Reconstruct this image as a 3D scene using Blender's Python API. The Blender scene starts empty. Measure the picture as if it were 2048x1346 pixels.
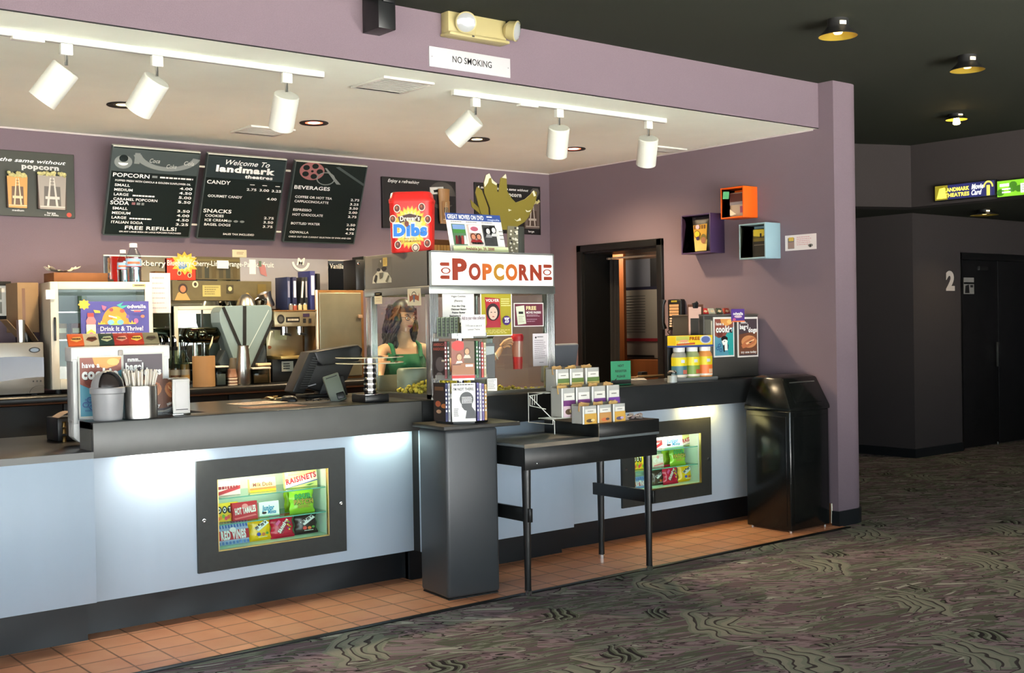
import bpy, bmesh, math, random
from mathutils import Vector, Matrix, noise
random.seed(7)
PI = math.pi
SC = bpy.context.scene
COL = SC.collection
R = math.radians

# ------------------------------------------------------------------ camera
F_PX, W_PX, H_PX, EYE = 2347.5, 2048.0, 1346.0, 1.6
YAW, PIT, ROL = 0.67764662, -0.01249584, -0.01745274
fw = Vector((math.sin(YAW)*math.cos(PIT), math.cos(YAW)*math.cos(PIT), math.sin(PIT)))
r0 = Vector((math.cos(YAW), -math.sin(YAW), 0)); u0 = r0.cross(fw)
rt = math.cos(ROL)*r0 + math.sin(ROL)*u0
up = -math.sin(ROL)*r0 + math.cos(ROL)*u0
EYEP = Vector((0, 0, EYE))
cam = bpy.data.cameras.new('camera'); camo = bpy.data.objects.new('camera', cam); COL.objects.link(camo)
cam.sensor_width = 36; cam.lens = 36*F_PX/W_PX; cam.clip_start = .05; cam.clip_end = 200
camo.matrix_world = Matrix(((rt.x, up.x, -fw.x, 0), (rt.y, up.y, -fw.y, 0), (rt.z, up.z, -fw.z, EYE), (0, 0, 0, 1)))
SC.camera = camo

def sight(x, y, ax, v):
    d = rt*(x-W_PX/2)/F_PX - up*(y-H_PX/2)/F_PX + fw
    return EYEP + d*((v-EYEP[ax])/d[ax])
def sx(x, y, v): return sight(x, y, 0, v)     # point surveyed on the plane x = v
def sy(x, y, v): return sight(x, y, 1, v)     # ... y = v
def sz(x, y, v): return sight(x, y, 2, v)     # ... z = v

# ------------------------------------------------------------------ materials
def lin(c):
    c = c/255.0
    return c/12.92 if c <= .04045 else ((c+.055)/1.055)**2.4
def rgb(*c): return (lin(c[0]), lin(c[1]), lin(c[2]), 1)
MATS = {}
def mat(name, c, rough=.5, metal=0, spec=.5, var=0, vscale=30, bump=0, bscale=200, emit=0, trans=0, alpha=1, ior=1.45, coat=0, aniso=None):
    if name in MATS: return MATS[name]
    m = bpy.data.materials.new(name); m.use_nodes = True
    nt = m.node_tree; b = nt.nodes['Principled BSDF']
    b.inputs['Base Color'].default_value = rgb(*c)
    b.inputs['Roughness'].default_value = rough; b.inputs['Metallic'].default_value = metal
    b.inputs['Specular IOR Level'].default_value = spec; b.inputs['IOR'].default_value = ior
    if coat: b.inputs['Coat Weight'].default_value = coat; b.inputs['Coat Roughness'].default_value = .05
    if trans: b.inputs['Transmission Weight'].default_value = trans
    if alpha < 1: b.inputs['Alpha'].default_value = alpha
    if emit: b.inputs['Emission Color'].default_value = rgb(*c); b.inputs['Emission Strength'].default_value = emit
    if var or bump:
        tc = nt.nodes.new('ShaderNodeTexCoord')
    if var:
        mp = nt.nodes.new('ShaderNodeMapping'); nt.links.new(tc.outputs['Object'], mp.inputs['Vector'])
        if aniso: mp.inputs['Scale'].default_value = aniso
        n = nt.nodes.new('ShaderNodeTexNoise'); n.inputs['Scale'].default_value = vscale; n.inputs['Detail'].default_value = 5
        nt.links.new(mp.outputs['Vector'], n.inputs['Vector'])
        rp = nt.nodes.new('ShaderNodeMapRange'); rp.inputs['From Min'].default_value = .25; rp.inputs['From Max'].default_value = .75
        rp.inputs['To Min'].default_value = 1-var; rp.inputs['To Max'].default_value = 1+var
        nt.links.new(n.outputs['Fac'], rp.inputs['Value'])
        mx = nt.nodes.new('ShaderNodeVectorMath'); mx.operation = 'SCALE'
        mx.inputs[0].default_value = rgb(*c)[:3]; nt.links.new(rp.outputs['Result'], mx.inputs['Scale'])
        nt.links.new(mx.outputs['Vector'], b.inputs['Base Color'])
    if bump:
        n2 = nt.nodes.new('ShaderNodeTexNoise'); n2.inputs['Scale'].default_value = bscale; n2.inputs['Detail'].default_value = 3
        nt.links.new(tc.outputs['Object'], n2.inputs['Vector'])
        bp = nt.nodes.new('ShaderNodeBump'); bp.inputs['Strength'].default_value = bump; bp.inputs['Distance'].default_value = .003
        nt.links.new(n2.outputs['Fac'], bp.inputs['Height']); nt.links.new(bp.outputs['Normal'], b.inputs['Normal'])
    MATS[name] = m
    return m
def ink(*c):            # flat printed colour
    return mat('ink_%d_%d_%d' % c, c, .45)
def pane(name, tint=(255, 255, 255), rough=0.0):
    """thin glass sheet: clear with a fresnel reflection, lets light straight through"""
    if name in MATS: return MATS[name]
    m = bpy.data.materials.new(name); m.use_nodes = True; nt = m.node_tree; nt.nodes.clear()
    o = nt.nodes.new('ShaderNodeOutputMaterial'); t = nt.nodes.new('ShaderNodeBsdfTransparent'); g = nt.nodes.new('ShaderNodeBsdfGlossy')
    t.inputs['Color'].default_value = rgb(*tint); g.inputs['Roughness'].default_value = rough
    f = nt.nodes.new('ShaderNodeFresnel'); f.inputs['IOR'].default_value = 1.5
    mx = nt.nodes.new('ShaderNodeMixShader')
    gm = nt.nodes.new('ShaderNodeNewGeometry'); mu = nt.nodes.new('ShaderNodeMath'); mu.operation = 'MULTIPLY'; inv = nt.nodes.new('ShaderNodeMath'); inv.operation = 'SUBTRACT'; inv.inputs[0].default_value = 1
    nt.links.new(gm.outputs['Backfacing'], inv.inputs[1]); nt.links.new(f.outputs[0], mu.inputs[0]); nt.links.new(inv.outputs[0], mu.inputs[1])
    nt.links.new(mu.outputs[0], mx.inputs[0]); nt.links.new(t.outputs[0], mx.inputs[1]); nt.links.new(g.outputs[0], mx.inputs[2])
    nt.links.new(mx.outputs[0], o.inputs['Surface']); MATS[name] = m
    return m

# ------------------------------------------------------------------ mesh building
GLYPH = {}
def glyphs(s, bold=0.0, shear=0.0):
    k = (s, bold, shear)
    if k not in GLYPH:
        cu = bpy.data.curves.new('lettering', 'FONT'); cu.body = s; cu.size = 1; cu.offset = bold; cu.shear = shear
        cu.resolution_u = 4; cu.space_character = 1 + 2.5*max(0, bold); cu.fill_mode = 'FRONT'
        ob = bpy.data.objects.new('lettering', cu)
        me = ob.to_mesh()
        vs = [(v.co.x, v.co.y) for v in me.vertices]; fs = [tuple(p.vertices) for p in me.polygons]
        ob.to_mesh_clear(); bpy.data.objects.remove(ob); bpy.data.curves.remove(cu)
        x0 = min(v[0] for v in vs); x1 = max(v[0] for v in vs)
        GLYPH[k] = ([(x-x0, y) for x, y in vs], fs, x1-x0)
    return GLYPH[k]

class MB:
    def __init__(s): s.bm = bmesh.new(); s.mats = []; s.M = Matrix.Identity(4)
    def mi(s, m):
        if isinstance(m, str): m = MATS[m]
        if m not in s.mats: s.mats.append(m)
        return s.mats.index(m)
    def V(s, co): return s.bm.verts.new(s.M @ Vector(co))
    def F(s, vs, i):
        try: f = s.bm.faces.new(vs)
        except ValueError: return None
        f.material_index = i; return f
    def poly(s, pts, m): return s.F([s.V(p) for p in pts], s.mi(m))
    def box(s, x0, x1, y0, y1, z0, z1, m, bev=0, seg=2):
        i = s.mi(m)
        v = [s.V((x, y, z)) for z in (z0, z1) for y in (y0, y1) for x in (x0, x1)]
        fs = [s.F([v[j] for j in q], i) for q in ((0, 2, 3, 1), (4, 5, 7, 6), (0, 1, 5, 4), (2, 6, 7, 3), (0, 4, 6, 2), (1, 3, 7, 5))]
        if bev:
            es = set(e for f in fs for e in f.edges)
            r = bmesh.ops.bevel(s.bm, geom=list(es), offset=bev, segments=seg, affect='EDGES', profile=.5, clamp_overlap=True)
            for f in r['faces']: f.material_index = i
        return s
    def prism(s, pts, a0, a1, m, ax=2, bev=0, seg=2):
        """polygon extruded along ax; 2-d points are the other two axes in x,y,z order"""
        i = s.mi(m)
        def mk(p, a):
            q = list(p); q.insert(ax, a); return s.V(q)
        lo = [mk(p, a0) for p in pts]; hi = [mk(p, a1) for p in pts]; n = len(pts)
        fs = [s.F(lo[::-1], i), s.F(hi, i)] + [s.F([lo[k], lo[(k+1) % n], hi[(k+1) % n], hi[k]], i) for k in range(n)]
        bmesh.ops.recalc_face_normals(s.bm, faces=[f for f in fs if f])
        if bev:
            es = set(e for f in fs if f for e in f.edges)
            r = bmesh.ops.bevel(s.bm, geom=list(es), offset=bev, segments=seg, affect='EDGES', profile=.5, clamp_overlap=True)
            for f in r['faces']: f.material_index = i
        return s
    def lathe(s, prof, m, n=24, c=(0, 0, 0), sx=1, sy=1, a0=0, a1=2*PI):
        i = s.mi(m); full = abs(a1-a0-2*PI) < 1e-6; k = n if full else n+1
        rings = []
        for r, z in prof:
            if r < 1e-6: rings.append([s.V((c[0], c[1], c[2]+z))])
            else: rings.append([s.V((c[0]+sx*r*math.cos(a0+(a1-a0)*j/n), c[1]+sy*r*math.sin(a0+(a1-a0)*j/n), c[2]+z)) for j in range(k)])
        for A, B in zip(rings, rings[1:]):
            for j in range(n):
                jn = (j+1) % k
                if len(A) == 1 and len(B) == 1: continue
                if len(A) == 1: s.F([A[0], B[jn], B[j]][::-1], i)
                elif len(B) == 1: s.F([A[j], A[jn], B[0]], i)
                else: s.F([A[j], A[jn], B[jn], B[j]], i)
        return s
    def cyl(s, r, z0, z1, m, n=24, c=(0, 0), r2=None):
        r2 = r if r2 is None else r2
        return s.lathe([(0, z0), (r, z0), (r2, z1), (0, z1)], m, n, (c[0], c[1], 0))
    def tube(s, pts, r, m, n=8, closed=False):
        i = s.mi(m); pts = [Vector(p) for p in pts]; rings = []; N = len(pts); nrm = None
        for k, p in enumerate(pts):
            if closed: t = pts[(k+1) % N]-pts[k-1]
            else: t = pts[min(k+1, N-1)]-pts[max(k-1, 0)]
            t.normalize()
            if nrm is None: nrm = t.orthogonal().normalized()
            nrm = (nrm - t*nrm.dot(t)).normalized(); b = t.cross(nrm)
            rr = r[k] if isinstance(r, (list, tuple)) else r
            rings.append([s.V(p+(nrm*math.cos(2*PI*j/n)+b*math.sin(2*PI*j/n))*rr) for j in range(n)])
        for k in range(N if closed else N-1):
            A, B = rings[k], rings[(k+1) % N]
            for j in range(n): s.F([A[j], A[(j+1) % n], B[(j+1) % n], B[j]], i)
        if not closed: s.F(rings[0][::-1], i); s.F(rings[-1], i)
        return s
    def bar(s, a, b, w, h, m, bev=0):
        """square bar from a to b"""
        a, b = Vector(a), Vector(b); d = b-a; q = d.to_track_quat('X', 'Z').to_matrix().to_4x4()
        old = s.M; s.M = old @ Matrix.Translation(a) @ q
        s.box(0, d.length, -w/2, w/2, -h/2, h/2, m, bev); s.M = old; return s
    def grid(s, f, nu, nv, m):
        """surface f(u,v) -> point, u,v in 0..1"""
        i = s.mi(m); V = [[s.V(f(a/nu, b/nv)) for b in range(nv+1)] for a in range(nu+1)]
        for a in range(nu):
            for b in range(nv): s.F([V[a][b], V[a+1][b], V[a+1][b+1], V[a][b+1]], i)
        return s
    def blob(s, c, r, m, n=8, jit=.25):
        i = s.mi(m); rr = bmesh.ops.create_icosphere(s.bm, subdivisions=n if n < 4 else 1, radius=1)
        sc = r if isinstance(r, (list, tuple)) else (r, r, r); h = random.random()*50
        for v in rr['verts']:
            k = 1+jit*noise.noise(v.co*1.7+Vector((h, h, h)))
            v.co = s.M @ Vector((c[0]+v.co.x*sc[0]*k, c[1]+v.co.y*sc[1]*k, c[2]+v.co.z*sc[2]*k))
        for f in set(f for v in rr['verts'] for f in v.link_faces): f.material_index = i
        return s
    def build(s, name, parent=None, smooth=True, loc=None, angle=35):
        bmesh.ops.remove_doubles(s.bm, verts=s.bm.verts, dist=1e-6)
        me = bpy.data.meshes.new(name); s.bm.to_mesh(me); s.bm.free()
        for m in s.mats: me.materials.append(m)
        if smooth:
            me.polygons.foreach_set('use_smooth', [True]*len(me.polygons)); me.set_sharp_from_angle(angle=R(angle))
        o = bpy.data.objects.new(name, me); COL.objects.link(o)
        if parent is not None: o.parent = parent
        if loc is not None: o.location = loc
        return o

class Art:
    """print on a flat face: local axes u (right) and v (down) from its top-left corner, stacked in hair-thin layers of ink"""
    def __init__(s, mb, o, u, v, n, w, h, lift=.0006):
        s.mb = mb; s.o = Vector(o); s.u = Vector(u).normalized(); s.v = Vector(v).normalized(); s.n = Vector(n).normalized()
        s.w, s.h, s.k, s.lift = w, h, 1, lift
    def p(s, a, b): return s.o+s.u*(a*s.w)+s.v*(b*s.h)+s.n*(s.lift*s.k)
    def rect(s, a0, b0, a1, b1, m): s.mb.poly([s.p(a0, b0), s.p(a0, b1), s.p(a1, b1), s.p(a1, b0)], m); s.k += 1; return s
    def poly(s, pts, m): s.mb.poly([s.p(*q) for q in pts], m); s.k += 1; return s
    def oval(s, ca, cb, ra, rb, m, n=20, a0=0, a1=360):
        full = abs(a1-a0) >= 360
        pts = [(ca+ra*math.cos(R(a0+(a1-a0)*j/n)), cb+rb*math.sin(R(a0+(a1-a0)*j/n))) for j in range(n if full else n+1)]
        return s.poly(pts, m)
    def ring(s, ca, cb, ra, rb, t, m, n=20, a0=0, a1=360):
        for j in range(n):
            q = [R(a0+(a1-a0)*x/n) for x in (j, j+1)]
            s.mb.poly([s.p(ca+ra*math.cos(q[0]), cb+rb*math.sin(q[0])), s.p(ca+ra*math.cos(q[1]), cb+rb*math.sin(q[1])),
                       s.p(ca+ra*(1-t)*math.cos(q[1]), cb+rb*(1-t)*math.sin(q[1])), s.p(ca+ra*(1-t)*math.cos(q[0]), cb+rb*(1-t)*math.sin(q[0]))], m)
        s.k += 1; return s
    def star(s, ca, cb, ra, rb, n, m, inner=.6):
        return s.poly([(ca+ra*(1 if j % 2 == 0 else inner)*math.cos(PI*j/n), cb+rb*(1 if j % 2 == 0 else inner)*math.sin(PI*j/n)) for j in range(2*n)], m)
    def text(s, t, a, b, h, m, w=None, al='l', bold=0.012, shear=0, rot=0):
        """a,b: baseline start in face fractions; h: cap height; w: forced width (fractions)"""
        vs, fs, L = glyphs(t, bold, shear)
        hy = h*s.h/.70
        wx = (w*s.w/L) if w else hy
        off = {'l': 0, 'c': -L*wx/2, 'r': -L*wx}[al]
        base = s.o+s.u*(a*s.w)+s.v*(b*s.h)+s.n*(s.lift*s.k); i = s.mb.mi(m)
        c, q = math.cos(R(rot)), math.sin(R(rot))
        V = []
        for x, y in vs:
            X = x*wx+off; Y = y*hy
            V.append(s.mb.V(base+s.u*(X*c-Y*q)-s.v*-1*0+(-s.v)*(X*q+Y*c)))
        for f in fs: s.mb.F([V[j] for j in f], i)
        s.k += 1; return s
    def lines(s, a0, b0, a1, b1, n, m, frac=.45, jag=.3):
        """rows of fine print too small to read, drawn as dashes of word length"""
        rnd = random.Random(int(a0*1000+b0*777+n)); st = (b1-b0)/n
        for k in range(n):
            x = a0; end = a1-(a1-a0)*jag*rnd.random()
            while x < end:
                wl = (a1-a0)*rnd.uniform(.06, .16); e = min(x+wl, end)
                s.mb.poly([s.p(x, b0+k*st), s.p(x, b0+k*st+st*frac), s.p(e, b0+k*st+st*frac), s.p(e, b0+k*st)], m); x = e+(a1-a0)*.025
        s.k += 1; return s
def front(mb, x0, x1, z1, z0, y, lift=.0006): return Art(mb, (x0, y, z1), (1, 0, 0), (0, 0, -1), (0, -1, 0), x1-x0, z1-z0, lift)
def left(mb, y1, y0, z1, z0, x, lift=.0006):  # faces -x, u runs from far to near
    return Art(mb, (x, y1, z1), (0, -1, 0), (0, 0, -1), (-1, 0, 0), y1-y0, z1-z0, lift)

def thing(name, label, cat, loc=(0, 0, 0), rz=0, group=None):
    o = bpy.data.objects.new(name, None); COL.objects.link(o); o.empty_display_size = .05
    o.location = loc; o.rotation_euler = (0, 0, rz); o['label'] = label; o['category'] = cat
    if group: o['group'] = group
    return o
def tag(o, label, cat, group=None):
    o['label'] = label; o['category'] = cat
    if group: o['group'] = group
    return o
def struct(name, mb, **k):
    o = mb.build(name, **k); o['kind'] = 'structure'; return o
def dup(root, loc, rz=None, label=None, group=None):
    r = root.copy(); COL.objects.link(r); r.location = loc
    if rz is not None: r.rotation_euler = (0, 0, rz)
    if label: r['label'] = label
    if group: r['group'] = group
    for ch in list(root.children):
        c = ch.copy(); COL.objects.link(c); c.parent = r
        for g in list(ch.children):
            d = g.copy(); COL.objects.link(d); d.parent = c
    return r
# ------------------------------------------------------------------ setting materials
def fabric_wall(name, c, var=.10):
    return mat(name, c, .95, spec=.1, var=var, vscale=260, bump=.25, bscale=420)
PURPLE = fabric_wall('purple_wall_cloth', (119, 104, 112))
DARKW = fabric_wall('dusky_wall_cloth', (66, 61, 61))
CEILB = mat('black_ceiling_spray', (47, 49, 42), .95, spec=.1, var=.5, vscale=330, bump=.6, bscale=260)
WHITEC = mat('white_soffit_paint', (232, 238, 224), .8, var=.03, vscale=3)
BLACKT = mat('black_gloss_trim', (18, 18, 18), .35)
RUBBER = mat('black_rubber_base', (26, 29, 32), .38, bump=.15, bscale=8)

def carpet():
    m = bpy.data.materials.new('swirl_carpet'); m.use_nodes = True; nt = m.node_tree; N = nt.nodes; L = nt.links
    b = N['Principled BSDF']; b.inputs['Roughness'].default_value = 1; b.inputs['Specular IOR Level'].default_value = .05
    tc = N.new('ShaderNodeTexCoord')
    def math_(op, a, bb=None, c=None):
        n = N.new('ShaderNodeMath'); n.operation = op
        for k, v in enumerate((a, bb, c)):
            if v is None: continue
            if isinstance(v, (int, float)): n.inputs[k].default_value = v
            else: L.new(v, n.inputs[k])
        return n.outputs[0]
    def streak(rot, sx_, sy_, seed, dist, det=2):
        mp = N.new('ShaderNodeMapping'); mp.vector_type = 'POINT'; mp.inputs['Rotation'].default_value = (0, 0, rot)
        mp2 = N.new('ShaderNodeMapping'); mp2.inputs['Scale'].default_value = (sx_, sy_, 1); mp2.inputs['Location'].default_value = (seed, seed*.37, seed)
        L.new(tc.outputs['Object'], mp.inputs['Vector']); L.new(mp.outputs[0], mp2.inputs['Vector'])
        n = N.new('ShaderNodeTexNoise'); n.inputs['Scale'].default_value = 1; n.inputs['Detail'].default_value = det; n.inputs['Distortion'].default_value = dist
        L.new(mp2.outputs[0], n.inputs['Vector']); return n.outputs['Fac']
    def ramp(f, stops, const=True):
        r = N.new('ShaderNodeValToRGB'); L.new(f, r.inputs[0]); r.color_ramp.interpolation = 'CONSTANT' if const else 'LINEAR'
        e = r.color_ramp.elements; e[0].position = stops[0][0]; e[0].color = rgb(*stops[0][1]); e[1].position = stops[1][0]; e[1].color = rgb(*stops[1][1])
        for pos, c in stops[2:]: k = e.new(pos); k.color = rgb(*c)
        return r.outputs[0]
    def mix(f, a, c, mode='MIX'):
        x = N.new('ShaderNodeMix'); x.data_type = 'RGBA'; x.blend_type = mode
        if isinstance(f, (int, float)): x.inputs[0].default_value = f
        else: L.new(f, x.inputs[0])
        L.new(a, x.inputs[6]); L.new(c, x.inputs[7]); return x.outputs[2]
    PL, MV, OL, OD, DK, LT = (124, 106, 116), (158, 140, 150), (142, 148, 138), (104, 110, 98), (58, 54, 58), (188, 190, 182)
    a = ramp(streak(.62, 2.3, 11, 2.0, 1.1), ((0, OD), (.36, DK), (.385, MV), (.46, PL), (.50, DK), (.515, OL), (.58, MV), (.64, DK), (.66, LT)))
    c = ramp(streak(.18, 2.0, 15, 9.0, 1.4), ((0, LT), (.34, DK), (.36, PL), (.47, OD), (.53, OL), (.60, DK), (.615, MV), (.68, PL)))
    sel = math_('GREATER_THAN', streak(.4, 1.6, 3.2, 31.0, .6, 1), .5)
    col = mix(sel, a, c)
    # curled fronds: banded arcs around scattered centres
    mp = N.new('ShaderNodeMapping'); mp.inputs['Scale'].default_value = (1.05, 1.05, 1); mp.inputs['Rotation'].default_value = (0, 0, .5); L.new(tc.outputs['Object'], mp.inputs['Vector'])
    v = N.new('ShaderNodeTexVoronoi'); v.inputs['Scale'].default_value = 1; v.inputs['Randomness'].default_value = .45; L.new(mp.outputs[0], v.inputs['Vector'])
    sub = N.new('ShaderNodeVectorMath'); sub.operation = 'SUBTRACT'; L.new(mp.outputs[0], sub.inputs[0]); L.new(v.outputs['Position'], sub.inputs[1])
    sp = N.new('ShaderNodeSeparateXYZ'); L.new(sub.outputs[0], sp.inputs[0]); x, y = sp.outputs[0], sp.outputs[1]
    # egg of nested arcs: radius measured from a point that slides, so bands crowd on one side
    wob = math_('MULTIPLY', math_('SUBTRACT', streak(.0, 5, 5, 7.0, .3, 1), .5), .22)
    def fan(cx, cy, ax_, ay_, f0, f1, amax, k, stops):
        fx = math_('SUBTRACT', x, cx); fy = math_('SUBTRACT', y, cy)
        rr_ = math_('ADD', math_('SQRT', math_('ADD', math_('MULTIPLY', math_('POWER', fx, 2), ax_), math_('MULTIPLY', math_('POWER', fy, 2), ay_))), wob)
        an = math_('ABSOLUTE', math_('ADD', math_('ARCTAN2', fy, fx), math_('MULTIPLY', wob, 3)))
        lim = math_('SUBTRACT', amax, math_('MULTIPLY', math_('FRACT', math_('MULTIPLY', math_('FLOOR', math_('MULTIPLY', rr_, k)), .37)), .5))
        mk = math_('MULTIPLY', math_('MULTIPLY', math_('GREATER_THAN', rr_, f0), math_('LESS_THAN', rr_, f1)), math_('LESS_THAN', an, lim))
        return mk, ramp(math_('FRACT', math_('MULTIPLY', rr_, k)), stops)
    vc = N.new('ShaderNodeSeparateColor'); L.new(v.outputs['Color'], vc.inputs[0])
    flip = math_('SUBTRACT', math_('MULTIPLY', math_('GREATER_THAN', vc.outputs[1], .4), 2), 1); x = math_('MULTIPLY', x, flip)
    mk, band = fan(-.22, 0, 1, .8, .16, .46, 1.0, 15, ((0, (78, 72, 76)), (.14, (158, 158, 148)), (.6, OL), (.94, (90, 84, 86))))
    mk = math_('MULTIPLY', mk, math_('GREATER_THAN', vc.outputs[0], .38))
    col = mix(mk, col, band)
    mk, band = fan(.15, .34, 1.3, .6, .10, .30, .8, 19, ((0, DK), (.3, OD), (.6, OL), (.9, DK)))
    col = mix(mk, col, band)
    pile = N.new('ShaderNodeTexNoise'); pile.inputs['Scale'].default_value = 330; pile.inputs['Detail'].default_value = 2; L.new(tc.outputs['Object'], pile.inputs['Vector'])
    shade = ramp(pile.outputs[0], ((.28, (180, 180, 180)), (.66, (255, 255, 255))), False)
    col = mix(.7, col, shade, 'MULTIPLY'); L.new(col, b.inputs['Base Color'])
    bp = N.new('ShaderNodeBump'); bp.inputs['Strength'].default_value = .4; bp.inputs['Distance'].default_value = .004
    L.new(pile.outputs[0], bp.inputs['Height']); L.new(bp.outputs[0], b.inputs['Normal'])
    return m

def tiles():
    m = bpy.data.materials.new('terracotta_tiles'); m.use_nodes = True; nt = m.node_tree; N = nt.nodes; L = nt.links
    b = N['Principled BSDF']; b.inputs['Roughness'].default_value = .42
    tc = N.new('ShaderNodeTexCoord'); mp = N.new('ShaderNodeMapping'); mp.inputs['Location'].default_value = (.11, .075, 0)
    L.new(tc.outputs['Object'], mp.inputs['Vector'])
    br = N.new('ShaderNodeTexBrick'); br.offset = 0; br.squash = 1
    br.inputs['Scale'].default_value = 1; br.inputs['Mortar Size'].default_value = .006; br.inputs['Mortar Smooth'].default_value = .4
    br.inputs['Brick Width'].default_value = .197; br.inputs['Row Height'].default_value = .197
    br.inputs['Color1'].default_value = rgb(236, 166, 126); br.inputs['Color2'].default_value = rgb(228, 156, 116); br.inputs['Mortar'].default_value = rgb(156, 106, 78)
    L.new(mp.outputs[0], br.inputs['Vector'])
    n = N.new('ShaderNodeTexNoise'); n.inputs['Scale'].default_value = 6; n.inputs['Detail'].default_value = 6; L.new(tc.outputs['Object'], n.inputs['Vector'])
    mx = N.new('ShaderNodeMix'); mx.data_type = 'RGBA'; mx.blend_type = 'SOFT_LIGHT'; mx.inputs[0].default_value = .5
    L.new(br.outputs['Color'], mx.inputs[6]); L.new(n.outputs['Fac'], mx.inputs[7]); L.new(mx.outputs[2], b.inputs['Base Color'])
    bp = N.new('ShaderNodeBump'); bp.inputs['Strength'].default_value = .5; bp.inputs['Distance'].default_value = .002; bp.invert = True
    L.new(br.outputs['Fac'], bp.inputs['Height']); L.new(bp.outputs[0], b.inputs['Normal'])
    return m

# ------------------------------------------------------------------ the shell
YB, XR, YS, ZC, ZS = 8.70, 7.50, 5.53, 3.385, 3.04          # back wall, right wall, soffit face, ceiling, soffit underside
X0, X1, Y0, Y1 = -5.0, 18.0, -5.5, 13.0
b = MB(); b.poly([(X0, Y0, 0), (X1, Y0, 0), (X1, Y1, 0), (X0, Y1, 0)], carpet()); struct('floor', b, smooth=False)
b = MB(); b.box(.0, 9.0, Y0, 1.2, -.02, .006, mat('pale_bounce_floor', (224, 224, 222), .6, var=.05, vscale=2)); struct('floor_bounce', b, smooth=False)  # unseen pale slab added to bounce sunlight up onto the ceilings
b = MB(); b.box(X0, XR+.02, 5.335, 8.7, -.02, .004, tiles()); struct('floor_tiles', b, smooth=False)
b = MB(); b.box(X0, XR+.02, 5.30, 5.335, -.01, .008, BLACKT, .003); struct('trim_1', b)
b = MB(); b.box(X0, X1, Y0, Y1, ZC, ZC+.12, CEILB); struct('ceiling', b, smooth=False)
b = MB(); b.box(X0, XR, YS, YS+.09, ZS+.002, ZC, PURPLE); b.box(X0, XR, YS-.001, YS+.003, ZS-.003, ZS+.003, BLACKT); struct('wall_soffit', b, smooth=False)
b = MB(); b.box(X0, XR, YS+.003, YB, ZS, ZS+.05, WHITEC); struct('ceiling_soffit', b, smooth=False)
b = MB(); b.box(X0, XR+.3, YB, YB+.1, 0, ZC, PURPLE); struct('wall_back', b, smooth=False)
# thin pale joint where the soffit paint meets the cloth
LINE = mat('pale_caulk_line', (190, 180, 180), .7)
b = MB(); b.box(X0, XR, YB-.006, YB, ZS-.012, ZS, LINE); struct('trim_2', b, smooth=False)
b = MB(); b.box(XR-.006, XR, YS+.05, YB, ZS-.01, ZS, LINE); struct('trim_3', b, smooth=False)
# right wall with staff doorway; its free end is rounded at the outer corner
DY0, DY1, DZ = 7.245, 8.225, 2.245
cap = [(XR, 5.395), (7.70, 5.395)] + [(7.72+.15*math.sin(R(a)), 5.545-.15*math.cos(R(a))) for a in range(0, 91, 10)] + [(7.87, DY0), (XR, DY0)]
b = MB(); b.prism(cap, 0, ZC, PURPLE)
b.box(XR, 7.87, DY1, YB, 0, ZC, PURPLE); b.box(XR, 7.87, DY0, DY1, DZ, ZC, PURPLE); struct('wall_right', b, angle=20)
b = MB()
base = [(XR-.012, 5.38), (7.70, 5.38)] + [(7.72+.165*math.sin(R(a)), 5.545-.165*math.cos(R(a))) for a in range(0, 91, 10)] + [(7.885, 8.7), (7.86, 8.7), (7.86, 5.6), (7.7, 5.45), (XR+.01, 5.45), (XR-.012, 5.45)]
b.prism(base, 0, .115, RUBBER); struct('baseboard_right', b, angle=20)
b = MB(); b.box(XR-.006, XR, 5.45, 5.62, 0, .17, mat('plywood_filler', (120, 72, 40), .6, var=.2, vscale=20)); b.tube([(XR-.006, 5.455, .17), (XR-.008, 5.452, .1), (XR-.006, 5.456, .02)], .006, ink(220, 214, 196)); struct('trim_4', b)
# doorway frame and what shows behind it
b = MB()
for y0, y1, z0, z1 in ((DY0-.065, DY0, 0, DZ+.065), (DY1, DY1+.065, 0, DZ+.065), (DY0-.065, DY1+.065, DZ, DZ+.065)):
    b.box(XR-.03, XR+.01, y0, y1, z0, z1, BLACKT, .006)
b.box(XR, 7.87, DY0, DY0+.015, 0, DZ, BLACKT); b.box(XR, 7.87, DY1-.015, DY1, 0, DZ, BLACKT); b.box(XR, 7.87, DY0, DY1, DZ-.015, DZ, BLACKT)
struct('door_1', b)
b = MB(); b.box(9.3, 9.4, 7.02, 11.5, 0, ZC, mat('booth_wall_paint', (92, 70, 56), .8, var=.1)); struct('wall_booth', b, smooth=False)
b = MB(); b.box(7.87, 9.5, 11.4, 11.5, 0, ZC, MATS['booth_wall_paint']); struct('wall_booth_end', b, smooth=False)
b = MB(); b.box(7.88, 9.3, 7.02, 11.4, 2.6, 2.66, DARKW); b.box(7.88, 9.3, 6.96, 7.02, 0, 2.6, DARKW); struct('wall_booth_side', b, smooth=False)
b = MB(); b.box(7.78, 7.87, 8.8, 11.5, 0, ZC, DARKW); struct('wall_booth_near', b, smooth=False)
b = MB(); b.box(-5, 18, 13.0, 13.1, -.1, ZC+.12, DARKW); b.box(17.9, 18.0, -5.5, 13, -.1, ZC, DARKW); struct('wall_rear', b, smooth=False)

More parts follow.
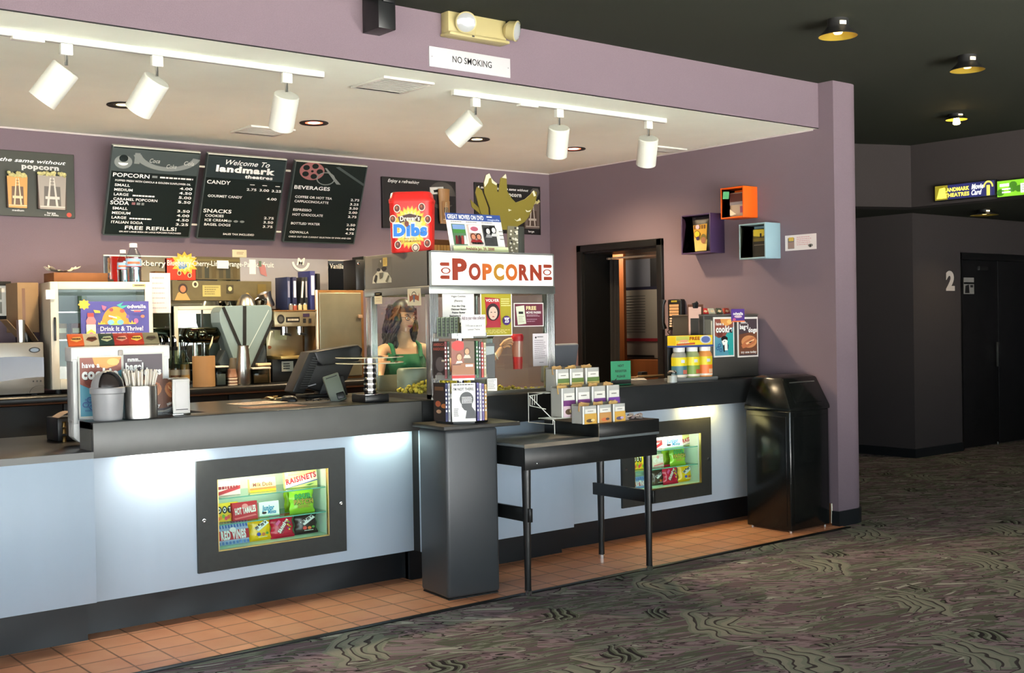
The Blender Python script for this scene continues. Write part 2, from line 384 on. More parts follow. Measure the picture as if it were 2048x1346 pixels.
# hallway beyond: upper fascia with the marquee, lower walls set back under it
ZF = 2.735
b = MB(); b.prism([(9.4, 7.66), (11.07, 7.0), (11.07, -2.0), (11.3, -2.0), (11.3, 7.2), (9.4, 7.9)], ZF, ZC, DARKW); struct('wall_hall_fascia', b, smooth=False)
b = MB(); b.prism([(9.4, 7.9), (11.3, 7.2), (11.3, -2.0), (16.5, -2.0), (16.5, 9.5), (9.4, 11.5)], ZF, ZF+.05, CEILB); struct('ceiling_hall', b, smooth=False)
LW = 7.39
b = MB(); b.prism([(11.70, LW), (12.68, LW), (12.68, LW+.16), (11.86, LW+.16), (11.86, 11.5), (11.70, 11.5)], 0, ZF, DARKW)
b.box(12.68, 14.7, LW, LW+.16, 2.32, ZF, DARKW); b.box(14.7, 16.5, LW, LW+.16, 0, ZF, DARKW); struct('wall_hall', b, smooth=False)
b = MB(); b.prism([(11.685, LW-.015), (12.68, LW-.015), (12.68, LW), (11.70, LW), (11.70, 11.5), (11.685, 11.5)], 0, .10, RUBBER); struct('baseboard_hall', b, smooth=False)
b = MB(); b.box(16.5, 16.6, -5.5, 9.5, 0, ZC, DARKW); struct('wall_hall_end', b, smooth=False)
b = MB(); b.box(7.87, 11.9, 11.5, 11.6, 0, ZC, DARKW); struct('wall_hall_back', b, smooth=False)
DARKDOOR = mat('black_painted_door', (20, 19, 20), .5)
b = MB(); b.box(12.68, 12.76, LW+.02, LW+.14, 0, 2.32, BLACKT, .005); b.box(14.62, 14.7, LW+.02, LW+.14, 0, 2.32, BLACKT, .005); b.box(12.68, 14.7, LW+.02, LW+.14, 2.24, 2.32, BLACKT, .005)
b.box(12.76, 13.68, LW+.09, LW+.13, 0.01, 2.24, DARKDOOR, .004); b.box(13.69, 14.62, LW+.09, LW+.13, 0.01, 2.24, DARKDOOR, .004)
b.box(13.58, 13.62, LW+.04, LW+.07, .95, 1.25, mat('dull_steel', (120, 120, 116), .4, 1), .006); b.cyl(.012, 0, .03, MATS['dull_steel'], 10, (13.6, LW+.07)); b.box(13.2, 13.4, LW+.05, LW+.09, 2.12, 2.17, MATS['dull_steel'], .006)
struct('door_2', b)

# street front behind the camera: glazed wall, mullions, pavement and light of the day
ALU = mat('mill_aluminium', (176, 178, 178), .3, 1)
b = MB(); b.box(X0, X1, Y0-.12, Y0, 0, .35, DARKW); b.box(X0, X1, Y0-.12, Y0, 3.15, ZC, DARKW); b.box(8.2, X1, Y0-.12, Y0, .35, 3.15, DARKW); struct('wall_front', b, smooth=False)
b = MB(); b.box(X0-.12, X0, Y0, 3.4, 0, .35, DARKW); b.box(X0-.12, X0, Y0, 3.4, 2.95, ZC, DARKW); b.box(X0-.12, X0, 3.4, 8.8, 0, ZC, PURPLE); struct('wall_left', b, smooth=False)
k = 0
for i in range(6):
    x = X0+i*2.2; k += 1
    b = MB(); b.box(x, x+.07, Y0-.1, Y0-.02, .35, 3.15, ALU); b.box(x+.07, x+2.2, Y0-.1, Y0-.02, .35, .42, ALU); b.box(x+.07, x+2.2, Y0-.1, Y0-.02, 3.08, 3.15, ALU); b.box(x+.07, x+2.2, Y0-.1, Y0-.02, 2.2, 2.26, ALU)
    struct('window_%d' % k, b, smooth=False)
for i in range(4):
    y = Y0+i*2.2; k += 1
    b = MB(); b.box(X0-.1, X0-.02, y, y+.07, .35, 2.95, ALU); b.box(X0-.1, X0-.02, y+.07, y+2.2, .35, .42, ALU); b.box(X0-.1, X0-.02, y+.07, y+2.2, 2.88, 2.95, ALU)
    struct('window_%d' % k, b, smooth=False)
b = MB(); b.poly([(-40, -40, -.06), (40, -40, -.06), (40, 40, -.06), (-40, 40, -.06)], mat('street_paving', (176, 172, 160), .9)); struct('ground', b, smooth=False)

w = bpy.data.worlds.new('day'); SC.world = w; w.use_nodes = True
bg = w.node_tree.nodes['Background']; bg.inputs[0].default_value = (.80, .93, 1.0, 1); bg.inputs[1].default_value = WORLD = 2.6
sun = bpy.data.lights.new('street_sun', 'SUN'); sun.energy = 72; sun.angle = .01; sun.color = (1, .98, .96)
suno = bpy.data.objects.new('street_sun', sun); COL.objects.link(suno); suno.rotation_euler = (R(60), 0, R(-10))
def area(name, loc, rot, sx_, sy_, power, col=(1, 1, 1), portal=False, spread=PI):
    l = bpy.data.lights.new(name, 'AREA'); l.shape = 'RECTANGLE'; l.size = sx_; l.size_y = sy_; l.energy = power; l.color = col; l.spread = spread
    o = bpy.data.objects.new(name, l); COL.objects.link(o); o.location = loc; o.rotation_euler = rot
    if portal: l.cycles.is_portal = True
    return o
area('daylight_front', (1.6, Y0-.13, 1.75), (R(90), 0, 0), 13.2, 2.8, 1, portal=True)
area('daylight_side', (X0-.13, -1.05, 1.65), (R(90), 0, R(-90)), 8.9, 2.6, 1, portal=True)
SC.view_settings.view_transform = 'Standard'; SC.view_settings.look = 'None'; SC.view_settings.gamma = 1; SC.view_settings.use_curve_mapping = False
SC.view_settings.exposure = EXPO = 1.4
SC.cycles.use_denoising = True
SC.cycles.max_bounces = 8; SC.cycles.transparent_max_bounces = 16; SC.cycles.caustics_reflective = False; SC.cycles.caustics_refractive = False
SC.cycles.sample_clamp_indirect = 0
# ------------------------------------------------------------------ counters
LAM = mat('pale_blue_laminate', (174, 190, 206), .36, var=.03, vscale=5, aniso=(1, 1, .15))
TOPB = mat('charcoal_laminate', (38, 40, 41), .28, var=.12, vscale=7)
TOPG = mat('sheen_grey_laminate', (98, 98, 95), .38, var=.08, vscale=6)  # lighter copy of the charcoal laminate, window sheen painted in
FRAMEB = mat('charcoal_board', (44, 47, 45), .45, var=.1, vscale=30)
GLASS = pane('clear_glass', (250, 255, 253)); GLASSG = pane('greenish_shelf_glass', (215, 240, 232))
STEEL = mat('brushed_steel', (190, 188, 182), .28, 1); CHROME = mat('chrome', (225, 225, 225), .08, 1)
SILVER = mat('satin_silver', (176, 177, 174), .35, 1); BRASS = mat('brass', (196, 160, 90), .3, 1)
BLACKM = mat('black_matt', (24, 24, 24), .6); BLACKP = mat('black_plastic', (22, 23, 24), .35)
WHITEP = mat('white_paper', (232, 230, 224), .8); WHITEM = mat('white_enamel', (228, 228, 222), .35); CREAM = mat('cream_plastic', (166, 154, 108), .45)
TXTW = ink(240, 240, 236); TXTK = ink(22, 22, 22)

CAB = {}
def cabinet(name, label, x0, x1, yp, yk, zt, zb, window=None):
    t = thing(name, label, 'counter', (x0, yp, 0)); CAB[name+label[:6]] = t
    w = x1-x0; d = 6.93-yp
    def L(x, y): return x-x0, y-yp
    b = MB()
    if window:
        wx0, wx1, wz0, wz1 = window['hole']; wx0 -= x0; wx1 -= x0
        for q in ((0, wx0, zb, zt), (wx1, w, zb, zt), (wx0, wx1, zb, wz0), (wx0, wx1, wz1, zt)): b.box(q[0], q[1], 0, .02, q[2], q[3], LAM)
    else: b.box(0, w, 0, .02, zb, zt, LAM, .001)
    b.build('front_panel', t)
    zt -= .003
    b = MB(); b.box(0, w, .02+(.36 if window else 0), min(d, .42), zb, zt, BLACKM); b.build('carcass', t)
    b = MB(); n = 40; ky = yk-yp
    def kick(u, v):
        x = u*w; z = v*zb
        wob = .012*noise.noise(Vector((x*3+x0, z*5, 1)))*(1-v)
        return (x, ky-.012*(1-v)**2+wob, z+.0)
    b.grid(kick, n, 6, RUBBER); b.box(0, w, ky, ky+.05, 0, zb, RUBBER)
    for xx in (0, w-.02): b.box(xx, xx+.02, ky+.02, ky+.45, 0, zb, RUBBER)
    b.build('kick_plate', t)
    if window:
        ox0, ox1, oz0, oz1 = [a-(x0 if i < 2 else 0) for i, a in enumerate(window['outer'])]
        b = MB()
        for q in ((ox0, wx0, oz0, oz1), (wx1, ox1, oz0, oz1), (wx0, wx1, oz0, wz0), (wx0, wx1, wz1, oz1)): b.box(q[0], q[1], -.018, 0, q[2], q[3], FRAMEB)
        f = b.build('display_window', t)
        zm = (oz0+oz1)/2
        for xx in (ox0+.035, ox1-.035):
            b = MB(); b.M = Matrix.Translation((xx, -.018, zm-.02)) @ Matrix.Rotation(R(90), 4, 'X'); b.lathe([(.012, 0), (.011, .006), (.005, .007), (0, .005)], CHROME, 16); b.build('lock', f)
        lining = MB(); LIN = mat('pale_case_lining', (205, 214, 206), .4); gx0, gx1 = wx0-.03, wx1+.03
        lining.box(gx0, gx1, .34, .36, wz0-.01, wz1+.05, LIN); lining.box(gx0-.02, gx0, .02, .36, wz0-.01, wz1+.05, LIN); lining.box(gx1, gx1+.02, .02, .36, wz0-.01, wz1+.05, LIN)
        lining.box(gx0, gx1, .02, .36, wz0-.025, wz0, LIN); lining.box(gx0, gx1, .02, .36, wz1+.05, wz1+.07, LIN); lining.build('case_lining', f)
        b = MB(); b.box(wx0, wx1, .004, .008, wz0, wz1, GLASS); b.build('glass_pane', f)
        b = MB(); e = mat('gold_edge_bead', (200, 176, 110), .3, 1)
        for q in ((wx0, wx0+.006, wz0, wz1), (wx1-.006, wx1, wz0, wz1), (wx0, wx1, wz0, wz0+.006)): b.box(q[0], q[1], -.016, .004, q[2], q[3], e)
        b.build('edge_bead', f)
        for z in window['shelves']:
            b = MB(); b.box(gx0, gx1, .05, .33, z-.006, z, GLASSG); b.box(gx0, gx1, .048, .05, z-.006, z, mat('shelf_glass_edge', (110, 190, 170), .2)); b.build('glass_shelf', f)
        b = MB(); b.box((gx0+gx1)/2-.25, (gx0+gx1)/2+.25, .06, .085, wz1+.025, wz1+.045, mat('case_tube_lamp', (255, 244, 214), .5, emit=14)); b.build('tube_lamp', f)
    return t
# openings surveyed on the panel face
def opening(y, pts): 
    P = [sy(px, py, y) for px, py in pts]
    return ((P[0].x+P[3].x)/2, (P[1].x+P[2].x)/2, (P[2].z+P[3].z)/2, (P[0].z+P[1].z)/2)
WL_out = opening(6.04, ((390, 921), (688, 897), (693, 1103), (398, 1145))); WL_in = opening(6.045, ((431, 957), (654, 938), (658, 1072), (437, 1101)))
WR_out = opening(6.04, ((1241, 856), (1421, 829), (1421, 988), (1245, 1018))); WR_in = opening(6.045, ((1266, 884), (1401, 862), (1401, 965), (1268, 986)))
shL = [sy(545, 985, 6.1).z, sy(545, 1036, 6.1).z]; shR = [sy(1350, 897, 6.1).z, sy(1350, 933, 6.1).z]
cabinet('counter_cabinet', 'pale blue lowered counter cabinet at the left end, plain front', -1.2, 2.05, 5.92, 6.07, .949, .222)
cabinet('counter_cabinet', 'pale blue counter cabinet left of the black pedestal, with candy window', 2.05, 4.06, 6.05, 6.19, .949, .195, dict(outer=WL_out, hole=WL_in, shelves=shL))
cabinet('counter_cabinet', 'short pale blue counter cabinet under the popcorn machine, plain front', 4.06, 5.31, 5.96, 6.10, .949, .195)
cabinet('counter_cabinet', 'pale blue counter cabinet beside the trash can, with candy window', 5.31, 7.49, 6.05, 6.19, .949, .195, dict(outer=WR_out, hole=WR_in, shelves=shR))

t = thing('worktop', 'long charcoal worktop with deep front band carrying the popcorn machine', 'countertop', (2.05, 5.92, 1.13))
b = MB(); pts = [(0, .002), (5.44, .002), (5.44, .58), (3.27, .58), (3.27, 1.06), (.70, 1.06), (.70, .20), (0, .20)]
b.prism(pts, -.04, 0, TOPB, 2, .003); b.build('top', t)
b = MB(); b.box(0, 2.0, 0, .03, -.182, -.004, TOPG, .004); b.box(0, .02, .03, .20, -.182, -.004, TOPG); b.build('front_band', t)['label'] = 'front band, its grey painted for window sheen'
b = MB(); b.box(2.0, 3.26, -.012, .03, -.182, -.001, TOPB, .004); b.box(3.26, 5.44, 0, .03, -.182, -.004, TOPB, .004); b.build('front_band', t)['label'] = 'glossy black front band'
t = thing('worktop', 'lowered charcoal worktop at the far left, dark and glossy', 'countertop', (-1.2, 5.92, .985))
b = MB(); b.prism([(0, 0), (3.249, 0), (3.249, .21), (3.94, .21), (3.94, 1.15), (0, 1.15)], -.036, 0, TOPB, 2, .003); b.build('top', t)
b = MB(); b.box(0, 3.249, -.004, 0, -.036, -.002, TOPG); b.build('front_edge', t)

# back counter along the wall
t = thing('back_counter', 'black back counter under the mirror carrying espresso machine and fridge', 'counter', (-1.0, 8.02, 0))
b = MB(); b.box(0, 6.6, 0, .66, 1.10, 1.165, mat('black_postformed_top', (22, 23, 24), .3), .02, 3); b.build('top', t)
b = MB()
for k in range(11): b.box(k*.6+.004, k*.6+.596, .06, .66, .1, 1.10, BLACKP, .004)
b.box(0, 6.6, .1, .66, 0, .1, BLACKM); b.build('cupboard_front', t)
for k in range(11):
    b = MB(); b.M = Matrix.Translation((k*.6+.5, .06, .83)) @ Matrix.Rotation(R(90), 4, 'X'); b.lathe([(.008, 0), (.008, .012), (.017, .02), (.014, .03), (0, .032)], BRASS, 14); b.build('knob', t)

# lamps in the gap under the counter band
def under(x, e, col):
    area('under_counter_lamp', (x, 5.99, .935), (R(25), 0, 0), .34, .05, e, col)
under(2.46, 1.5, (1, .97, .86)); under(3.85, .5, (.85, 1, .85)); under(4.9, .3, (1, .95, .8)); under(6.66, 1.2, (1, .72, .22))

# ------------------------------------------------------------------ popcorn machine
MX, MY, MZ, MW, MD, MH = 4.118, 5.915, 1.13, 1.01, .74, .918
t = thing('popcorn_machine', 'glass-sided popcorn machine with lit white sign header', 'popcorn machine', (MX, MY, MZ))
ZH0, ZH1 = .70, MH            # header
ALUF = mat('dull_aluminium', (150, 152, 148), .38, .9)
DRK = mat('header_side_grey', (112, 108, 100), .5, .3)
b = MB(); b.box(0, MW, .004, MD, ZH0, ZH1, DRK, .004); b.box(0, .016, -.002, .02, ZH0, ZH1, ALUF); b.box(MW-.012, MW, -.002, .02, ZH0, ZH1, ALUF); b.box(0, MW, -.002, .01, ZH1-.008, ZH1, ALUF); b.build('header', t)
b = MB(); b.box(-.006, MW+.006, -.006, MD+.006, ZH0-.05, ZH0, ALUF, .004); b.build('header_trim', t)
LITW = mat('lit_sign_white', (255, 254, 248), .4, emit=.16)
b = MB(); b.box(.018, MW-.014, -.006, .004, ZH0+.004, ZH1-.012, LITW, .002)
a = front(b, .018, MW-.014, ZH1-.012, ZH0+.004, -.006)
RUST = ink(142, 46, 18); ORNG = ink(186, 92, 24); GOLD = ink(170, 120, 26)
a.rect(.30, .245, .88, .253, ink(120, 100, 80))
x = .155
for ch, wd, c, hh in (('P', .117, RUST, .60), ('O', .098, RUST, .46), ('P', .080, ORNG, .46), ('C', .088, GOLD, .46), ('O', .100, ORNG, .46), ('R', .085, RUST, .46), ('N', .100, RUST, .46)):
    a.text(ch, x, .80, hh, c, w=wd, bold=.055); x += wd+.012
for sx_, m0 in ((.095, -1), (.935, 1)):
    for vz in (.36, .76): a.rect(sx_-.025, vz-.055, sx_+.035, vz+.055, RUST); a.oval(sx_-.025 if m0 < 0 else sx_+.035, vz, .014, .055, RUST)
    a.ring(sx_+.005, .56, .037, .10, .3, RUST, 20)
b.build('sign_panel', t)['label'] = 'white sign reading POPCORN in rust letters'
POST = mat('fluted_post_silver', (196, 197, 196), .25, .9)
def post(x0, x1, y0, y1):
    b = MB(); b.box(x0, x1, y0, y1, 0, ZH0-.05, POST, .003)
    for k in range(5):
        xx = x0+(x1-x0)*(k+.5)/5; b.box(xx-.003, xx+.003, y0-.004, y0, 0, ZH0-.05, POST)
    b.build('corner_post', t)
post(0, .065, 0, .05); post(MW-.065, MW, 0, .05); post(0, .05, MD-.06, MD); post(MW-.05, MW, MD-.06, MD)
b = MB(); b.box(0, MW, 0, MD, 0, .012, STEEL); b.box(.0, MW, 0, .03, .012, .03, ALUF); b.box(0, .02, 0, MD, .012, .03, ALUF); b.build('tray', t)
b = MB(); b.box(.065, MW-.065, .012, .016, .03, ZH0-.05, GLASS); b.build('front_glass', t)
b = MB(); b.box(.006, .010, .05, MD-.06, .03, ZH0-.05, GLASS); b.build('side_glass', t)
b = MB(); b.box(MW-.010, MW-.006, .05, MD-.06, .03, ZH0-.05, GLASS); b.build('side_glass', t)
b = MB(); b.box(.05, MW-.05, MD-.02, MD-.016, .30, ZH0-.05, GLASS); b.box(.05, MW-.05, MD-.03, MD-.02, .012, .13, STEEL); b.build('rear_panel', t)
b = MB(); b.M = Matrix.Translation((.66, .40, .46)); b.lathe([(0, -.10), (.11, -.10), (.135, -.06), (.135, .05), (.12, .06), (0, .065)], STEEL, 24); b.tube([(0, 0, .06), (0, 0, .2)], .012, STEEL); b.tube([(-.13, 0, 0), (-.22, 0, .02)], .010, STEEL); b.build('kettle', t)
POPC = mat('yellow_popcorn', (226, 200, 84), .8, var=.3, vscale=60)
b = MB()
for k in range(330):
    r = random.random()**.6*.30; a_ = random.random()*2*PI; x = .34+r*math.cos(a_); y = .36+r*.9*math.sin(a_); z = .016+max(0, .085*(1-(r/.32)**1.5))*random.random()**.4
    b.blob((x, y, z+.012), random.uniform(.010, .017), POPC, 1, .5)
for k in range(70): b.blob((random.uniform(.55, .93), random.uniform(.06, .6), .024), random.uniform(.009, .014), POPC, 1, .5)
o = b.build('popcorn_heap', t); o['kind'] = 'stuff'
b = MB(); STEELB = mat('dull_steel_back', (150, 152, 140), .5, .6); b.lathe([(.0, .02), (.10, .02), (.11, .03), (.11, .16), (.10, .175), (0, .175)], STEELB, 20, (.24, .56, 0), sx=1.0, sy=.8); b.build('warmer_drum', t)

# ------------------------------------------------------------------ pedestal in front
PRZ = -R(6)
t = thing('pedestal', 'black tapering pedestal with a square top, in front of the popcorn machine', 'pedestal', (3.905, 5.475, 0), PRZ)
GRAYV = mat('charcoal_pedestal_vinyl', (58, 61, 64), .36, var=.06, vscale=3)
b = MB(); b.box(.0, .355, .0, .33, .012, .985, GRAYV, .022, 4); b.build('column', t)
b = MB(); b.box(-.02, .50, -.02, .37, .985, 1.008, mat('worn_black_edge_board', (40, 38, 34), .5, var=.3, vscale=25), .004); b.build('top_board', t)
b = MB(); b.box(.01, .345, .01, .32, 0, .012, BLACKM); b.build('foot', t)

# ------------------------------------------------------------------ black desk
t = thing('desk', 'narrow black wooden desk straddling the carpet edge, raised shelf on top', 'table', (4.33, 5.255, 0))
BW = mat('black_painted_wood', (24, 25, 25), .3, var=.2, vscale=15); WORN = mat('worn_wood_edge', (120, 110, 96), .6, var=.25, vscale=40, aniso=(.2, 1, 1))
TZ = .885
def leg(x, y):
    b = MB(); b.lathe([(.021, 0), (.019, .10), (.026, .6), (.028, .74), (.028, TZ-.13)], BW, 14, (x, y, 0)); b.lathe([(.0, 0), (.0225, 0), (.0225, .028), (.020, .03)], CHROME, 14, (x, y, .001)); b.build('leg', t)
for q in ((.015, .035), (1.02, .035), (.02, .51), (1.05, .51)): leg(*q)
b = MB(); b.box(-.02, 1.07, .0, .022, TZ-.15, TZ-.016, BW, .002); b.box(-.02, 1.07, .51, .532, TZ-.13, TZ-.016, BW); b.box(-.02, .002, .02, .515, TZ-.13, TZ-.016, BW); b.box(1.05, 1.07, .02, .515, TZ-.13, TZ-.016, BW); b.build('apron', t)
b = MB(); b.box(-.035, 1.08, -.012, .545, TZ-.016, TZ, mat('desk_top_grey', (98, 104, 106), .3, var=.1, vscale=10), .002); b.box(-.035, .555, -.016, -.012, TZ-.02, TZ+.004, WORN); b.build('top', t)
b = MB(); b.box(.555, 1.08, -.014, .50, TZ, TZ+.082, BW, .003); b.box(.553, .556, -.016, -.010, TZ, TZ+.082, WORN); b.build('shelf_box', t)
for xx in (.015, 1.035):
    b = MB(); b.box(xx-.012, xx+.012, -.005, .56, .43, .51, BW, .002); b.build('stretcher', t)
b = MB(); b.M = Matrix.Translation((.07, 0, TZ-.115)) @ Matrix.Rotation(R(90), 4, 'X'); b.lathe([(.005, 0), (.004, .003), (0, .0035)], CHROME, 10); b.build('screw', t)

# ------------------------------------------------------------------ trash can
t = thing('trash_can', 'tall black waste bin with sloping hood against the wall end', 'trash can', (7.005, 5.455, 0), 0)
BG = mat('black_enamel_bin', (16, 18, 17), .18, var=.1, vscale=4)
b = MB(); b.box(.0, .47, 0, .42, .015, .905, BG, .012, 3); b.box(.035, .435, -.004, 0, .05, .86, BG, .003); b.box(-.004, 0, .035, .385, .05, .86, BG, .003); b.build('body', t)
b = MB()
q0 = [(-.008, -.008, .90), (.478, -.008, .90), (.478, .428, .90), (-.008, .428, .90)]; q1 = [(x, y, .925) for x, y, z in q0]
q2 = [(.03, .09, 1.145), (.44, .09, 1.145), (.44, .37, 1.145), (.03, .37, 1.145)]; q3 = [(.10, .13, 1.165), (.37, .13, 1.165), (.37, .33, 1.165), (.10, .33, 1.165)]
i = b.mi(BG); rings = [[b.V(p) for p in q] for q in (q0, q1, q2, q3)]
for A, B2 in zip(rings, rings[1:]):
    for k in range(4): b.F([A[k], A[(k+1) % 4], B2[(k+1) % 4], B2[k]], i)
b.F(rings[0][::-1], i); b.F(rings[-1], i)
bmesh.ops.bevel(b.bm, geom=b.bm.edges[:], offset=.009, segments=2, affect='EDGES', profile=.5)
b.build('hood', t)
b = MB(); sl = (1.145-.925)/(.098)
b.M = Matrix.Translation((.235, .041, 1.035)) @ Matrix.Rotation(-math.atan2(.098, .22), 4, 'X')
b.box(-.16, .16, -.006, 0.004, -.085, .085, BG, .004); b.box(-.15, .15, -.009, -.005, .075, .082, SILVER); b.build('push_flap', t)
for x, y in ((.03, .03), (.44, .03), (.03, .39), (.44, .39)):
    b = MB(); b.cyl(.014, 0, .016, CHROME, 12, (x, y)); b.build('foot', t)
# ------------------------------------------------------------------ ceiling fittings
WHT = mat('white_track_enamel', (206, 207, 198), .4)
def track(name, label, x0, x1, cx):
    t = thing(name, label, 'track light rail', (x0, 5.88, ZS))
    b = MB(); b.box(0, x1-x0, -.018, .018, -.032, 0, WHT, .002); b.box(0, x1-x0, -.008, .008, -.033, -.031, mat('track_slot_grey', (150, 150, 146), .5)); b.build('rail', t)
    b = MB(); b.box(cx-x0-.075, cx-x0+.075, -.024, .024, -.046, -.001, WHT, .003); b.build('feed_connector', t)
track('track_rail', 'white lighting track on the soffit, longer one at the left', -.2, sz(640, 157, ZS-.03).x, sz(45, 83, ZS-.03).x)
track('track_rail', 'white lighting track on the soffit nearer the popcorn machine', sz(903, 190, ZS-.03).x, sz(1325, 247, ZS-.03).x, sz(1048, 211, ZS-.03).x)
def spot(px, py, d, label):
    p = sz(px, py, ZS-.034); x = p.x
    t = thing('spotlight', label, 'spotlight', (x, 5.88, ZS-.034), 0, 'white cylinder spotlights on the two tracks')
    b = MB(); b.box(-.03, .03, -.017, .017, -.055, 0, WHT, .004); b.build('adapter', t)
    b = MB(); b.cyl(.009, -.105, -.055, mat('chrome_stem', (210, 210, 206), .15, 1), 10); b.build('stem', t)
    d = Vector(d).normalized(); q = (-d).to_track_quat('Z', 'Y').to_matrix().to_4x4()
    top = Vector((0, 0, -.10)); off = Vector((0, 0, -.02))
    side = Vector((0, 0, 1))-d*d.z*1.0
    b = MB(); b.M = Matrix.Translation(top+d*.0+off) @ q
    b.lathe([(0, 0), (.066, 0), (.071, -.005), (.071, -.20), (.066, -.20), (.06, -.16), (.03, -.12), (0, -.12)], WHT, 32); b.build('lamp_head', t)
    b = MB(); b.M = Matrix.Translation(top+off) @ q; b.lathe([(.055, -.158), (.03, -.13), (0, -.128)], CHROME, 24); b.build('reflector', t)
spot(117, 97, (-.50, .36, -.78), 'white spotlight on the long track, leftmost of all, aimed left')
spot(297, 120, (-.30, .55, -.74), 'white spotlight in the middle of the long left track')
spot(558, 152, (.08, .52, -.80), 'white spotlight at the right end of the long left track')
spot(938, 200, (-.40, .66, -.62), 'white spotlight above the gold crown, tipped sharply to the left')
spot(1104, 222, (.24, .42, -.83), 'white spotlight in the middle of the shorter right track')
spot(1284, 245, (.28, .42, -.84), 'white spotlight at the right end of the shorter track')

LAMPW = mat('warm_lamp_face', (255, 226, 190), .5, emit=9); LAMPR = mat('red_glow_ring', (255, 90, 60), .5, emit=2.0); LAMPY = mat('amber_lamp_face', (255, 214, 120), .5, emit=7)
def recessed(px, py, label, lampm, ringm):
    p = sz(px, py, ZS-.004)
    t = thing('downlight', label, 'ceiling light', (p.x, p.y, ZS), 0, 'recessed downlights in the white soffit')
    b = MB(); b.lathe([(.06, -.001), (.10, -.001), (.103, -.006), (.098, -.010), (.062, -.004)], BLACKM, 32); b.build('trim_ring', t)
    b = MB(); b.lathe([(0, -.0035), (.042, -.0035)], lampm, 28); b.lathe([(.042, -.0035), (.062, -.0038)], ringm, 28); b.build('lamp', t)
    l = bpy.data.lights.new('downlight_beam', 'SPOT'); l.energy = 74; l.color = (1, .76, .46); l.spot_size = R(150); l.spot_blend = .8; l.shadow_soft_size = .05
    o = bpy.data.objects.new('downlight_beam', l); COL.objects.link(o); o.location = (p.x, p.y, ZS-.03)
BRN = mat('dark_bronze_cone', (60, 42, 26), .4)
recessed(246, 210, 'recessed downlight half hidden behind the second spotlight from the left', LAMPY, BRN)
recessed(628, 246, 'recessed downlight with red rim beside the left air vent', LAMPW, LAMPR)
recessed(954, 279, 'recessed amber downlight behind the spotlight tipped sharply left', LAMPY, BRN)
recessed(1147, 298, 'recessed downlight with red rim near the right wall', LAMPW, LAMPR)

def vent(quad, label, n=9):
    P = [sz(x, y, ZS-.01) for x, y in quad]; c = sum(P, Vector())/4
    wx = (abs(P[1].x-P[0].x)+abs(P[2].x-P[3].x))/2; wy = (abs(P[0].y-P[3].y)+abs(P[1].y-P[2].y))/2
    t = thing('air_vent', label, 'air vent', (c.x, c.y, ZS), 0, 'white air vents in the soffit')
    hx, hy = wx/2, wy/2; f = .022
    b = MB(); 
    for q in ((-hx, hx, -hy, -hy+f), (-hx, hx, hy-f, hy), (-hx, -hx+f, -hy+f, hy-f), (hx-f, hx, -hy+f, hy-f)): b.box(q[0], q[1], q[2], q[3], -.014, 0, WHT, .002)
    b.build('frame', t)
    b = MB()
    for k in range(n):
        y = -hy+f+(2*hy-2*f)*(k+.5)/n; b.bar((-hx+f, y, -.008), (hx-f, y, -.008), .02, .002, WHT)
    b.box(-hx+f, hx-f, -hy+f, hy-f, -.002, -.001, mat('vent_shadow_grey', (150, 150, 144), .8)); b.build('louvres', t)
vent(((757, 153), (868, 168), (802, 189), (712, 177)), 'white square air vent left of the right-hand lighting track')
vent(((497, 252), (594, 261), (548, 273), (463, 266)), 'white square air vent below the last left spotlight')
vent(((1303, 293), (1378, 299), (1347, 305), (1272, 301)), 'white air vent behind the spotlight nearest the right wall', 6)

# emergency light on the soffit face
P0 = sy(881, 18, YS); P1 = sy(997, 78, YS)
t = thing('emergency_light', 'cream twin-head emergency light above the no smoking sign', 'emergency light', (P0.x, YS, sy(940, 84, YS).z))
W = sy(997, 60, YS).x-P0.x; Hh = .155
b = MB(); b.box(0, W, -.075, 0, .012, Hh, CREAM, .006); b.box(-.006, W+.01, -.095, 0, 0, .018, CREAM, .005); b.box(W*.45, W*.46, -.076, -.07, .02, Hh-.01, mat('cream_seam', (170, 156, 100), .5)); b.box(W*.36, W*.40, -.097, -.094, .004, .012, BLACKM); b.build('housing', t)
LENS = mat('ribbed_lamp_lens', (214, 218, 220), .12, .55, bump=.5, bscale=60)
def ehead(cx, cz, d, r):
    d = Vector(d).normalized(); q = d.to_track_quat('Z', 'Y').to_matrix().to_4x4()
    b = MB(); b.M = Matrix.Translation((cx, -.13, cz)) @ q
    b.lathe([(0, -.085), (.03, -.08), (.055, -.05), (r, -.012), (r+.003, 0), (r-.004, .003)], CREAM, 32); h = b.build('lamp_head', t)
    b = MB(); b.M = Matrix.Translation((cx, -.13, cz)) @ q; b.lathe([(r-.004, .002), (r*.7, .010), (r*.3, .014), (0, .015)], LENS, 32)
    b.build('lens', h)
ehead(.085, .070, (-.50, -.80, -.30), .058); ehead(W+.035, .072, (.50, -.80, -.2), .058)
b = MB(); b.tube([(W-.01, -.06, .11), (W+.02, -.08, .10), (W+.03, -.1, .08)], .014, CREAM, 10); b.build('swivel', t)
b = MB(); b.tube([(.08, -.06, .10), (.085, -.09, .08)], .016, CREAM, 10); b.build('swivel', t)

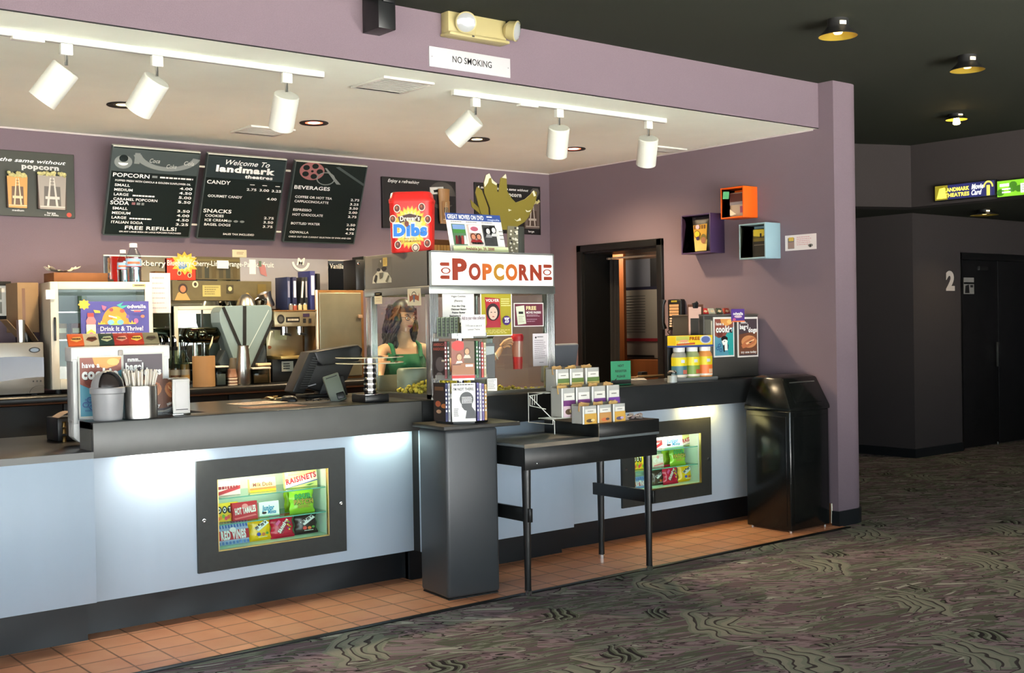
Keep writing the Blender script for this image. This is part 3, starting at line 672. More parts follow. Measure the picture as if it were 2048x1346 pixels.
Q = [sy(857, 89, YS), sy(1019, 113, YS), sy(1019, 151, YS), sy(860, 130, YS)]
x0, x1, z1, z0 = Q[0].x, Q[1].x, (Q[0].z+Q[1].z)/2, (Q[2].z+Q[3].z)/2
z1 -= .012; z0 -= .012
t = thing('no_smoking_sign', 'white sign with black NO SMOKING lettering on the soffit face', 'sign', (x0, YS, z0)); w, h = x1-x0, z1-z0
b = MB(); b.box(0, w, -.006, 0, 0, h, mat('white_sign_board', (184, 182, 184), .5), .001); a = front(b, 0, w, h, 0, -.006)
a.text('NO SMOKING', .275, .63, .32, TXTK, w=.485, bold=.012)
for q in ((.03, .5), (.97, .5)): a.oval(q[0], q[1], .007, .03, ink(120, 120, 120), 10)
b.build('board', t)
t = thing('ceiling_bracket', 'short black bracket hanging from the ceiling left of the emergency light', 'bracket', (sy(757, 20, 5.36).x, 5.36, ZC))
b = MB(); b.box(0, .11, 0, .165, -.19, 0, BLACKP, .004); b.box(.02, .09, -.02, .0, -.05, 0, BLACKP, .003); b.build('bracket', t)

# dish lamps on the lobby ceiling
DISH = mat('brass_dish_inside', (206, 176, 70), .35, .6)
def dish(px, py, zr, zc, r, label, e, lampe, drop=0):
    p = sz(px, py, zr); t = thing('dish_light', label, 'ceiling light', (p.x, p.y, zc), 0, 'brass dish lights on the dark ceilings')
    h = zc-zr
    b = MB(); b.lathe([(0, 0), (.062, 0), (.064, -h*.45), (.075, -h*.6), (r, -h), (r-.003, -h-.003)], BLACKM, 32)
    for k in range(3): b.M = Matrix.Rotation(R(-128+12*k), 4, 'Z'); b.box(.060, .067, -.006, .006, -h*.42, -h*.22, mat('slot_glow', (255, 230, 180), .5, emit=2.5))
    b.M = Matrix.Identity(4); b.build('housing', t)
    b = MB(); b.lathe([(r-.003, -h-.002), (.075, -h*.68), (.05, -h*.5), (0, -h*.5)], DISH, 32); b.build('reflector', t)
    b = MB(); b.lathe([(0, -h*.92-drop), (.022, -h*.88-drop), (.032, -h*.72-drop), (.02, -h*.55), (0, -h*.52)], mat('bulb_glow_%g' % lampe, (255, 214, 130), .5, emit=lampe), 16); b.build('bulb', t)
    l = bpy.data.lights.new('dish_beam', 'SPOT'); l.energy = e; l.color = (1, .78, .42); l.spot_size = R(120); l.spot_blend = .7; l.shadow_soft_size = .04
    o = bpy.data.objects.new('dish_beam', l); COL.objects.link(o); o.location = (p.x, p.y, zr-.01)
dish(1676, 72, ZC-.10, ZC, .118, 'brass dish light nearest the pillar, on the black lobby ceiling', 6, 3)
dish(1935, 140, ZC-.10, ZC, .118, 'brass dish light near the right edge of the black lobby ceiling', 6, 2)
dish(1913, 239, ZC-.05, ZC, .095, 'glaring ceiling light in front of the hall fascia', 14, 40, .05)
dish(1969, 430, ZF-.06, ZF, .15, 'dim dish light under the hall fascia, below the marquee', 8, 2)

# marquee strip on the fascia
p0, p1 = sx(1873, 372, 11.05), sx(1995, 362, 11.05); pb = sx(1875, 404, 11.05)
def marquee(name, label, y1, y0, z1, z0, fn, parts):
    t = thing(name, label, 'lit sign', (11.07, y1, z0)); b = MB(); b.box(-.06, 0, -(y1-y0), 0, 0, z1-z0, BLACKM, .004); b.build('case', t)
    b = MB(); b.box(-.064, -.06, -(y1-y0)+.01, -.01, .01, z1-z0-.01, parts, 0); a = left(b, -.01, -(y1-y0)+.01, z1-z0-.01, .01, -.064, .0015); fn(a); b.build('lit_face', t)
YEL = mat('lit_yellow', (232, 214, 70), .5, emit=.9); LBLU = mat('lit_violet_blue', (40, 42, 92), .5, emit=.35); LGRN = mat('lit_green', (110, 170, 40), .5, emit=.5); LW_ = mat('lit_white', (240, 240, 225), .5, emit=.9)
LGRN2 = mat('lit_dark_green', (60, 110, 30), .5, emit=.4)
def m1(a):
    a.rect(0, 0, .22, 1, mat('lit_olive', (120, 110, 30), .5, emit=.5)); a.poly([(.03, .9), (.08, .2), (.17, .15), (.2, .9)], YEL)
    a.text('LANDMARK', .17, .46, .25, YEL, w=.42, bold=.03); a.text('THEATRES', .17, .84, .25, YEL, w=.42, bold=.03)
    a.text('Movie', .63, .46, .34, LW_, w=.20, bold=.02, shear=.3); a.text('Card', .63, .86, .34, LW_, w=.17, bold=.02, shear=.3)
    a.ring(.91, .42, .08, .42, .25, YEL, 16, 180, 360); a.text('1', .885, .95, .62, YEL, w=.05, bold=.05)
marquee('marquee_sign', 'lit violet marquee strip with yellow lettering and a yellow numeral 1', p0.y, p1.y, p0.z, pb.z, m1, LBLU)
def m2(a):
    rnd = random.Random(3)
    for k in range(9): a.oval(rnd.random()*.9+.05, rnd.random()*.7+.15, .07, .22, LGRN2, 10)
    a.lines(.06, .2, .22, .42, 1, LW_, .8, 0); a.lines(.10, .5, .30, .9, 2, LW_); a.rect(.42, .28, .60, .85, LW_)
    a.lines(.45, .36, .58, .8, 3, LGRN2)
marquee('marquee_sign', 'lit green film marquee panel beside the violet strip', p1.y-.01, p1.y-.62, p1.z, sx(2000, 397, 11.05).z, m2, LGRN)

# number and notice at the auditorium door
p = sy(1892, 579, LW)
t = thing('door_number', 'pale numeral 2 on the dark wall beside the auditorium door', 'number', (p.x, LW, p.z))
b = MB(); a = front(b, 0, .24, .22, 0, -.004); a.text('2', .0, 1.0, .93, mat('cream_numeral', (206, 196, 190), .6), w=.75, bold=.05)
r_ = bmesh.ops.extrude_face_region(b.bm, geom=b.bm.faces[:]); bmesh.ops.translate(b.bm, verts=[v for v in r_['geom'] if isinstance(v, bmesh.types.BMVert)], vec=(0, .004, 0)); b.build('numeral', t, smooth=False)
p = sy(1928, 555, LW+.08); q = sy(1949, 588, LW+.08)
t = thing('door_notice', 'small pale notice on the black auditorium door', 'notice', (p.x, LW+.088, q.z)); w, h = q.x-p.x, p.z-q.z
b = MB(); b.box(0, w, -.003, 0, 0, h, ink(150, 146, 140)); a = front(b, 0, w, h, 0, -.003); a.rect(0, .28, 1, .40, TXTK); a.poly([(.1, .95), (.15, .5), (.5, .42), (.55, .95)], TXTK); a.rect(.62, .45, .9, .6, TXTK); b.build('sheet', t)

# ------------------------------------------------------------------ menu boards
SLATE = mat('menu_slate', (24, 33, 32), .25); SLATE2 = mat('menu_picture_grey', (64, 74, 74), .3); MRED = ink(150, 96, 96); MGR = ink(126, 132, 130); MEDGE = mat('pale_board_edge', (196, 196, 186), .4)
def board(label, tl, tr, bl, br, fn, rods):
    A, B_, C_, D_ = sy(*tl, 8.40), sy(*tr, 8.40), sy(*bl, 8.64), sy(*br, 8.64)
    zt = (A.z+B_.z)/2; zb = (C_.z+D_.z)/2; xa, xb = (A.x+C_.x)/2, (B_.x+D_.x)/2
    tilt = math.atan2(.24, zt-zb); w = xb-xa; h = math.hypot(.24, zt-zb)
    t = thing('menu_board', label, 'menu board', (xa, 8.64, zb)); M = Matrix.Rotation(tilt, 4, 'X')
    b = MB(); b.M = M; b.box(0, w, 0, .028, 0, h, SLATE, .003)
    a = front(b, 0, w, h, 0, 0)
    a2 = Art.text; fn(a); b.build('panel', t, smooth=False)
    b = MB(); b.M = M
    for q in ((0, w, h-.004, h+.006), (0, w, -.004, .004)): b.box(q[0], q[1], -.004, .03, q[2], q[3], MEDGE if q[2] > .1 else SLATE2)
    for q in ((-.004, .006), (w-.006, w+.004)): b.box(q[0], q[1], -.003, .03, 0, h, SLATE2)
    b.build('edge_frame', t)
    for z in rods:
        b = MB(); b.M = M; b.tube([(w, .015, z), (w+.055, .015, z)], .008, mat('white_rod', (216, 214, 200), .4), 8); b.build('joining_rod', t)
    for xx in (.1, w-.1):
        b = MB(); b.M = M; b.tube([(xx, .028, h*.9), (xx, .17, h*.87)], .008, BLACKM, 6); b.build('wall_bracket', t)
def row(a, y, l, r=None, h=.028, lx=.06, lw=None, rx=.955, rw=.15):
    if l: a.text(l, lx, y, h, TXTW, w=lw, bold=.02)
    if r: a.text(r, rx, y, h, TXTW, w=rw, al='r', bold=.02)
def menu1(a):
    a.rect(.0, .02, 1, .275, SLATE2); a.oval(.13, .17, .10, .075, MGR); a.oval(.13, .13, .05, .04, SLATE); a.oval(.13, .18, .055, .03, TXTW, 12, 0, 180)
    a.rect(.25, .06, .31, .18, MGR); a.ring(.62, .03, .40, .21, .22, MGR, 24, 15, 165)
    for q, tt in enumerate(('Coca', 'Coke', 'Cola')): a.text(tt, .42+q*.2, .155+(.05 if q == 1 else 0), .045, ink(176, 178, 174), w=.12, bold=.02, shear=.3)
    row(a, .335, 'POPCORN', h=.042, lx=.03, lw=.41); a.rect(.47, .30, .53, .325, MGR); a.lines(.56, .305, .95, .33, 1, TXTW, .7, 0)
    row(a, .385, 'POPPED FRESH WITH CANOLA & GOLDEN SUNFLOWER OIL', h=.020, lw=.87)
    for y, l, lw, r in ((.44, 'SMALL', .17, '4.00'), (.492, 'MEDIUM', .205, '4.50'), (.544, 'LARGE', .165, '5.00'), (.596, 'CARAMEL POPCORN', .50, '5.50')): row(a, y, l, r, lw=lw)
    a.lines(.27, .527, .52, .547, 1, TXTW, .8, 0)
    row(a, .645, 'SODA', h=.042, lx=.03, lw=.21); a.rect(.27, .612, .31, .64, MRED); a.rect(.325, .612, .365, .64, MGR); a.rect(.38, .612, .41, .64, MGR)
    for y, l, lw, r in ((.70, 'SMALL', .17, '3.50'), (.752, 'MEDIUM', .205, '4.00'), (.804, 'LARGE', .165, '4.50'), (.856, 'ITALIAN SODA', .36, '3.25')): row(a, y, l, r, lw=lw)
    a.lines(.26, .787, .51, .807, 1, TXTW, .8, 0)
    row(a, .92, 'FREE REFILLS!', h=.04, lx=.22, lw=.60); row(a, .955, 'ON ANY LARGE SODA OR LARGE POPCORN PURCHASED', h=.016, lx=.16, lw=.72)
def menu2(a):
    a.rect(0, .02, 1, .275, mat('menu_banner_grey', (34, 46, 48), .3))
    a.text('Welcome To', .23, .11, .058, TXTW, w=.56, bold=.01, shear=.35); a.text('landmark', .12, .195, .07, TXTW, w=.75, bold=.05); a.text('theatres', .49, .255, .037, TXTW, w=.36, bold=.04)
    row(a, .345, 'CANDY', h=.042, lx=.03, lw=.29)
    for x in (.60, .76, .93): a.rect(x-.03, .325, x+.03, .333, TXTW)
    for x, r in ((.66, '2.75'), (.825, '3.00'), (.985, '3.25')): row(a, .40, None, r, rx=x, rw=.125)
    row(a, .50, 'GOURMET CANDY', '4.00', lw=.43, rx=.94, rw=.13)
    row(a, .685, 'SNACKS', h=.042, lx=.03, lw=.35)
    for y, l, lw, r in ((.735, 'COOKIES', .23, '2.75'), (.787, 'ICE CREAM', .28, '3.50'), (.84, 'BAGEL DOGS', .33, '3.75')): row(a, y, l, r, lw=lw, rx=.94, rw=.13)
    for x in (.37, .45, .53): a.oval(x, .777, .03, .014, MGR)
    row(a, .945, 'SALES TAX INCLUDED', h=.022, lx=.31, lw=.40)
def menu3(a):
    a.oval(.24, .11, .17, .11, MRED, 28)
    for q in range(5): a.oval(.24+.105*math.cos(q*1.257), .11+.066*math.sin(q*1.257), .045, .032, SLATE, 14)
    a.oval(.24, .11, .02, .014, SLATE, 10); a.ring(.44, .19, .13, .08, .12, MGR, 20); a.poly([(.40, .06), (.43, .06), (.66, .25), (.60, .25)], MGR); a.poly([(.55, .04), (.60, .03), (.99, .22), (.99, .25)], SLATE2)
    row(a, .335, 'BEVERAGES', h=.042, lx=.03, lw=.49)
    for y, l, lw in ((.445, 'COFFEE OR HOT TEA', .51), (.50, 'CAPPUCCINO/LATTE', .47), (.605, 'ESPRESSO', .25), (.665, 'HOT CHOCOLATE', .42), (.775, 'BOTTLED WATER', .40), (.885, 'ODWALLA', .26)): row(a, y, l, lw=lw)
    for y, r in ((.445, '2.75'), (.50, '3.25'), (.552, '3.50'), (.605, '2.00'), (.66, '2.75'), (.765, '2.50'), (.82, '4.00'), (.875, '4.75')): row(a, y, None, r, rx=.96, rw=.125)
    row(a, .935, 'CHECK OUT OUR CURRENT SELECTION OF DVDS AND CDS', h=.018, lx=.05, lw=.88)
board('black menu board headed POPCORN and SODA with prices', (225, 291), (397, 305), (208, 470), (382, 474), menu1, (.10, .56))
board('black menu board with CANDY and SNACKS headings, middle of the three', (412, 307), (570, 319), (398, 475), (552, 482), menu2, (.07, .58))
board('black menu board headed BEVERAGES with a red film reel', (588, 322), (730, 332), (570, 484), (712, 487), menu3, ())

# ------------------------------------------------------------------ posters with raised bags
POSTK = mat('poster_olive_black', (48, 50, 40), .4); POSTB = mat('poster_black', (26, 24, 24), .4)
SEPIA = ink(176, 150, 110); SEPD = ink(70, 54, 44); SEPL = ink(214, 200, 160); GREYB = ink(160, 150, 140)
def bagpic(a, x0, y0, x1, y1, c1, c2, c3):
    w, h = x1-x0, y1-y0
    a.poly([(x0, y0), (x0+w*.06, y1), (x1-w*.06, y1), (x1, y0)], c1); a.poly([(x0+w*.22, y0+h*.32), (x0+w*.2, y1-h*.1), (x1-w*.2, y1-h*.1), (x1-w*.22, y0+h*.32)], c2)
    a.poly([(x0+w*.42, y0+h*.06), (x0+w*.30, y0+h*.9), (x0+w*.38, y0+h*.9), (x0+w*.47, y0+h*.06)], c3); a.poly([(x0+w*.53, y0+h*.06), (x0+w*.62, y0+h*.9), (x0+w*.70, y0+h*.9), (x0+w*.58, y0+h*.06)], c3)
    a.rect(x0+w*.25, y0+h*.62, x0+w*.75, y0+h*.70, c3); a.rect(x0+w*.06, y1-h*.09, x1-w*.06, y1-h*.06, c3)
    for k in range(5): a.rect(x0+w*.44, y0+h*(.12+.09*k), x0+w*.56, y0+h*(.14+.09*k), c2)
def popcorn_cap(b, x0, x1, y, z, n):
    for k in range(n): b.blob((random.uniform(x0, x1), y-.02+random.uniform(-.008, .012), z+random.uniform(-.004, .02)), random.uniform(.010, .017), ink(206, 198, 140), 1, .4)
A = sy(0, 300, 8.69); B_ = sy(147, 310, 8.69); C_ = sy(147, 437, 8.69)
zt, zb, xe = B_.z, C_.z, B_.x; xs = xe-1.0
t = thing('popcorn_poster', 'dark popcorn poster with two raised bags at the far left of the back wall', 'poster', (xs, YB, zb)); w, h = xe-xs, zt-zb
b = MB(); b.box(0, w, -.018, 0, 0, h, POSTK, .003); a = front(b, 0, w, h, 0, -.018)
a.text('A movie just isnt the same without', .02, .17, .055, TXTW, w=.92, bold=.015, shear=.35); a.text('popcorn', .63, .265, .075, ink(200, 200, 196), w=.26, bold=.05)
a.text('medium', .56, .925, .03, TXTW, w=.08); a.text('large', .80, .945, .03, TXTW, w=.06); a.text('free refills', .78, .975, .022, TXTW, w=.10); a.oval(.955, .95, .018, .035, ink(206, 70, 50))
b.build('board', t, smooth=False)
for x0, x1, z0, z1, c in ((.52, .66, .12, .60, (ink(206, 150, 80), ink(96, 70, 52), SEPL)), (.73, .93, .12, .64, (GREYB, ink(96, 90, 84), ink(206, 200, 190)))):
    b = MB(); b.box(x0*w, x1*w, -.05, -.018, z0*h, z1*h, SEPD, .003); a = front(b, x0*w, x1*w, z1*h, z0*h, -.05); bagpic(a, .0, .0, 1, 1, *c); popcorn_cap(b, x0*w+.01, x1*w-.01, -.03, z1*h+.004, 26); b.build('raised_bag', t, smooth=False)
A, B_, C_ = sy(762, 353, 8.69), sy(909, 362, 8.69), sy(908, 462, 8.69)
t = thing('drink_poster', 'black poster reading Enjoy a refreshing, behind the red tub', 'poster', (A.x, YB, C_.z)); w, h = B_.x-A.x, A.z-C_.z
b = MB(); b.box(0, w, -.03, 0, 0, h, POSTB, .003); a = front(b, 0, w, h, 0, -.03)
a.text('Enjoy a refreshing', .07, .10, .06, TXTW, w=.42, bold=.015, shear=.35); a.oval(.80, .30, .19, .28, ink(70, 66, 62), 24); a.rect(.61, .30, .99, .48, POSTB); a.poly([(.63, .15), (.82, .12), (.83, .26), (.64, .29)], ink(210, 210, 204)); a.poly([(.68, .20), (.78, .17), (.79, .22), (.69, .25)], TXTK)
a.rect(.0, .96, 1, 1, ink(10, 10, 10)); b.build('board', t, smooth=False)
b = MB(); M = Matrix.Translation((w*.80, -.06, h*.13)); b.M = M; b.lathe([(.045, 0), (.062, .34*h/.49), (.058, .34*h/.49), (.05, .02)], ink(150, 112, 70), 18, sy=.5)
b.M = Matrix.Identity(4); a = front(b, w*.80-.045, w*.80+.045, h*.13+.20, h*.13+.02, -.092); bagpic(a, .05, .0, .95, 1, ink(150, 112, 70), SEPD, SEPL); b.build('raised_cup', t, smooth=False)
A, B_, C_ = sy(948, 364, 8.69), sy(1079, 374, 8.69), sy(1078, 470, 8.69)
t = thing('popcorn_poster', 'black popcorn poster behind the gold crown', 'poster', (A.x, YB, C_.z)); w, h = B_.x-A.x, A.z-C_.z
b = MB(); b.box(0, w, -.02, 0, 0, h, POSTB, .003); a = front(b, 0, w, h, 0, -.02)
a.text('A movie just isnt the same without', .03, .12, .05, TXTW, w=.78, bold=.015, shear=.35); a.text('popcorn', .42, .24, .08, ink(200, 200, 196), w=.28, bold=.05); a.poly([(.84, .10), (.88, .04), (.96, .04), (.99, .12), (.95, .22), (.86, .22)], ink(84, 80, 76))
a.text('large', .80, .955, .04, TXTW, w=.09); b.build('board', t, smooth=False)
b = MB(); b.box(.72*w, .96*w, -.045, -.02, .12*h, .66*h, SEPD, .003); a = front(b, .72*w, .96*w, .66*h, .12*h, -.045); bagpic(a, 0, 0, 1, 1, ink(96, 84, 78), SEPD, ink(170, 160, 150)); popcorn_cap(b, .73*w, .95*w, -.03, .66*h, 14); b.build('raised_bag', t, smooth=False)

# ------------------------------------------------------------------ picture and small sign at far left, plate, door card
A, B_, C_ = sy(20, 563, 8.69), sy(24, 640, 8.69), sy(0, 561, 8.69)
w = .42; h = A.z-B_.z
t = thing('framed_picture', 'framed black and white photographs cut by the left edge', 'picture', (A.x-w, YB, B_.z))
b = MB()
for q in ((0, w, 0, .03), (0, w, h-.03, h), (0, .03, .03, h-.03), (w-.03, w, .03, h-.03)): b.box(q[0], q[1], -.035, 0, q[2], q[3], BLACKM, .003)
b.build('frame', t)
b = MB(); b.box(.03, w-.03, -.012, 0, .03, h-.03, WHITEP); a = front(b, .03, w-.03, h-.03, .03, -.012)
for y in (.08, .54): a.rect(.08, y, .92, y+.38, ink(140, 140, 130)); a.poly([(.5, y+.38), (.55, y+.12), (.66, y+.08), (.75, y+.38)], ink(60, 60, 56)); a.oval(.78, y+.2, .05, .06, ink(200, 196, 186))
b.build('print', t, smooth=False)
A, C_ = sy(26, 574, 8.69), sy(52, 594, 8.69)
t = thing('postcard', 'small green and black card on the wall beside the framed photographs', 'card', (A.x, YB, C_.z)); w, h = C_.x-A.x, A.z-C_.z
b = MB(); b.box(0, w, -.002, 0, 0, h, ink(44, 56, 40)); a = front(b, 0, w, h, 0, -.002); a.poly([(.1, .8), (.5, .4), (.95, .35), (.8, .6), (.4, .95)], ink(170, 190, 70)); a.rect(.05, .1, .95, .25, ink(90, 70, 60)); b.build('sheet', t, smooth=False)
A, C_ = sy(465, 499, 8.69), sy(494, 515, 8.69)
t = thing('outlet_plate', 'cream cover plate on the wall above the mirror', 'wall plate', (A.x, YB, C_.z)); w, h = C_.x-A.x, A.z-C_.z
b = MB(); b.box(0, w, -.006, 0, 0, h, mat('ivory_plate', (206, 198, 164), .5), .002); a = front(b, 0, w, h, 0, -.006); a.lines(.3, .3, .8, .7, 2, ink(150, 120, 100)); b.build('plate', t)
# ------------------------------------------------------------------ things on and above the back counter
def ext(l, r, t, b_, Y):
    cx, cy = (l+r)/2, (t+b_)/2
    return sy(l, cy, Y).x, sy(r, cy, Y).x, sy(cx, b_, Y).z, sy(cx, t, Y).z
BZ = 1.165
MIR = mat('mirror_silvering', (214, 222, 218), .02, 1)
x0, x1 = 3.114, 5.26
t = thing('wall_mirror', 'wide mirror over the back counter lettered with syrup flavours', 'mirror', (x0, YB, BZ)); w, h = x1-x0, 2.148-BZ
b = MB(); b.box(0, w, -.008, 0, 0, h, MIR); b.build('mirror_glass', t, smooth=False)
b = MB(); b.box(0, w, -.010, 0, h-.006, h+.004, mat('mirror_top_channel', (210, 208, 196), .4, .5)); b.box(w-.008, w+.004, -.010, 0, 0, h, MATS['mirror_top_channel']); b.build('edge_channel', t)
b = MB()
def onm(px, py): p = sy(px, py, YB-.011); return (p.x-x0), (p.z-BZ)
def flav(s, pl, pr, py, hpx):
    u0, zb = onm(pl, py); u1, _ = onm(pr, py)
    a = Art(b, (u0, -.0345, zb+.05), (1, 0, 0), (0, 0, -1), (0, -1, 0), u1-u0, .05, .0); a.text(s, 0, 1, .82, mat('etched_white', (232, 232, 222), .6), w=1, bold=.01)
for s_, l_, r_, y_ in (('Blackberry', 250, 329, 531), ('Blueberry-', 332, 383, 531), ('Cherry-', 383, 419, 532), ('Lime-', 420, 447, 532), ('Orange-', 448, 484, 533), ('Passionfruit', 486, 545, 534), ('Vanilla"', 657, 688, 537)): flav(s_, l_, r_, y_, 12)
a = Art(b, (onm(585, 515)[0], -.0345, onm(585, 515)[1]), (1, 0, 0), (0, 0, -1), (0, -1, 0), .2, .11, .0); a.ring(.32, .28, .42, .75, .25, MATS['etched_white'], 20, 10, 175); a.text('M', .12, .55, .5, MATS['etched_white'], w=.4, bold=.04, shear=.2)
o = b.build('lettering', t, smooth=False)

def flat(name, label, cat, l, r, tp, bt, Y, m, fn=None, thick=.004, group=None, part='sheet'):
    ax0, ax1, az0, az1 = ext(l, r, tp, bt, Y)
    t = thing(name, label, cat, (ax0, Y+thick, az0), 0, group); w, h = ax1-ax0, az1-az0
    b = MB(); b.box(0, w, -thick, 0, 0, h, m, 0)
    if fn: fn(front(b, 0, w, h, 0, -thick), w, h)
    b.build(part, t, smooth=False); return t
REFLW = mat('pale_grey_reflection', (158, 156, 160), .8, var=.05, vscale=6)  # wall reflected in the mirror, painted on a solid panel
def f(a, w, h):
    rnd = random.Random(5)
    a.rect(.10, .03, .17, .26, WHITEP)
    for k in range(9): a.oval(.05+rnd.random()*.28, .1+rnd.random()*.7, .008, .012, rnd.choice([TXTK, ink(150, 60, 60), ink(70, 80, 110)]), 8)
    a.poly([(.19, .08), (.27, .12), (.29, .30), (.22, .26)], ink(178, 120, 118)); a.rect(.20, .05, .23, .14, ink(90, 110, 90))
flat('mirror_reflection', 'pale grey pinboard for the wall reflected in the mirror, with scraps of paper', 'standin', 481, 657, 517, 640, 8.672, REFLW, f, .016)
def f(a, w, h):
    a.star(.62, .22, .5, .55, 12, ink(232, 176, 60), .7); a.star(.62, .22, .34, .38, 12, ink(240, 214, 120), .7)
    a.text('dibs', .40, .46, .30, ink(60, 130, 200), w=.30, bold=.06)
    for q in ((.42, .68), (.78, .78)): a.oval(q[0], q[1], .07, .11, ink(236, 214, 170)); a.oval(q[0], q[1], .05, .085, ink(96, 50, 34))
flat('poster_reflection', 'red and yellow candy poster, painted as its mirror reflection, above the brown photo shelf', 'poster', 334, 391, 517, 560, 8.672, ink(206, 54, 28), f, .004)  # poster's reflection in the mirror, painted on a flat sheet
def f(a, w, h):
    for k in range(6): a.rect(.03+k*.16, .35+(k % 2)*.1, .03+k*.16+.1, .95, mat('olive_murk_%d' % (k % 3), ((70, 64, 44), (56, 58, 46), (84, 72, 40))[k % 3], .5))
    a.rect(.0, .1, 1, .2, ink(112, 100, 60))
flat('syrup_display', 'olive brown shelf back above the photo board, behind the lettering', 'display', 392, 480, 514, 559, 8.672, mat('olive_brown_board', (92, 82, 54), .6, var=.2, vscale=9), f, .01)
def f(a, w, h):
    a.poly([(.02, .98), (.05, .62), (.09, .50), (.13, .62), (.17, .98)], ink(196, 150, 90)); a.oval(.10, .40, .045, .26, ink(56, 40, 30)); a.oval(.10, .42, .028, .17, ink(186, 120, 84))
    a.oval(.22, .18, .03, .17, ink(214, 206, 170)); a.oval(.22, .18, .015, .10, ink(60, 50, 40)); a.rect(.29, .22, .47, .80, ink(176, 164, 100)); a.lines(.31, .3, .45, .75, 4, ink(120, 110, 70))
    a.rect(.53, .2, .60, .62, ink(64, 58, 40)); a.oval(.565, .4, .02, .12, ink(190, 180, 130)); a.rect(.85, .15, .94, .8, ink(112, 96, 50)); a.oval(.74, .7, .02, .1, ink(176, 150, 80))
flat('photo_board', 'brown shelf board stuck with small photographs above the syrup bottles', 'shelf', 345, 543, 562, 601, 8.60, mat('brown_shelf_board', (98, 88, 58), .55, var=.15, vscale=12), f, .09, part='board')
def f(a, w, h): a.lines(.12, .10, .7, .16, 1, ink(150, 140, 150), .8); a.lines(.1, .24, .8, .98, 6, ink(160, 150, 158), .25)
flat('price_note', 'pale paper note hanging beside the display fridge', 'note', 300, 341, 546, 626, 8.13, ink(205, 194, 190), f, .002)
flat('price_note', 'small white paper stuck on the syrup lettering', 'note', 434, 457, 521, 537, 8.655, WHITEP, None, .002)

# microwave-like silver machine and its cup, at the far left
ax0, ax1, az0, az1 = ext(-70, 88, 686, 785, 8.10)
az0 = BZ
t = thing('microwave', 'silver countertop microwave with a dark wavy door at the far left', 'microwave', (ax0, 8.10, az0)); w, h = ax1-ax0, az1-az0
b = MB(); b.box(0, w, .02, .19, .012, h, BLACKP, .006); 
for xx in (.05, w-.05): b.box(xx-.02, xx+.02, .05, .18, 0, .014, BLACKM)
b.build('body', t)
SILV = mat('silver_fascia', (168, 166, 160), .3, .75)
b = MB(); b.box(0, w, 0, .022, .012, h, SILV, .006)
a = front(b, 0, w, h, .012, 0); DKB = mat('smoked_blue_window', (52, 64, 92), .12)
a.poly([(.0, .32), (.25, .29), (.5, .27), (.75, .27), (1, .30), (1, .68), (.75, .69), (.5, .73), (.25, .76), (0, .77)], DKB)
a.oval(.88, .15, .075, .055, TXTK); a.oval(.88, .15, .055, .036, ink(110, 128, 150))
for k in range(3): a.oval(.855+k*.048, .76, .010, .018, TXTK, 10)
a.ring(.92, .99, .12, .14, .06, ink(70, 70, 70), 12, 180, 270); a.rect(.92, .85, 1, .856, ink(70, 70, 70)); b.build('door', t)
ax0, ax1, _, az1b = ext(33, 50, 640, 686, 8.20)
t = thing('steel_tumbler', 'tall steel tumbler standing on the silver microwave', 'cup', ((ax0+ax1)/2, 8.20, az1)); r_ = (ax1-ax0)/2
b = MB(); b.lathe([(0, 0), (r_*.85, 0), (r_, az1b-az1), (r_*.92, az1b-az1), (r_*.8, .01), (0, .01)], STEEL, 20); b.build('cup', t)

# dark grinder between microwave and fridge with cartons over it
t = thing('coffee_grinder', 'black coffee grinder in the dark gap left of the display fridge', 'grinder', (2.40, 8.32, BZ))
b = MB(); b.box(0, .13, 0, .25, 0, .28, BLACKP, .012); b.build('body', t); b = MB(); b.lathe([(.05, .28), (.062, .40), (.062, .42), (0, .42)], mat('smoky_hopper', (46, 44, 40), .2), 18, (.065, .12, 0)); b.build('hopper', t)
CARD = mat('brown_cardboard', (116, 82, 50), .8, var=.1, vscale=10); CARDL = mat('pale_cardboard', (136, 110, 80), .8, var=.08, vscale=10)
ax0, ax1, az0, az1 = ext(74, 104, 566, 640, 8.42)
t = thing('carton', 'pale cardboard carton with open flaps left of the display fridge', 'box', (2.40, 8.36, BZ+.42)); h = az1-BZ-.42
b = MB(); b.box(0, .14, 0, .27, .0, h, CARDL, .003); b.box(.03, .05, -.001, 0, .02, h-.04, ink(110, 80, 60)); b.build('body', t)
for q in (((-.10, -.02, .09), (.0, -.02, -.03)), ((.02, -.03, .06), (.10, -.03, -.06))):
    b = MB(); b.bar((q[0][0], q[0][1], q[0][2]), (q[1][0], q[1][1], q[1][2]), .16, .004, CARDL); b.build('flap', t)

# display fridge
ax0, ax1, az0, az1 = ext(102, 299, 564, 775, 8.10)
FX0, FX1, FZ1 = ax0, ax1, az1
t = thing('display_fridge', 'cream framed glass-door drinks fridge on the back counter with a juice poster', 'fridge', (ax0, 8.10, BZ), R(-7)); w, h = ax1-ax0, az1-BZ
FR = mat('cream_fridge_frame', (200, 196, 180), .35)
b = MB(); b.box(0, .02, .03, .40, .03, h, FR); b.box(w-.02, w, .03, .40, .03, h, FR); b.box(.02, w-.02, .03, .4, h-.03, h, FR); b.box(.02, w-.02, .03, .4, .03, .06, FR); b.box(.02, w-.02, .38, .4, .06, h-.03, mat('fridge_lining_grey', (150, 158, 156), .5)); b.build('cabinet', t)
b = MB(); fr = .052
for q in ((0, fr, .03, h), (w-fr, w, .03, h), (fr, w-fr, h-fr, h), (fr, w-fr, .03, .1)): b.box(q[0], q[1], 0, .028, q[2], q[3], FR, .004)
d = b.build('door', t)
b = MB(); b.box(fr, w-fr, .008, .014, .1, h-fr, GLASS); b.build('glass', d)
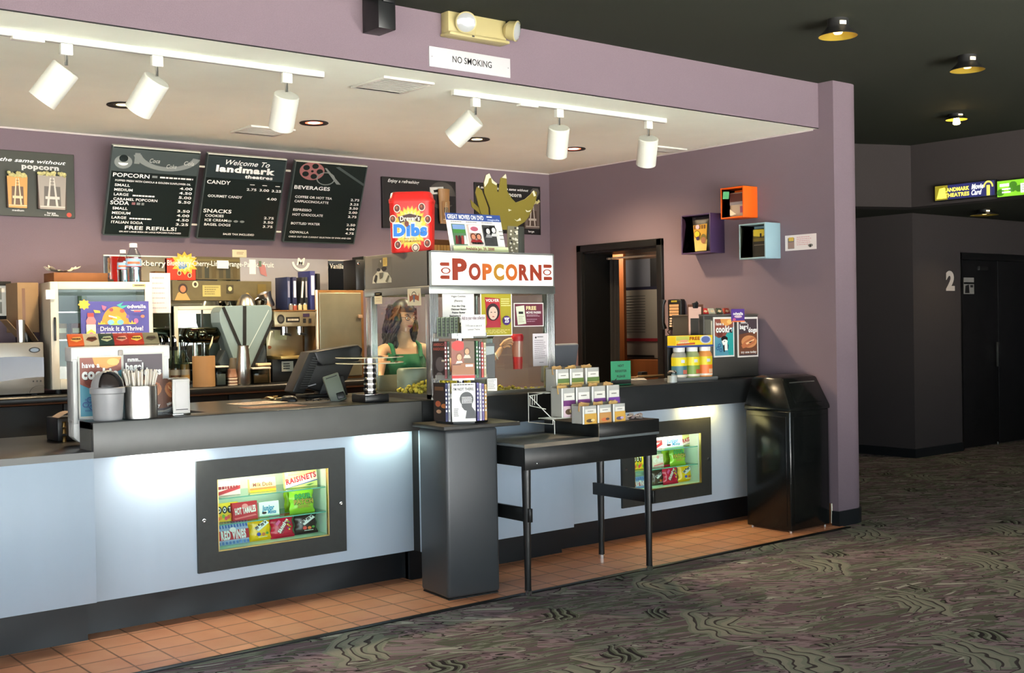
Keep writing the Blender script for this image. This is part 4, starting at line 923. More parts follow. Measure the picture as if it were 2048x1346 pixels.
b = MB(); b.box(.018, .032, -.02, 0, .36, .52, BLACKP, .005); b.build('handle', d)
b = MB(); b.box(-.03, .03, -.012, .03, h-.12, h-.055, WHITEM, .004); b.build('hinge', d)
b = MB(); a = front(b, w*.80, w*.93, h-.015, h-.035, -.001); a.rect(0, 0, 1, 1, ink(190, 170, 120)); a.lines(.15, .3, .9, .8, 1, TXTK, .7, 0); b.build('badge', d)
for xx in (.05, w-.05):
    b = MB(); b.cyl(.02, 0, .03, BLACKM, 12, (xx, .06)); b.build('foot', t)
for z in (.36, .55):
    b = MB(); b.box(.03, w-.03, .08, .37, z, z+.008, GLASSG); b.box(.03, w-.03, .078, .082, z, z+.008, STEEL); b.build('shelf', t)
# poster on the door
px0, px1, pz0, pz1 = ext(160, 291, 603, 679, 8.095)
b = MB(); VIO = ink(66, 62, 140); b.box(px0-ax0, px1-ax0, -.004, -.002, pz0-BZ, pz1-BZ, VIO); a = front(b, px0-ax0, px1-ax0, pz1-BZ, pz0-BZ, -.004)
OR = ink(246, 140, 40); OR2 = ink(250, 176, 50); TEAL = ink(60, 160, 150); PNK = ink(220, 96, 130)
a.star(.05, .08, .09, .14, 8, OR2, .7); a.oval(.50, .60, .20, .46, OR, 24, 180, 360); a.oval(.52, .60, .09, .22, OR2, 20, 180, 360)
a.poly([(.52, .10), (.62, .02), (.58, .12), (.70, .10), (.60, .2)], TEAL); a.oval(.60, .25, .035, .05, ink(210, 80, 50)); a.oval(.44, .22, .03, .045, ink(140, 60, 60)); a.oval(.68, .40, .025, .05, ink(110, 80, 150))
a.oval(.43, .55, .05, .07, ink(120, 180, 210), 14); a.oval(.57, .55, .05, .07, ink(110, 170, 190), 14); a.poly([(.40, .36), (.52, .42), (.52, .45), (.40, .40)], TXTW); a.poly([(.42, .62), (.5, .56), (.58, .62)], ink(150, 200, 70))
a.poly([(.18, .22), (.27, .24), (.28, .30), (.20, .30)], OR2); a.poly([(.30, .10), (.37, .14), (.34, .24), (.31, .2)], PNK); a.oval(.80, .52, .035, .07, ink(180, 90, 140), 10); a.oval(.90, .40, .03, .04, ink(230, 120, 80), 10)
for cx in (.29, .74): a.poly([(cx-.05, .60), (cx-.04, .54), (cx-.02, .58), (cx, .50), (cx+.02, .58), (cx+.04, .54), (cx+.06, .60)], OR2)
a.text('odwalla', .67, .18, .09, TXTW, w=.28, bold=.03); a.oval(.82, .23, .10, .03, ink(220, 214, 190), 16, 0, 180); a.rect(.77, .24, .87, .285, ink(214, 80, 90))
a.rect(.09, .30, .18, .40, ink(196, 60, 50)); a.poly([(.08, .62), (.07, .50), (.10, .40), (.18, .40), (.21, .50), (.20, .62)], ink(206, 120, 120)); a.rect(.07, .60, .205, .97, ink(232, 226, 190)); a.poly([(.07, .80), (.14, .72), (.205, .80), (.205, .97), (.07, .97)], ink(236, 190, 60)); a.oval(.14, .86, .035, .06, PNK)
a.text('Drink It & Thrive!', .27, .77, .115, TXTW, w=.63, bold=.015); a.lines(.27, .82, .88, .97, 3, ink(200, 196, 224), .3)
b.build('poster', t, smooth=False)['label'] = 'violet poster with an orange and a juice bottle'
# stock glimpsed inside the fridge
for k, (c, z) in enumerate((((150, 120, 80), .36), ((120, 60, 50), .36), ((90, 110, 80), .55))):
    bt = thing('juice_carton', ('tan carton on the left of the fridge shelf', 'maroon carton beside the tan carton in the fridge', 'green carton on the upper shelf inside the fridge')[k], 'carton', (FX0+.10+k*.07+(.02 if k == 1 else 0), 8.26, BZ+z+.008))
    b = MB(); b.box(0, .06, 0, .08, 0, .11, ink(*c), .004); a = front(b, 0, .06, .11, 0, 0); a.rect(.1, .3, .9, .6, ink(216, 206, 180)); b.build('body', bt)

def bottle(name, label, cat, x, y, z, prof, m, bands=(), group=None, cap=None, n=18):
    t = thing(name, label, cat, (x, y, z), 0, group)
    b = MB(); b.lathe(prof, m, n)
    b.build('bottle', t)
    for r_, z0, z1, mm, nm in bands:
        b = MB(); b.lathe([(r_, z0), (r_, z1)], mm, n); b.build(nm, t)
    if cap:
        b = MB(); r_, z0, z1, mm = cap; b.lathe([(0, z1), (r_, z1), (r_, z0), (r_*.8, z0)], mm, n); b.build('cap', t)
    return t
PETB = pane('clear_bottle_plastic', (225, 235, 238), .05)
WATERL = mat('water_label', (120, 160, 196), .4)
def waterbottle(px, ptop, pbot, wpx, y, label):
    p = sy(px, pbot, y); H = sy(px, ptop, y).z-FZ1; r_ = wpx/2*8.2/2347.5*1.02
    prof = [(0, .002), (r_*.9, 0), (r_, .01)]
    for k in range(5): prof += [(r_, H*(.05+.055*k)), (r_*.93, H*(.075+.055*k))]
    prof += [(r_, H*.36), (r_, H*.62), (r_*.9, H*.72), (r_*.42, H*.88), (r_*.4, H*.92)]
    t = bottle('water_bottle', label, 'bottle', p.x, y, FZ1, prof, PETB, [(r_*1.01, H*.40, H*.62, WATERL, 'label')], 'water bottles on the fridge', (r_*.5, H*.90, H, WHITEM))
    b = MB(); b.lathe([(r_*1.02, H*.47), (r_*1.02, H*.53)], ink(206, 96, 70), 16, a0=R(200), a1=R(300)); b.lathe([(r_*1.02, H*.40), (r_*1.02, H*.415)], ink(150, 40, 50), 18); b.lathe([(r_*1.02, H*.61), (r_*1.02, H*.62)], ink(150, 40, 50), 18); b.build('label_print', t)
    b = MB(); b.lathe([(0, .004), (r_*.9, .004), (r_*.92, H*.8*.8), (0, H*.8*.8)], mat('clear_water', (214, 228, 232), .02, trans=1, ior=1.33), 18); b.build('water', t)
waterbottle(247, 500, 563, 23, 8.22, 'smaller water bottle, left of the two on the fridge')
waterbottle(268, 487, 563, 30, 8.17, 'taller water bottle, right of the two on the fridge')
ax0, ax1, az0, az1 = ext(104, 212, 546, 563, 8.36)
t = thing('carton', 'flat brown cardboard box lying on the fridge', 'box', (ax0, 8.32, FZ1)); b = MB(); b.box(0, ax1-ax0, 0, .22, 0, az1-FZ1, mat('reddish_cardboard', (116, 74, 42), .8, var=.1, vscale=12), .003); b.build('body', t)
ax0, ax1, az0, az1 = ext(78, 138, 524, 546, 8.42)
t = thing('paper_tray', 'crumpled white paper tray on top of the brown cardboard box', 'tray', ((ax0+ax1)/2+.06, 8.43, FZ1+az1-FZ1-(az1-az0)))
b = MB(); hw = (ax1-ax0)/2
b.grid(lambda u, v: ((u-.5)*2*hw*(1+.1*math.sin(9*v)), (v-.5)*.15, .012+.055*(abs(u-.5)*2)**2*(.6+.4*noise.noise(Vector((u*5, v*4, 2))))+.015*noise.noise(Vector((u*7, v*7, 0)))), 12, 8, mat('soft_white_paper', (206, 200, 184), .8)); b.build('tray', t)
t.location.z = sy(150, 546, 8.36).z

# syrup bottles with pourers
cols = [((96, 60, 40), 'amber'), ((150, 40, 50), 'red'), ((196, 176, 130), 'pale'), ((110, 120, 60), 'green'), ((130, 60, 90), 'berry'), ((190, 150, 90), 'honey'), ((120, 80, 50), 'brown')]
where = ('leftmost syrup bottle with pourer beside the fridge', 'second syrup bottle from the fridge, red inside', 'clear pale syrup bottle in the middle of the back row', 'green syrup bottle under the pale paper note', 'berry syrup bottle at the right end of the back row', 'honey syrup bottle in front, nearest the napkin dispenser', 'brown syrup bottle in front, nearest the white box')
SYG = pane('syrup_bottle_glass', (206, 216, 206), .03)
for k, (px, y, pb) in enumerate(((312, 8.52, 0), (325, 8.56, 0), (339, 8.52, 0), (352, 8.56, 0), (365, 8.52, 0), (369, 8.43, 0), (350, 8.43, 0))):
    p = sy(px, 700, y); c = cols[k][0]
    t = thing('syrup_bottle', where[k], 'bottle', (p.x, y, BZ), 0, 'flavoured syrup bottles on the back counter')
    b = MB(); b.lathe([(0, 0), (.036, 0), (.038, .01), (.038, .17), (.030, .20), (.014, .23), (.013, .27), (0, .27)], SYG, 16); b.build('bottle', t)
    b = MB(); b.lathe([(0, .006), (.034, .006), (.034, .13+.03*(k % 2)), (0, .13+.03*(k % 2))], mat('syrup_'+cols[k][1], c, .2), 14); b.build('syrup', t)
    b = MB(); b.lathe([(.0385, .03), (.0385, .12)], ink(206, 196, 172), 16); b.lathe([(.039, .05), (.039, .08)], ink(*c), 12, a0=R(180), a1=R(320)); b.build('label', t)
    b = MB(); b.lathe([(0, .265), (.016, .265), (.015, .29), (.006, .295), (.005, .33), (0, .33)], BLACKP, 10); b.tube([(0, 0, .325), (-.004, 0, .36), (-.02, 0, .375)], .004, CHROME, 6); b.build('pourer', t)
# mirror added behind the syrups, angled to reflect the bright street windows
q0, q1 = sy(352, 640, 8.62), sy(442, 640, 8.62); zt_, zb_ = sy(400, 612, 8.62).z, BZ
t = thing('added_mirror', 'pale framed mirror added to catch the street windows behind the syrup bottles', 'mirror', (q0.x, 8.66, BZ), R(-11)); w = q1.x-q0.x; h = zt_-zb_
b = MB(); b.box(0, w, 0, .006, 0, h, MIR); b.build('mirror_glass', t, smooth=False)
b = MB()
for q in ((0, .03, 0, h), (w-.02, w, 0, h), (.03, w-.02, h-.03, h), (.03, w-.02, 0, .02)): b.box(q[0], q[1], -.012, .008, q[2], q[3], mat('pale_mirror_frame', (206, 208, 196), .4), .002)
b.box(w*.56, w*.60, -.010, 0, .02, h-.03, ink(40, 44, 40)); b.box(.03, w-.02, -.009, 0, h-.06, h-.03, WHITEM); b.build('frame', t)

# jar roll, cups, shaker in front row
ax0, ax1, az0, az1 = ext(389, 431, 712, 771, 8.12)
t = thing('paper_cup_sleeve', 'tan cardboard cylinder with a clear cup on top, behind the napkin dispenser', 'cylinder', ((ax0+ax1)/2, 8.14, BZ)); r_ = (ax1-ax0)/2; H = az1-BZ
b = MB(); b.lathe([(0, 0), (r_, 0), (r_, H), (r_*.9, H), (0, H-.002)], mat('kraft_tan', (156, 120, 80), .7, var=.05, vscale=5), 28); b.build('body', t)
b = MB(); b.lathe([(0, H), (r_*.52, H), (r_*.58, H+.085), (r_*.54, H+.085), (r_*.48, H+.005)], pane('cloudy_cup', (190, 196, 180), .1), 20); b.build('clear_cup', t)
for k, (l, r, tp, y, lab) in enumerate(((433, 456, 732, 8.08, 'clear plastic tub beside the tan cylinder'), (507, 540, 735, 8.08, 'low clear tub right of the steel shaker'))):
    ax0, ax1, _, az1 = ext(l, r, tp, 768, y)
    t = thing('plastic_tub', lab, 'tub', (ax0, y, BZ), 0, 'clear tubs on the back counter'); w = ax1-ax0; H = az1-BZ
    b = MB(); b.box(0, w, 0, .10, 0, H-.012, pane('grey_tub_plastic', (170, 176, 172), .1), .006); b.build('tub', t); b = MB(); b.box(-.006, w+.006, -.006, .106, H-.012, H, ink(206, 202, 190), .003); b.build('lid', t)
    b = MB(); b.box(.012, w-.012, .012, .088, .006, H*.6, ink(*((150, 160, 166), (120, 96, 70))[k]), .004); b.build('contents', t)
def cupstack(l, r, tp, pb, y, lab, n, c1, c2):
    ax0, ax1, _, az1 = ext(l, r, tp, pb, y); r_ = (ax1-ax0)/2; H = az1-BZ
    t = thing('cup_stack', lab, 'paper cups', ((ax0+ax1)/2, y, BZ), 0, 'upturned paper cup stacks on the back counter')
    for k in range(n):
        b = MB(); z = H*.55*k/n; hh = H-H*.55*(n-1)/n
        b.lathe([(r_, z), (r_*1.02, z+.006), (r_*.98, z+.008), (r_*.74, z+hh), (0, z+hh)], c1 if k % 2 == 0 else c2, 22); b.build('cup', t)
cupstack(452, 474, 738, 769, 8.12, 'short stack of striped paper cups left of the steel shaker', 6, ink(216, 196, 176), ink(120, 84, 66))
cupstack(458, 480, 716, 769, 8.215, 'taller stack of dark paper cups behind the steel shaker', 5, ink(110, 100, 84), ink(160, 150, 130))
ax0, ax1, az0, az1 = ext(474, 499, 691, 769, 8.12)
t = thing('cocktail_shaker', 'tall tapering steel milkshake cup in front of the blue-grey grinder panel', 'shaker', ((ax0+ax1)/2, 8.12, BZ)); H = az1-BZ; r_ = (ax1-ax0)/2
b = MB(); b.lathe([(0, 0), (r_*.95, 0), (r_*1.08, .01), (r_*1.05, H*.45), (r_*.80, H*.97), (r_*.83, H), (r_*.77, H), (r_*.98, H*.4), (0, .02)], STEEL, 28); b.build('body', t)
ax0, ax1, az0, az1 = ext(516, 541, 726, 736, 8.19)
t = thing('napkin_box', 'brown and cream box behind the low clear tub', 'box', (ax0, 8.19, BZ)); b = MB(); b.box(0, ax1-ax0, 0, .08, 0, az1-BZ, ink(110, 92, 74), .003); b.box(-.004, ax1-ax0+.004, -.004, .084, az1-BZ-.02, az1-BZ, ink(214, 196, 160), .003); b.build('body', t)

# blue-grey inverted-triangle machine panel with black bars and round bowls
BLUG = mat('blue_grey_enamel', (118, 138, 142), .3, var=.03, vscale=8)
YM = 8.22
def pm(px, py): p = sy(px, py, YM); return (p.x-GX, p.z-BZ)
GX = sy(437, 690, YM).x
t = thing('espresso_machine', 'blue-grey inverted triangle end of a coffee machine with black bars', 'espresso machine', (GX, YM, BZ))
out = [pm(*q) for q in ((439, 624), (444, 615), (452, 612), (535, 610), (543, 614), (545, 624), (543, 642), (512, 722), (500, 738), (478, 738), (470, 726), (440, 645))]
b = MB(); b.prism(out, 0, .16, BLUG, 1, .004)
def stripe(p1_, p2_, w_, m, k):
    a_, c_ = Vector(pm(*p1_)), Vector(pm(*p2_)); n_ = (c_-a_).orthogonal().normalized()*w_/2
    b.poly([(q.x, -.0015*k, q.y) for q in (a_+n_, a_-n_, c_-n_, c_+n_)], m)
stripe((489, 612), (489, 700), .030, TXTK, 1); stripe((446, 614), (483, 700), .026, TXTK, 2); stripe((537, 620), (494, 702), .005, ink(196, 206, 206), 3); stripe((545, 640), (503, 736), .024, TXTK, 4)
b.build('end_panel', t, smooth=False)
b = MB(); q = [pm(*s_) for s_ in ((500, 738), (512, 722), (524, 700), (538, 690), (543, 735), (538, 745), (505, 745))]; b.prism(q, .06, .18, mat('dark_blue_grey', (66, 76, 82), .35), 1, .004)
q = [pm(*s_) for s_ in ((470, 728), (478, 738), (474, 744), (450, 744), (446, 726), (458, 700))]; b.prism(q, .06, .18, MATS['dark_blue_grey'], 1, .004); b.build('lower_body', t, smooth=False)
z0 = pm(489, 745)[1]
b = MB(); b.box(pm(460, 740)[0], pm(543, 740)[0], .06, .36, 0, z0+.02, BLACKP, .004); b.build('drip_base', t)
b = MB(); q = [pm(*s_) for s_ in ((378, 655), (440, 654), (447, 668), (440, 686), (384, 686), (373, 672))]; b.prism(q, .03, .15, mat('dark_chrome', (70, 74, 62), .12, 1), 1, .012, 3); b.build('group_housing', t)
for px, r_ in ((407, .045), (385, .030)):
    cx, cz = pm(px, 669); b = MB(); b.M = Matrix.Translation((cx, .03, cz)); b.lathe([(0, -r_)]+[(r_*math.cos(R(q)), r_*math.sin(R(q))) for q in range(-75, 76, 15)]+[(0, r_)], MATS['dark_chrome'], 20); b.build('bowl', t)
b = MB(); cx, cz = pm(436, 664); b.tube([(cx, .06, cz), (cx-.02, .04, cz-.005), (cx-.04, .03, cz-.08), (cx-.07, .02, cz-.13)], .007, ink(196, 186, 160), 8); b.build('steam_wand', t)
b = MB(); cx, cz = pm(407, 686); b.cyl(.018, .0, cz, CHROME, 14, (cx, .15)); b.build('column', t)
b = MB(); cx, cz = pm(540, 664); b.tube([(cx+.02, .0, cz), (cx, -.01, cz), (cx-.02, -.01, cz-.10)], .006, ink(206, 200, 190), 8); b.build('steam_wand', t)
p = sy(492, 611, YM+.15)
t = thing('steel_bowl', 'upturned steel bowl on the blue-grey coffee machine', 'bowl', (p.x, YM+.15, sy(492, 611, YM).z), 0)
b = MB(); b.lathe([(.07, 0), (.075, .004), (.06, .05), (.03, .085), (0, .095)], STEEL, 24); b.build('bowl', t)
t = thing('milk_jug', 'small dark jug with handle beside the upturned steel bowl', 'jug', (p.x+.11, YM+.14, sy(492, 611, YM).z)); b = MB(); b.lathe([(0, 0), (.035, 0), (.038, .04), (.02, .055), (0, .055)], mat('dark_chrome2', (64, 56, 44), .25, 1), 18); b.tube([(.035, 0, .01), (.06, 0, .02), (.06, 0, .05), (.03, 0, .055)], .006, BLACKP, 8); b.build('jug', t)

# steel espresso machine with badge and buttons
SX0, SX1, _, SZ1 = ext(550, 633, 621, 770, 8.2)
t = thing('espresso_machine', 'low boxy steel espresso machine under the row of binders', 'espresso machine', (SX0, 8.2, BZ)); w = SX1-SX0; H = SZ1-BZ; STW = mat('worn_warm_steel', (170, 160, 132), .35, .85)
b = MB(); b.box(0, w, 0, .40, H-.125, H, STW, .006); b.box(-.004, w+.004, -.004, .404, H-.006, H+.004, mat('copper_edge', (190, 140, 90), .35, .9))
a = front(b, 0, w, H-.012, H-.12, 0); a.oval(.15, .5, .09, .34, TXTK); a.oval(.15, .5, .055, .2, ink(70, 70, 66)); a.rect(.27, .36, .60, .74, TXTK); a.lines(.31, .48, .57, .66, 1, ink(170, 166, 150), .8, 0); a.rect(.68, .12, .84, .36, ink(44, 32, 60)); a.rect(.68, .48, .75, .8, TXTK); a.rect(.82, .48, .88, .8, TXTK); b.build('head', t)
b = MB(); b.box(0, w*.88, .14, .38, .20, H-.125, STW, .004); a = front(b, 0, w*.88, H-.125, .2, .14); a.rect(.22, .12, .55, .45, ink(196, 196, 150)); a.rect(.02, .0, .5, .1, TXTK); a.oval(.08, .7, .05, .06, ink(190, 110, 60)); b.build('back_plate', t)
b = MB(); b.box(w*.12, w*.85, -.01, .3, .175, .2, mat('brass_tray', (196, 170, 110), .35, .8), .003); b.build('drip_tray', t)
b = MB(); b.box(0, w, .05, .38, 0, .175, BLACKP, .006); a = front(b, 0, w, .175, 0, .05); a.rect(.22, .1, .5, .55, ink(214, 214, 196)); a.lines(.26, .18, .46, .5, 3, TXTK, .5); b.build('base', t)
for k, q in enumerate((.30, .68)):
    b = MB(); b.cyl(.028, H-.19, H-.125, CHROME, 16, (w*q, .06)); b.tube([(w*q, .05, H-.18), (w*q, -.05, H-.19)], .010, BLACKP, 8); b.build('portafilter', t)
ZM = SZ1+.004
p = sy(556, 600, 8.3)
t = thing('steel_pitcher', 'polished steel milk pitcher lying tilted on the espresso machine', 'pitcher', (p.x-.015, 8.42, ZM+.028))
b = MB(); b.M = Matrix.Rotation(R(-22), 4, 'Y'); b.lathe([(0, 0), (.045, 0), (.05, .01), (.046, .07), (.058, .12), (.054, .12), (.042, .07), (0, .012)], STEEL, 28); b.build('body', t)
b = MB(); b.M = Matrix.Rotation(R(-22), 4, 'Y'); b.tube([(-.046, 0, .105), (-.085, 0, .10), (-.09, 0, .05), (-.048, 0, .025)], .006, STEEL, 8); b.build('handle', t)
t = thing('steel_saucer', 'small steel saucer under the tilted pitcher', 'saucer', (p.x+.0, 8.40, ZM)); b = MB(); b.lathe([(0, 0), (.05, 0), (.065, .012), (.06, .012), (0, .006)], mat('dark_steel', (96, 90, 80), .3, 1), 24); b.build('saucer', t)
for k, (px, wd, c, lab) in enumerate(((576, .028, (30, 40, 74), 'navy binder at the left end of the row, grey label'), (588, .034, (34, 38, 70), 'navy binder second from the left, broad white label'), (600, .026, (24, 26, 30), 'black binder leaning in the middle of the row'), (611, .024, (36, 40, 44), 'slim dark binder right of the leaning one'), (624, .046, (46, 52, 108), 'thick blue binder with tall white label, right end of the row'))):
    p = sy(px, 590, 8.27); hh = (.26 if k < 4 else .31)
    t = thing('binder', lab, 'binder', (p.x-wd/2, 8.255, ZM+.0), 0, 'binders on the espresso machine')
    b = MB(); b.M = Matrix.Rotation(R(5) if k == 2 else 0, 4, 'Y'); b.box(0, wd, 0, .2, 0, hh, ink(*c), .003); a = front(b, 0, wd, hh, 0, 0); a.rect(.2, .12, .8, .62, ink(*((120, 124, 150), (222, 216, 226), (214, 214, 210), (150, 150, 160), (226, 228, 232))[k])); b.build('binder', t)
p = sy(635, 585, 8.27)
t = thing('binder_box', 'black file box at the right of the blue binder', 'box', (p.x-.012, 8.255, ZM)); b = MB(); b.box(0, .03, 0, .2, 0, .29, BLACKP, .004); b.build('box', t)
for k, (px, c, hh) in enumerate(((582, (120, 110, 100), .05), (590, (150, 70, 50), .045), (600, (190, 176, 140), .05), (610, (176, 160, 110), .055))):
    p = sy(px, 610, 8.225)
    t = thing('spice_jar', ('grey lidded jar beside the pitcher', 'red-brown jar second from the pitcher', 'cream jar third from the pitcher', 'tan jar at the right end of the small jars')[k], 'jar', (p.x, 8.228, ZM), 0, 'small jars in front of the binders')
    b = MB(); b.lathe([(0, 0), (.016, 0), (.017, hh*.75), (.013, hh*.8)], ink(*c), 14); b.build('jar', t); b = MB(); b.lathe([(.0135, hh*.78), (.0135, hh), (0, hh)], SILVER, 14); b.build('lid', t)

# steel cabinet and black speaker by the popcorn machine
ax0, ax1, _, az1 = ext(636, 731, 580, 770, 8.21)
t = thing('steel_cabinet', 'tall stained steel cabinet standing behind the cash register screen', 'cabinet', (ax0, 8.215, BZ)); w = ax1-ax0; H = az1-BZ
STN = mat('stained_steel', (136, 132, 112), .35, .7, var=.2, vscale=4)
b = MB(); b.box(0, w, .012, .22, 0, H, mat('rusty_brown_edge', (120, 84, 46), .5, .5, var=.3, vscale=12), .008); b.build('body', t)
b = MB(); b.box(.02, w-.03, 0, .014, .02, H-.02, STN, .008, 3); b.build('door', t); b = MB(); b.box(-.006, .006, -.004, .02, 0, H, ink(220, 216, 206), .002); b.build('pale_edge', t)
b = MB(); b.box(w-.07, w-.03, -.02, 0, H*.68, H*.72, ink(130, 106, 84), .004); b.build('latch', t)
ax0, ax1, az0, az1 = ext(705, 733, 520, 583, 8.3)
t = thing('speaker_box', 'black box with two chrome studs between mirror and popcorn machine', 'speaker', (ax0, 8.25, BZ+H)); w = ax1-ax0; h = az1-BZ-H
b = MB(); b.box(0, w*.62, 0, .2, 0, h, BLACKP, .006); b.box(w*.66, w*1.1, .02, .2, 0, h+.03, mat('charcoal_case', (40, 42, 38), .4), .006); b.build('case', t)
for q in (.2, .85):
    b = MB(); b.M = Matrix.Translation((w*q, .0, h-.03)) @ Matrix.Rotation(R(90), 4, 'X'); b.lathe([(.012, -.02), (.012, .004), (.006, .01), (0, .01)], CHROME, 12); b.build('stud', t)
# ------------------------------------------------------------------ front counter
CZ = 1.13
YC = 6.42
YC = 6.20; ax0 = sy(146, 780, YC).x; ax1 = ax0+.487; az1 = 0
t = thing('food_warmer', 'white countertop warmer case with cookie and bagel dog posters', 'display case', (ax0, YC, .985), R(-7)); w = ax1-ax0; H = sy(146, 695, YC).z-.985; CX0, CXW, CH = ax0, w, H
WFR = mat('bright_white_frame', (216, 216, 214), .3)
b = MB(); b.box(0, w, .02, .15, .14, H-.06, mat('warmer_side_white', (222, 222, 222), .4), .006); b.box(-.006, w+.02, .0, .16, H-.075, H, WFR, .006); b.box(0, .022, -.004, .15, .12, H-.06, WFR, .004); b.box(w*.485, w*.515, -.006, .02, .14, H-.06, WFR, .003); b.box(w-.02, w+.012, -.004, .02, .14, H-.06, WFR, .003)
a = front(b, .2*w, .42*w, H-.02, H-.05, 0); a.rect(.3, .1, .9, .9, ink(196, 198, 204)); b.box(w*.475, w*.525, -.012, 0, H-.05, H-.02, ink(170, 160, 150), .004); b.build('case', t)
b = MB(); q = [(.0, .045), (.05, .0), (w, .0), (w, .14), (.05, .14), (.02, .10)]; b.prism([(.02, .03), (.07, .0), (w-.02, .0), (w-.02, .14), (.0, .14), (.0, .05)], .0, .14, WFR, 1, .003); b.build('base_panel', t)
for xx in (.07, w-.06):
    for yy in (.03, .12):
        b = MB(); b.cyl(.012, -.0, .03, BRASS, 12, (xx, yy)); b.build('foot', t)
def cookie(a, chef=True):
    a.rect(0, 0, 1, 1, ink(86, 150, 172)); a.poly([(.6, .35), (1, .3), (1, 1), (.75, 1), (.62, .7)], ink(40, 160, 156)); a.poly([(0, 0), (1, 0), (1, .22), (.75, .30), (.55, .48), (.2, .52), (0, .45)], ink(138, 74, 60)); a.poly([(.3, 0), (1, 0), (.9, .14), (.6, .2), (.35, .12)], ink(226, 156, 80)); a.oval(.8, .08, .15, .06, ink(240, 190, 110)); a.oval(.26, .4, .16, .09, ink(112, 52, 44))
    a.text('have a', .05, .17, .085, TXTW, w=.42, bold=.03); a.text('cookie', .055, .37, .17, ink(40, 30, 34), w=.88, bold=.06); a.text('cookie', .04, .36, .17, TXTW, w=.88, bold=.055)
    for q in ((.22, .72), (.12, .8), (.28, .85)): a.ring(q[0], q[1], .08, .05, .35, ink(46, 74, 130), 14)
    if chef:
        a.oval(.48, .54, .18, .07, TXTK); a.poly([(.32, .60), (.66, .60), (.6, .72), (.4, .72)], TXTW); a.oval(.50, .63, .14, .07, TXTW); a.rect(.45, .60, .49, .63, TXTK); a.poly([(.44, .70), (.62, .68), (.64, .86), (.46, .86)], TXTW); a.poly([(.40, .72), (.46, .70), (.48, .90), (.42, .90)], TXTK); a.poly([(.62, .68), (.68, .72), (.66, .84), (.62, .82)], ink(44, 50, 90))
    else: a.lines(.1, .70, .45, .95, 4, ink(70, 110, 150), .5)
def bagel(a, mm=True):
    a.rect(0, 0, 1, 1, ink(66, 54, 60)); a.poly([(.0, .42), (1, .34), (1, .96), (0, .96)], ink(110, 66, 44)); a.oval(.55, .62, .42, .17, ink(206, 140, 90)); a.poly([(.12, .72), (.3, .62), (.7, .50), (.92, .52), (.86, .66), (.5, .76), (.2, .80)], ink(186, 110, 70)); a.poly([(.35, .66), (.85, .54), (.8, .60), (.42, .70)], ink(236, 190, 140)); a.poly([(.5, .64), (.78, .60), (.6, .66)], ink(70, 44, 32))
    if mm: a.text('mmm...', .10, .12, .07, TXTW, w=.36, bold=.03)
    a.text('bagel', .04, .27, .12, TXTW, w=.46, bold=.05); a.text('dogs', .50, .36, .12, TXTW, w=.46, bold=.05); a.text('try one today', .08, .93, .06, TXTW, w=.84, bold=.03)
for nm, l, r, tp, bt, fn, lb in (('poster', 160, 247, 716, 832, lambda a: cookie(a, False), 'cookie poster in teal and brown'), ('poster', 252, 336, 712, 828, bagel, 'dark bagel dog poster')):
    q0, q1 = (l-146)/200*w, (r-146)/200*w; pz0, pz1 = H-(bt-695)/197*H, H-(tp-695)/197*H
    b = MB(); b.box(q0-.008, q1+.008, -.008, 0, pz0-.008, pz1+.008, ink(206, 206, 196)); a = front(b, q0, q1, pz1, pz0, -.008); fn(a); b.build(nm, t, smooth=False)['label'] = lb
cc = ((214, 92, 40), (196, 176, 140), (40, 60, 50), (170, 54, 44), (186, 60, 40), (130, 120, 90))
for k, nm in enumerate(('orange candy packet, leftmost of those standing on the white warmer', 'cream candy packet second on the white warmer', 'dark green candy packet third on the white warmer', 'brick red candy packet fourth on the white warmer', 'red packet with yellow streak fifth on the white warmer', 'dull olive packet at the right end on the white warmer')):
    p = sy((150, 182, 214, 246, 279, 309)[k], 693, YC+.05)
    t = thing('candy_packet', nm, 'candy', (CX0+.0+k*.077, YC+.055-(p.x-CX0)*.12, .985+CH), R(-7), 'candy packets on the white warmer')
    b = MB(); b.M = Matrix.Rotation(R(-38), 4, 'X'); b.box(0, .085, 0, .018, .0, .075, ink(*cc[k]), .003); a = front(b, .005, .08, .07, .005, 0); a.poly([(.1, .6), (.3, .3), (.8, .25), (.9, .55), (.5, .8)], ink(*((236, 170, 90), (120, 70, 50), (200, 200, 150), (216, 150, 120), (240, 200, 90), (90, 80, 60))[k])); a.lines(.2, .4, .8, .6, 1, ink(60, 30, 24), .8, 0)
    o = b.build('packet', t); o.location.z = .012
t = thing('cable_box', 'black box with curled paper and brass fittings behind the warmer', 'box', (sz(116, 884, .985).x, sz(116, 884, .985).y, .985))
b = MB(); b.box(0, .13, 0, .2, 0, .13, BLACKP, .008); b.build('body', t); b = MB(); b.grid(lambda u, v: (u*.12, v*.12-.02, .132+.03*math.sin(u*2.6)), 8, 3, ink(150, 130, 112)); b.build('paper', t)
for z in (.03, .075, .11):
    b = MB(); b.lathe([(0, 0), (.012, 0), (.008, .02), (.012, .03), (0, .032)], mat('old_brass', (110, 88, 50), .4, .8), 12, (.03, -.014, z-.03)); b.build('fitting', t)

def onc(px, py, z=CZ): return sz(px, py, z)
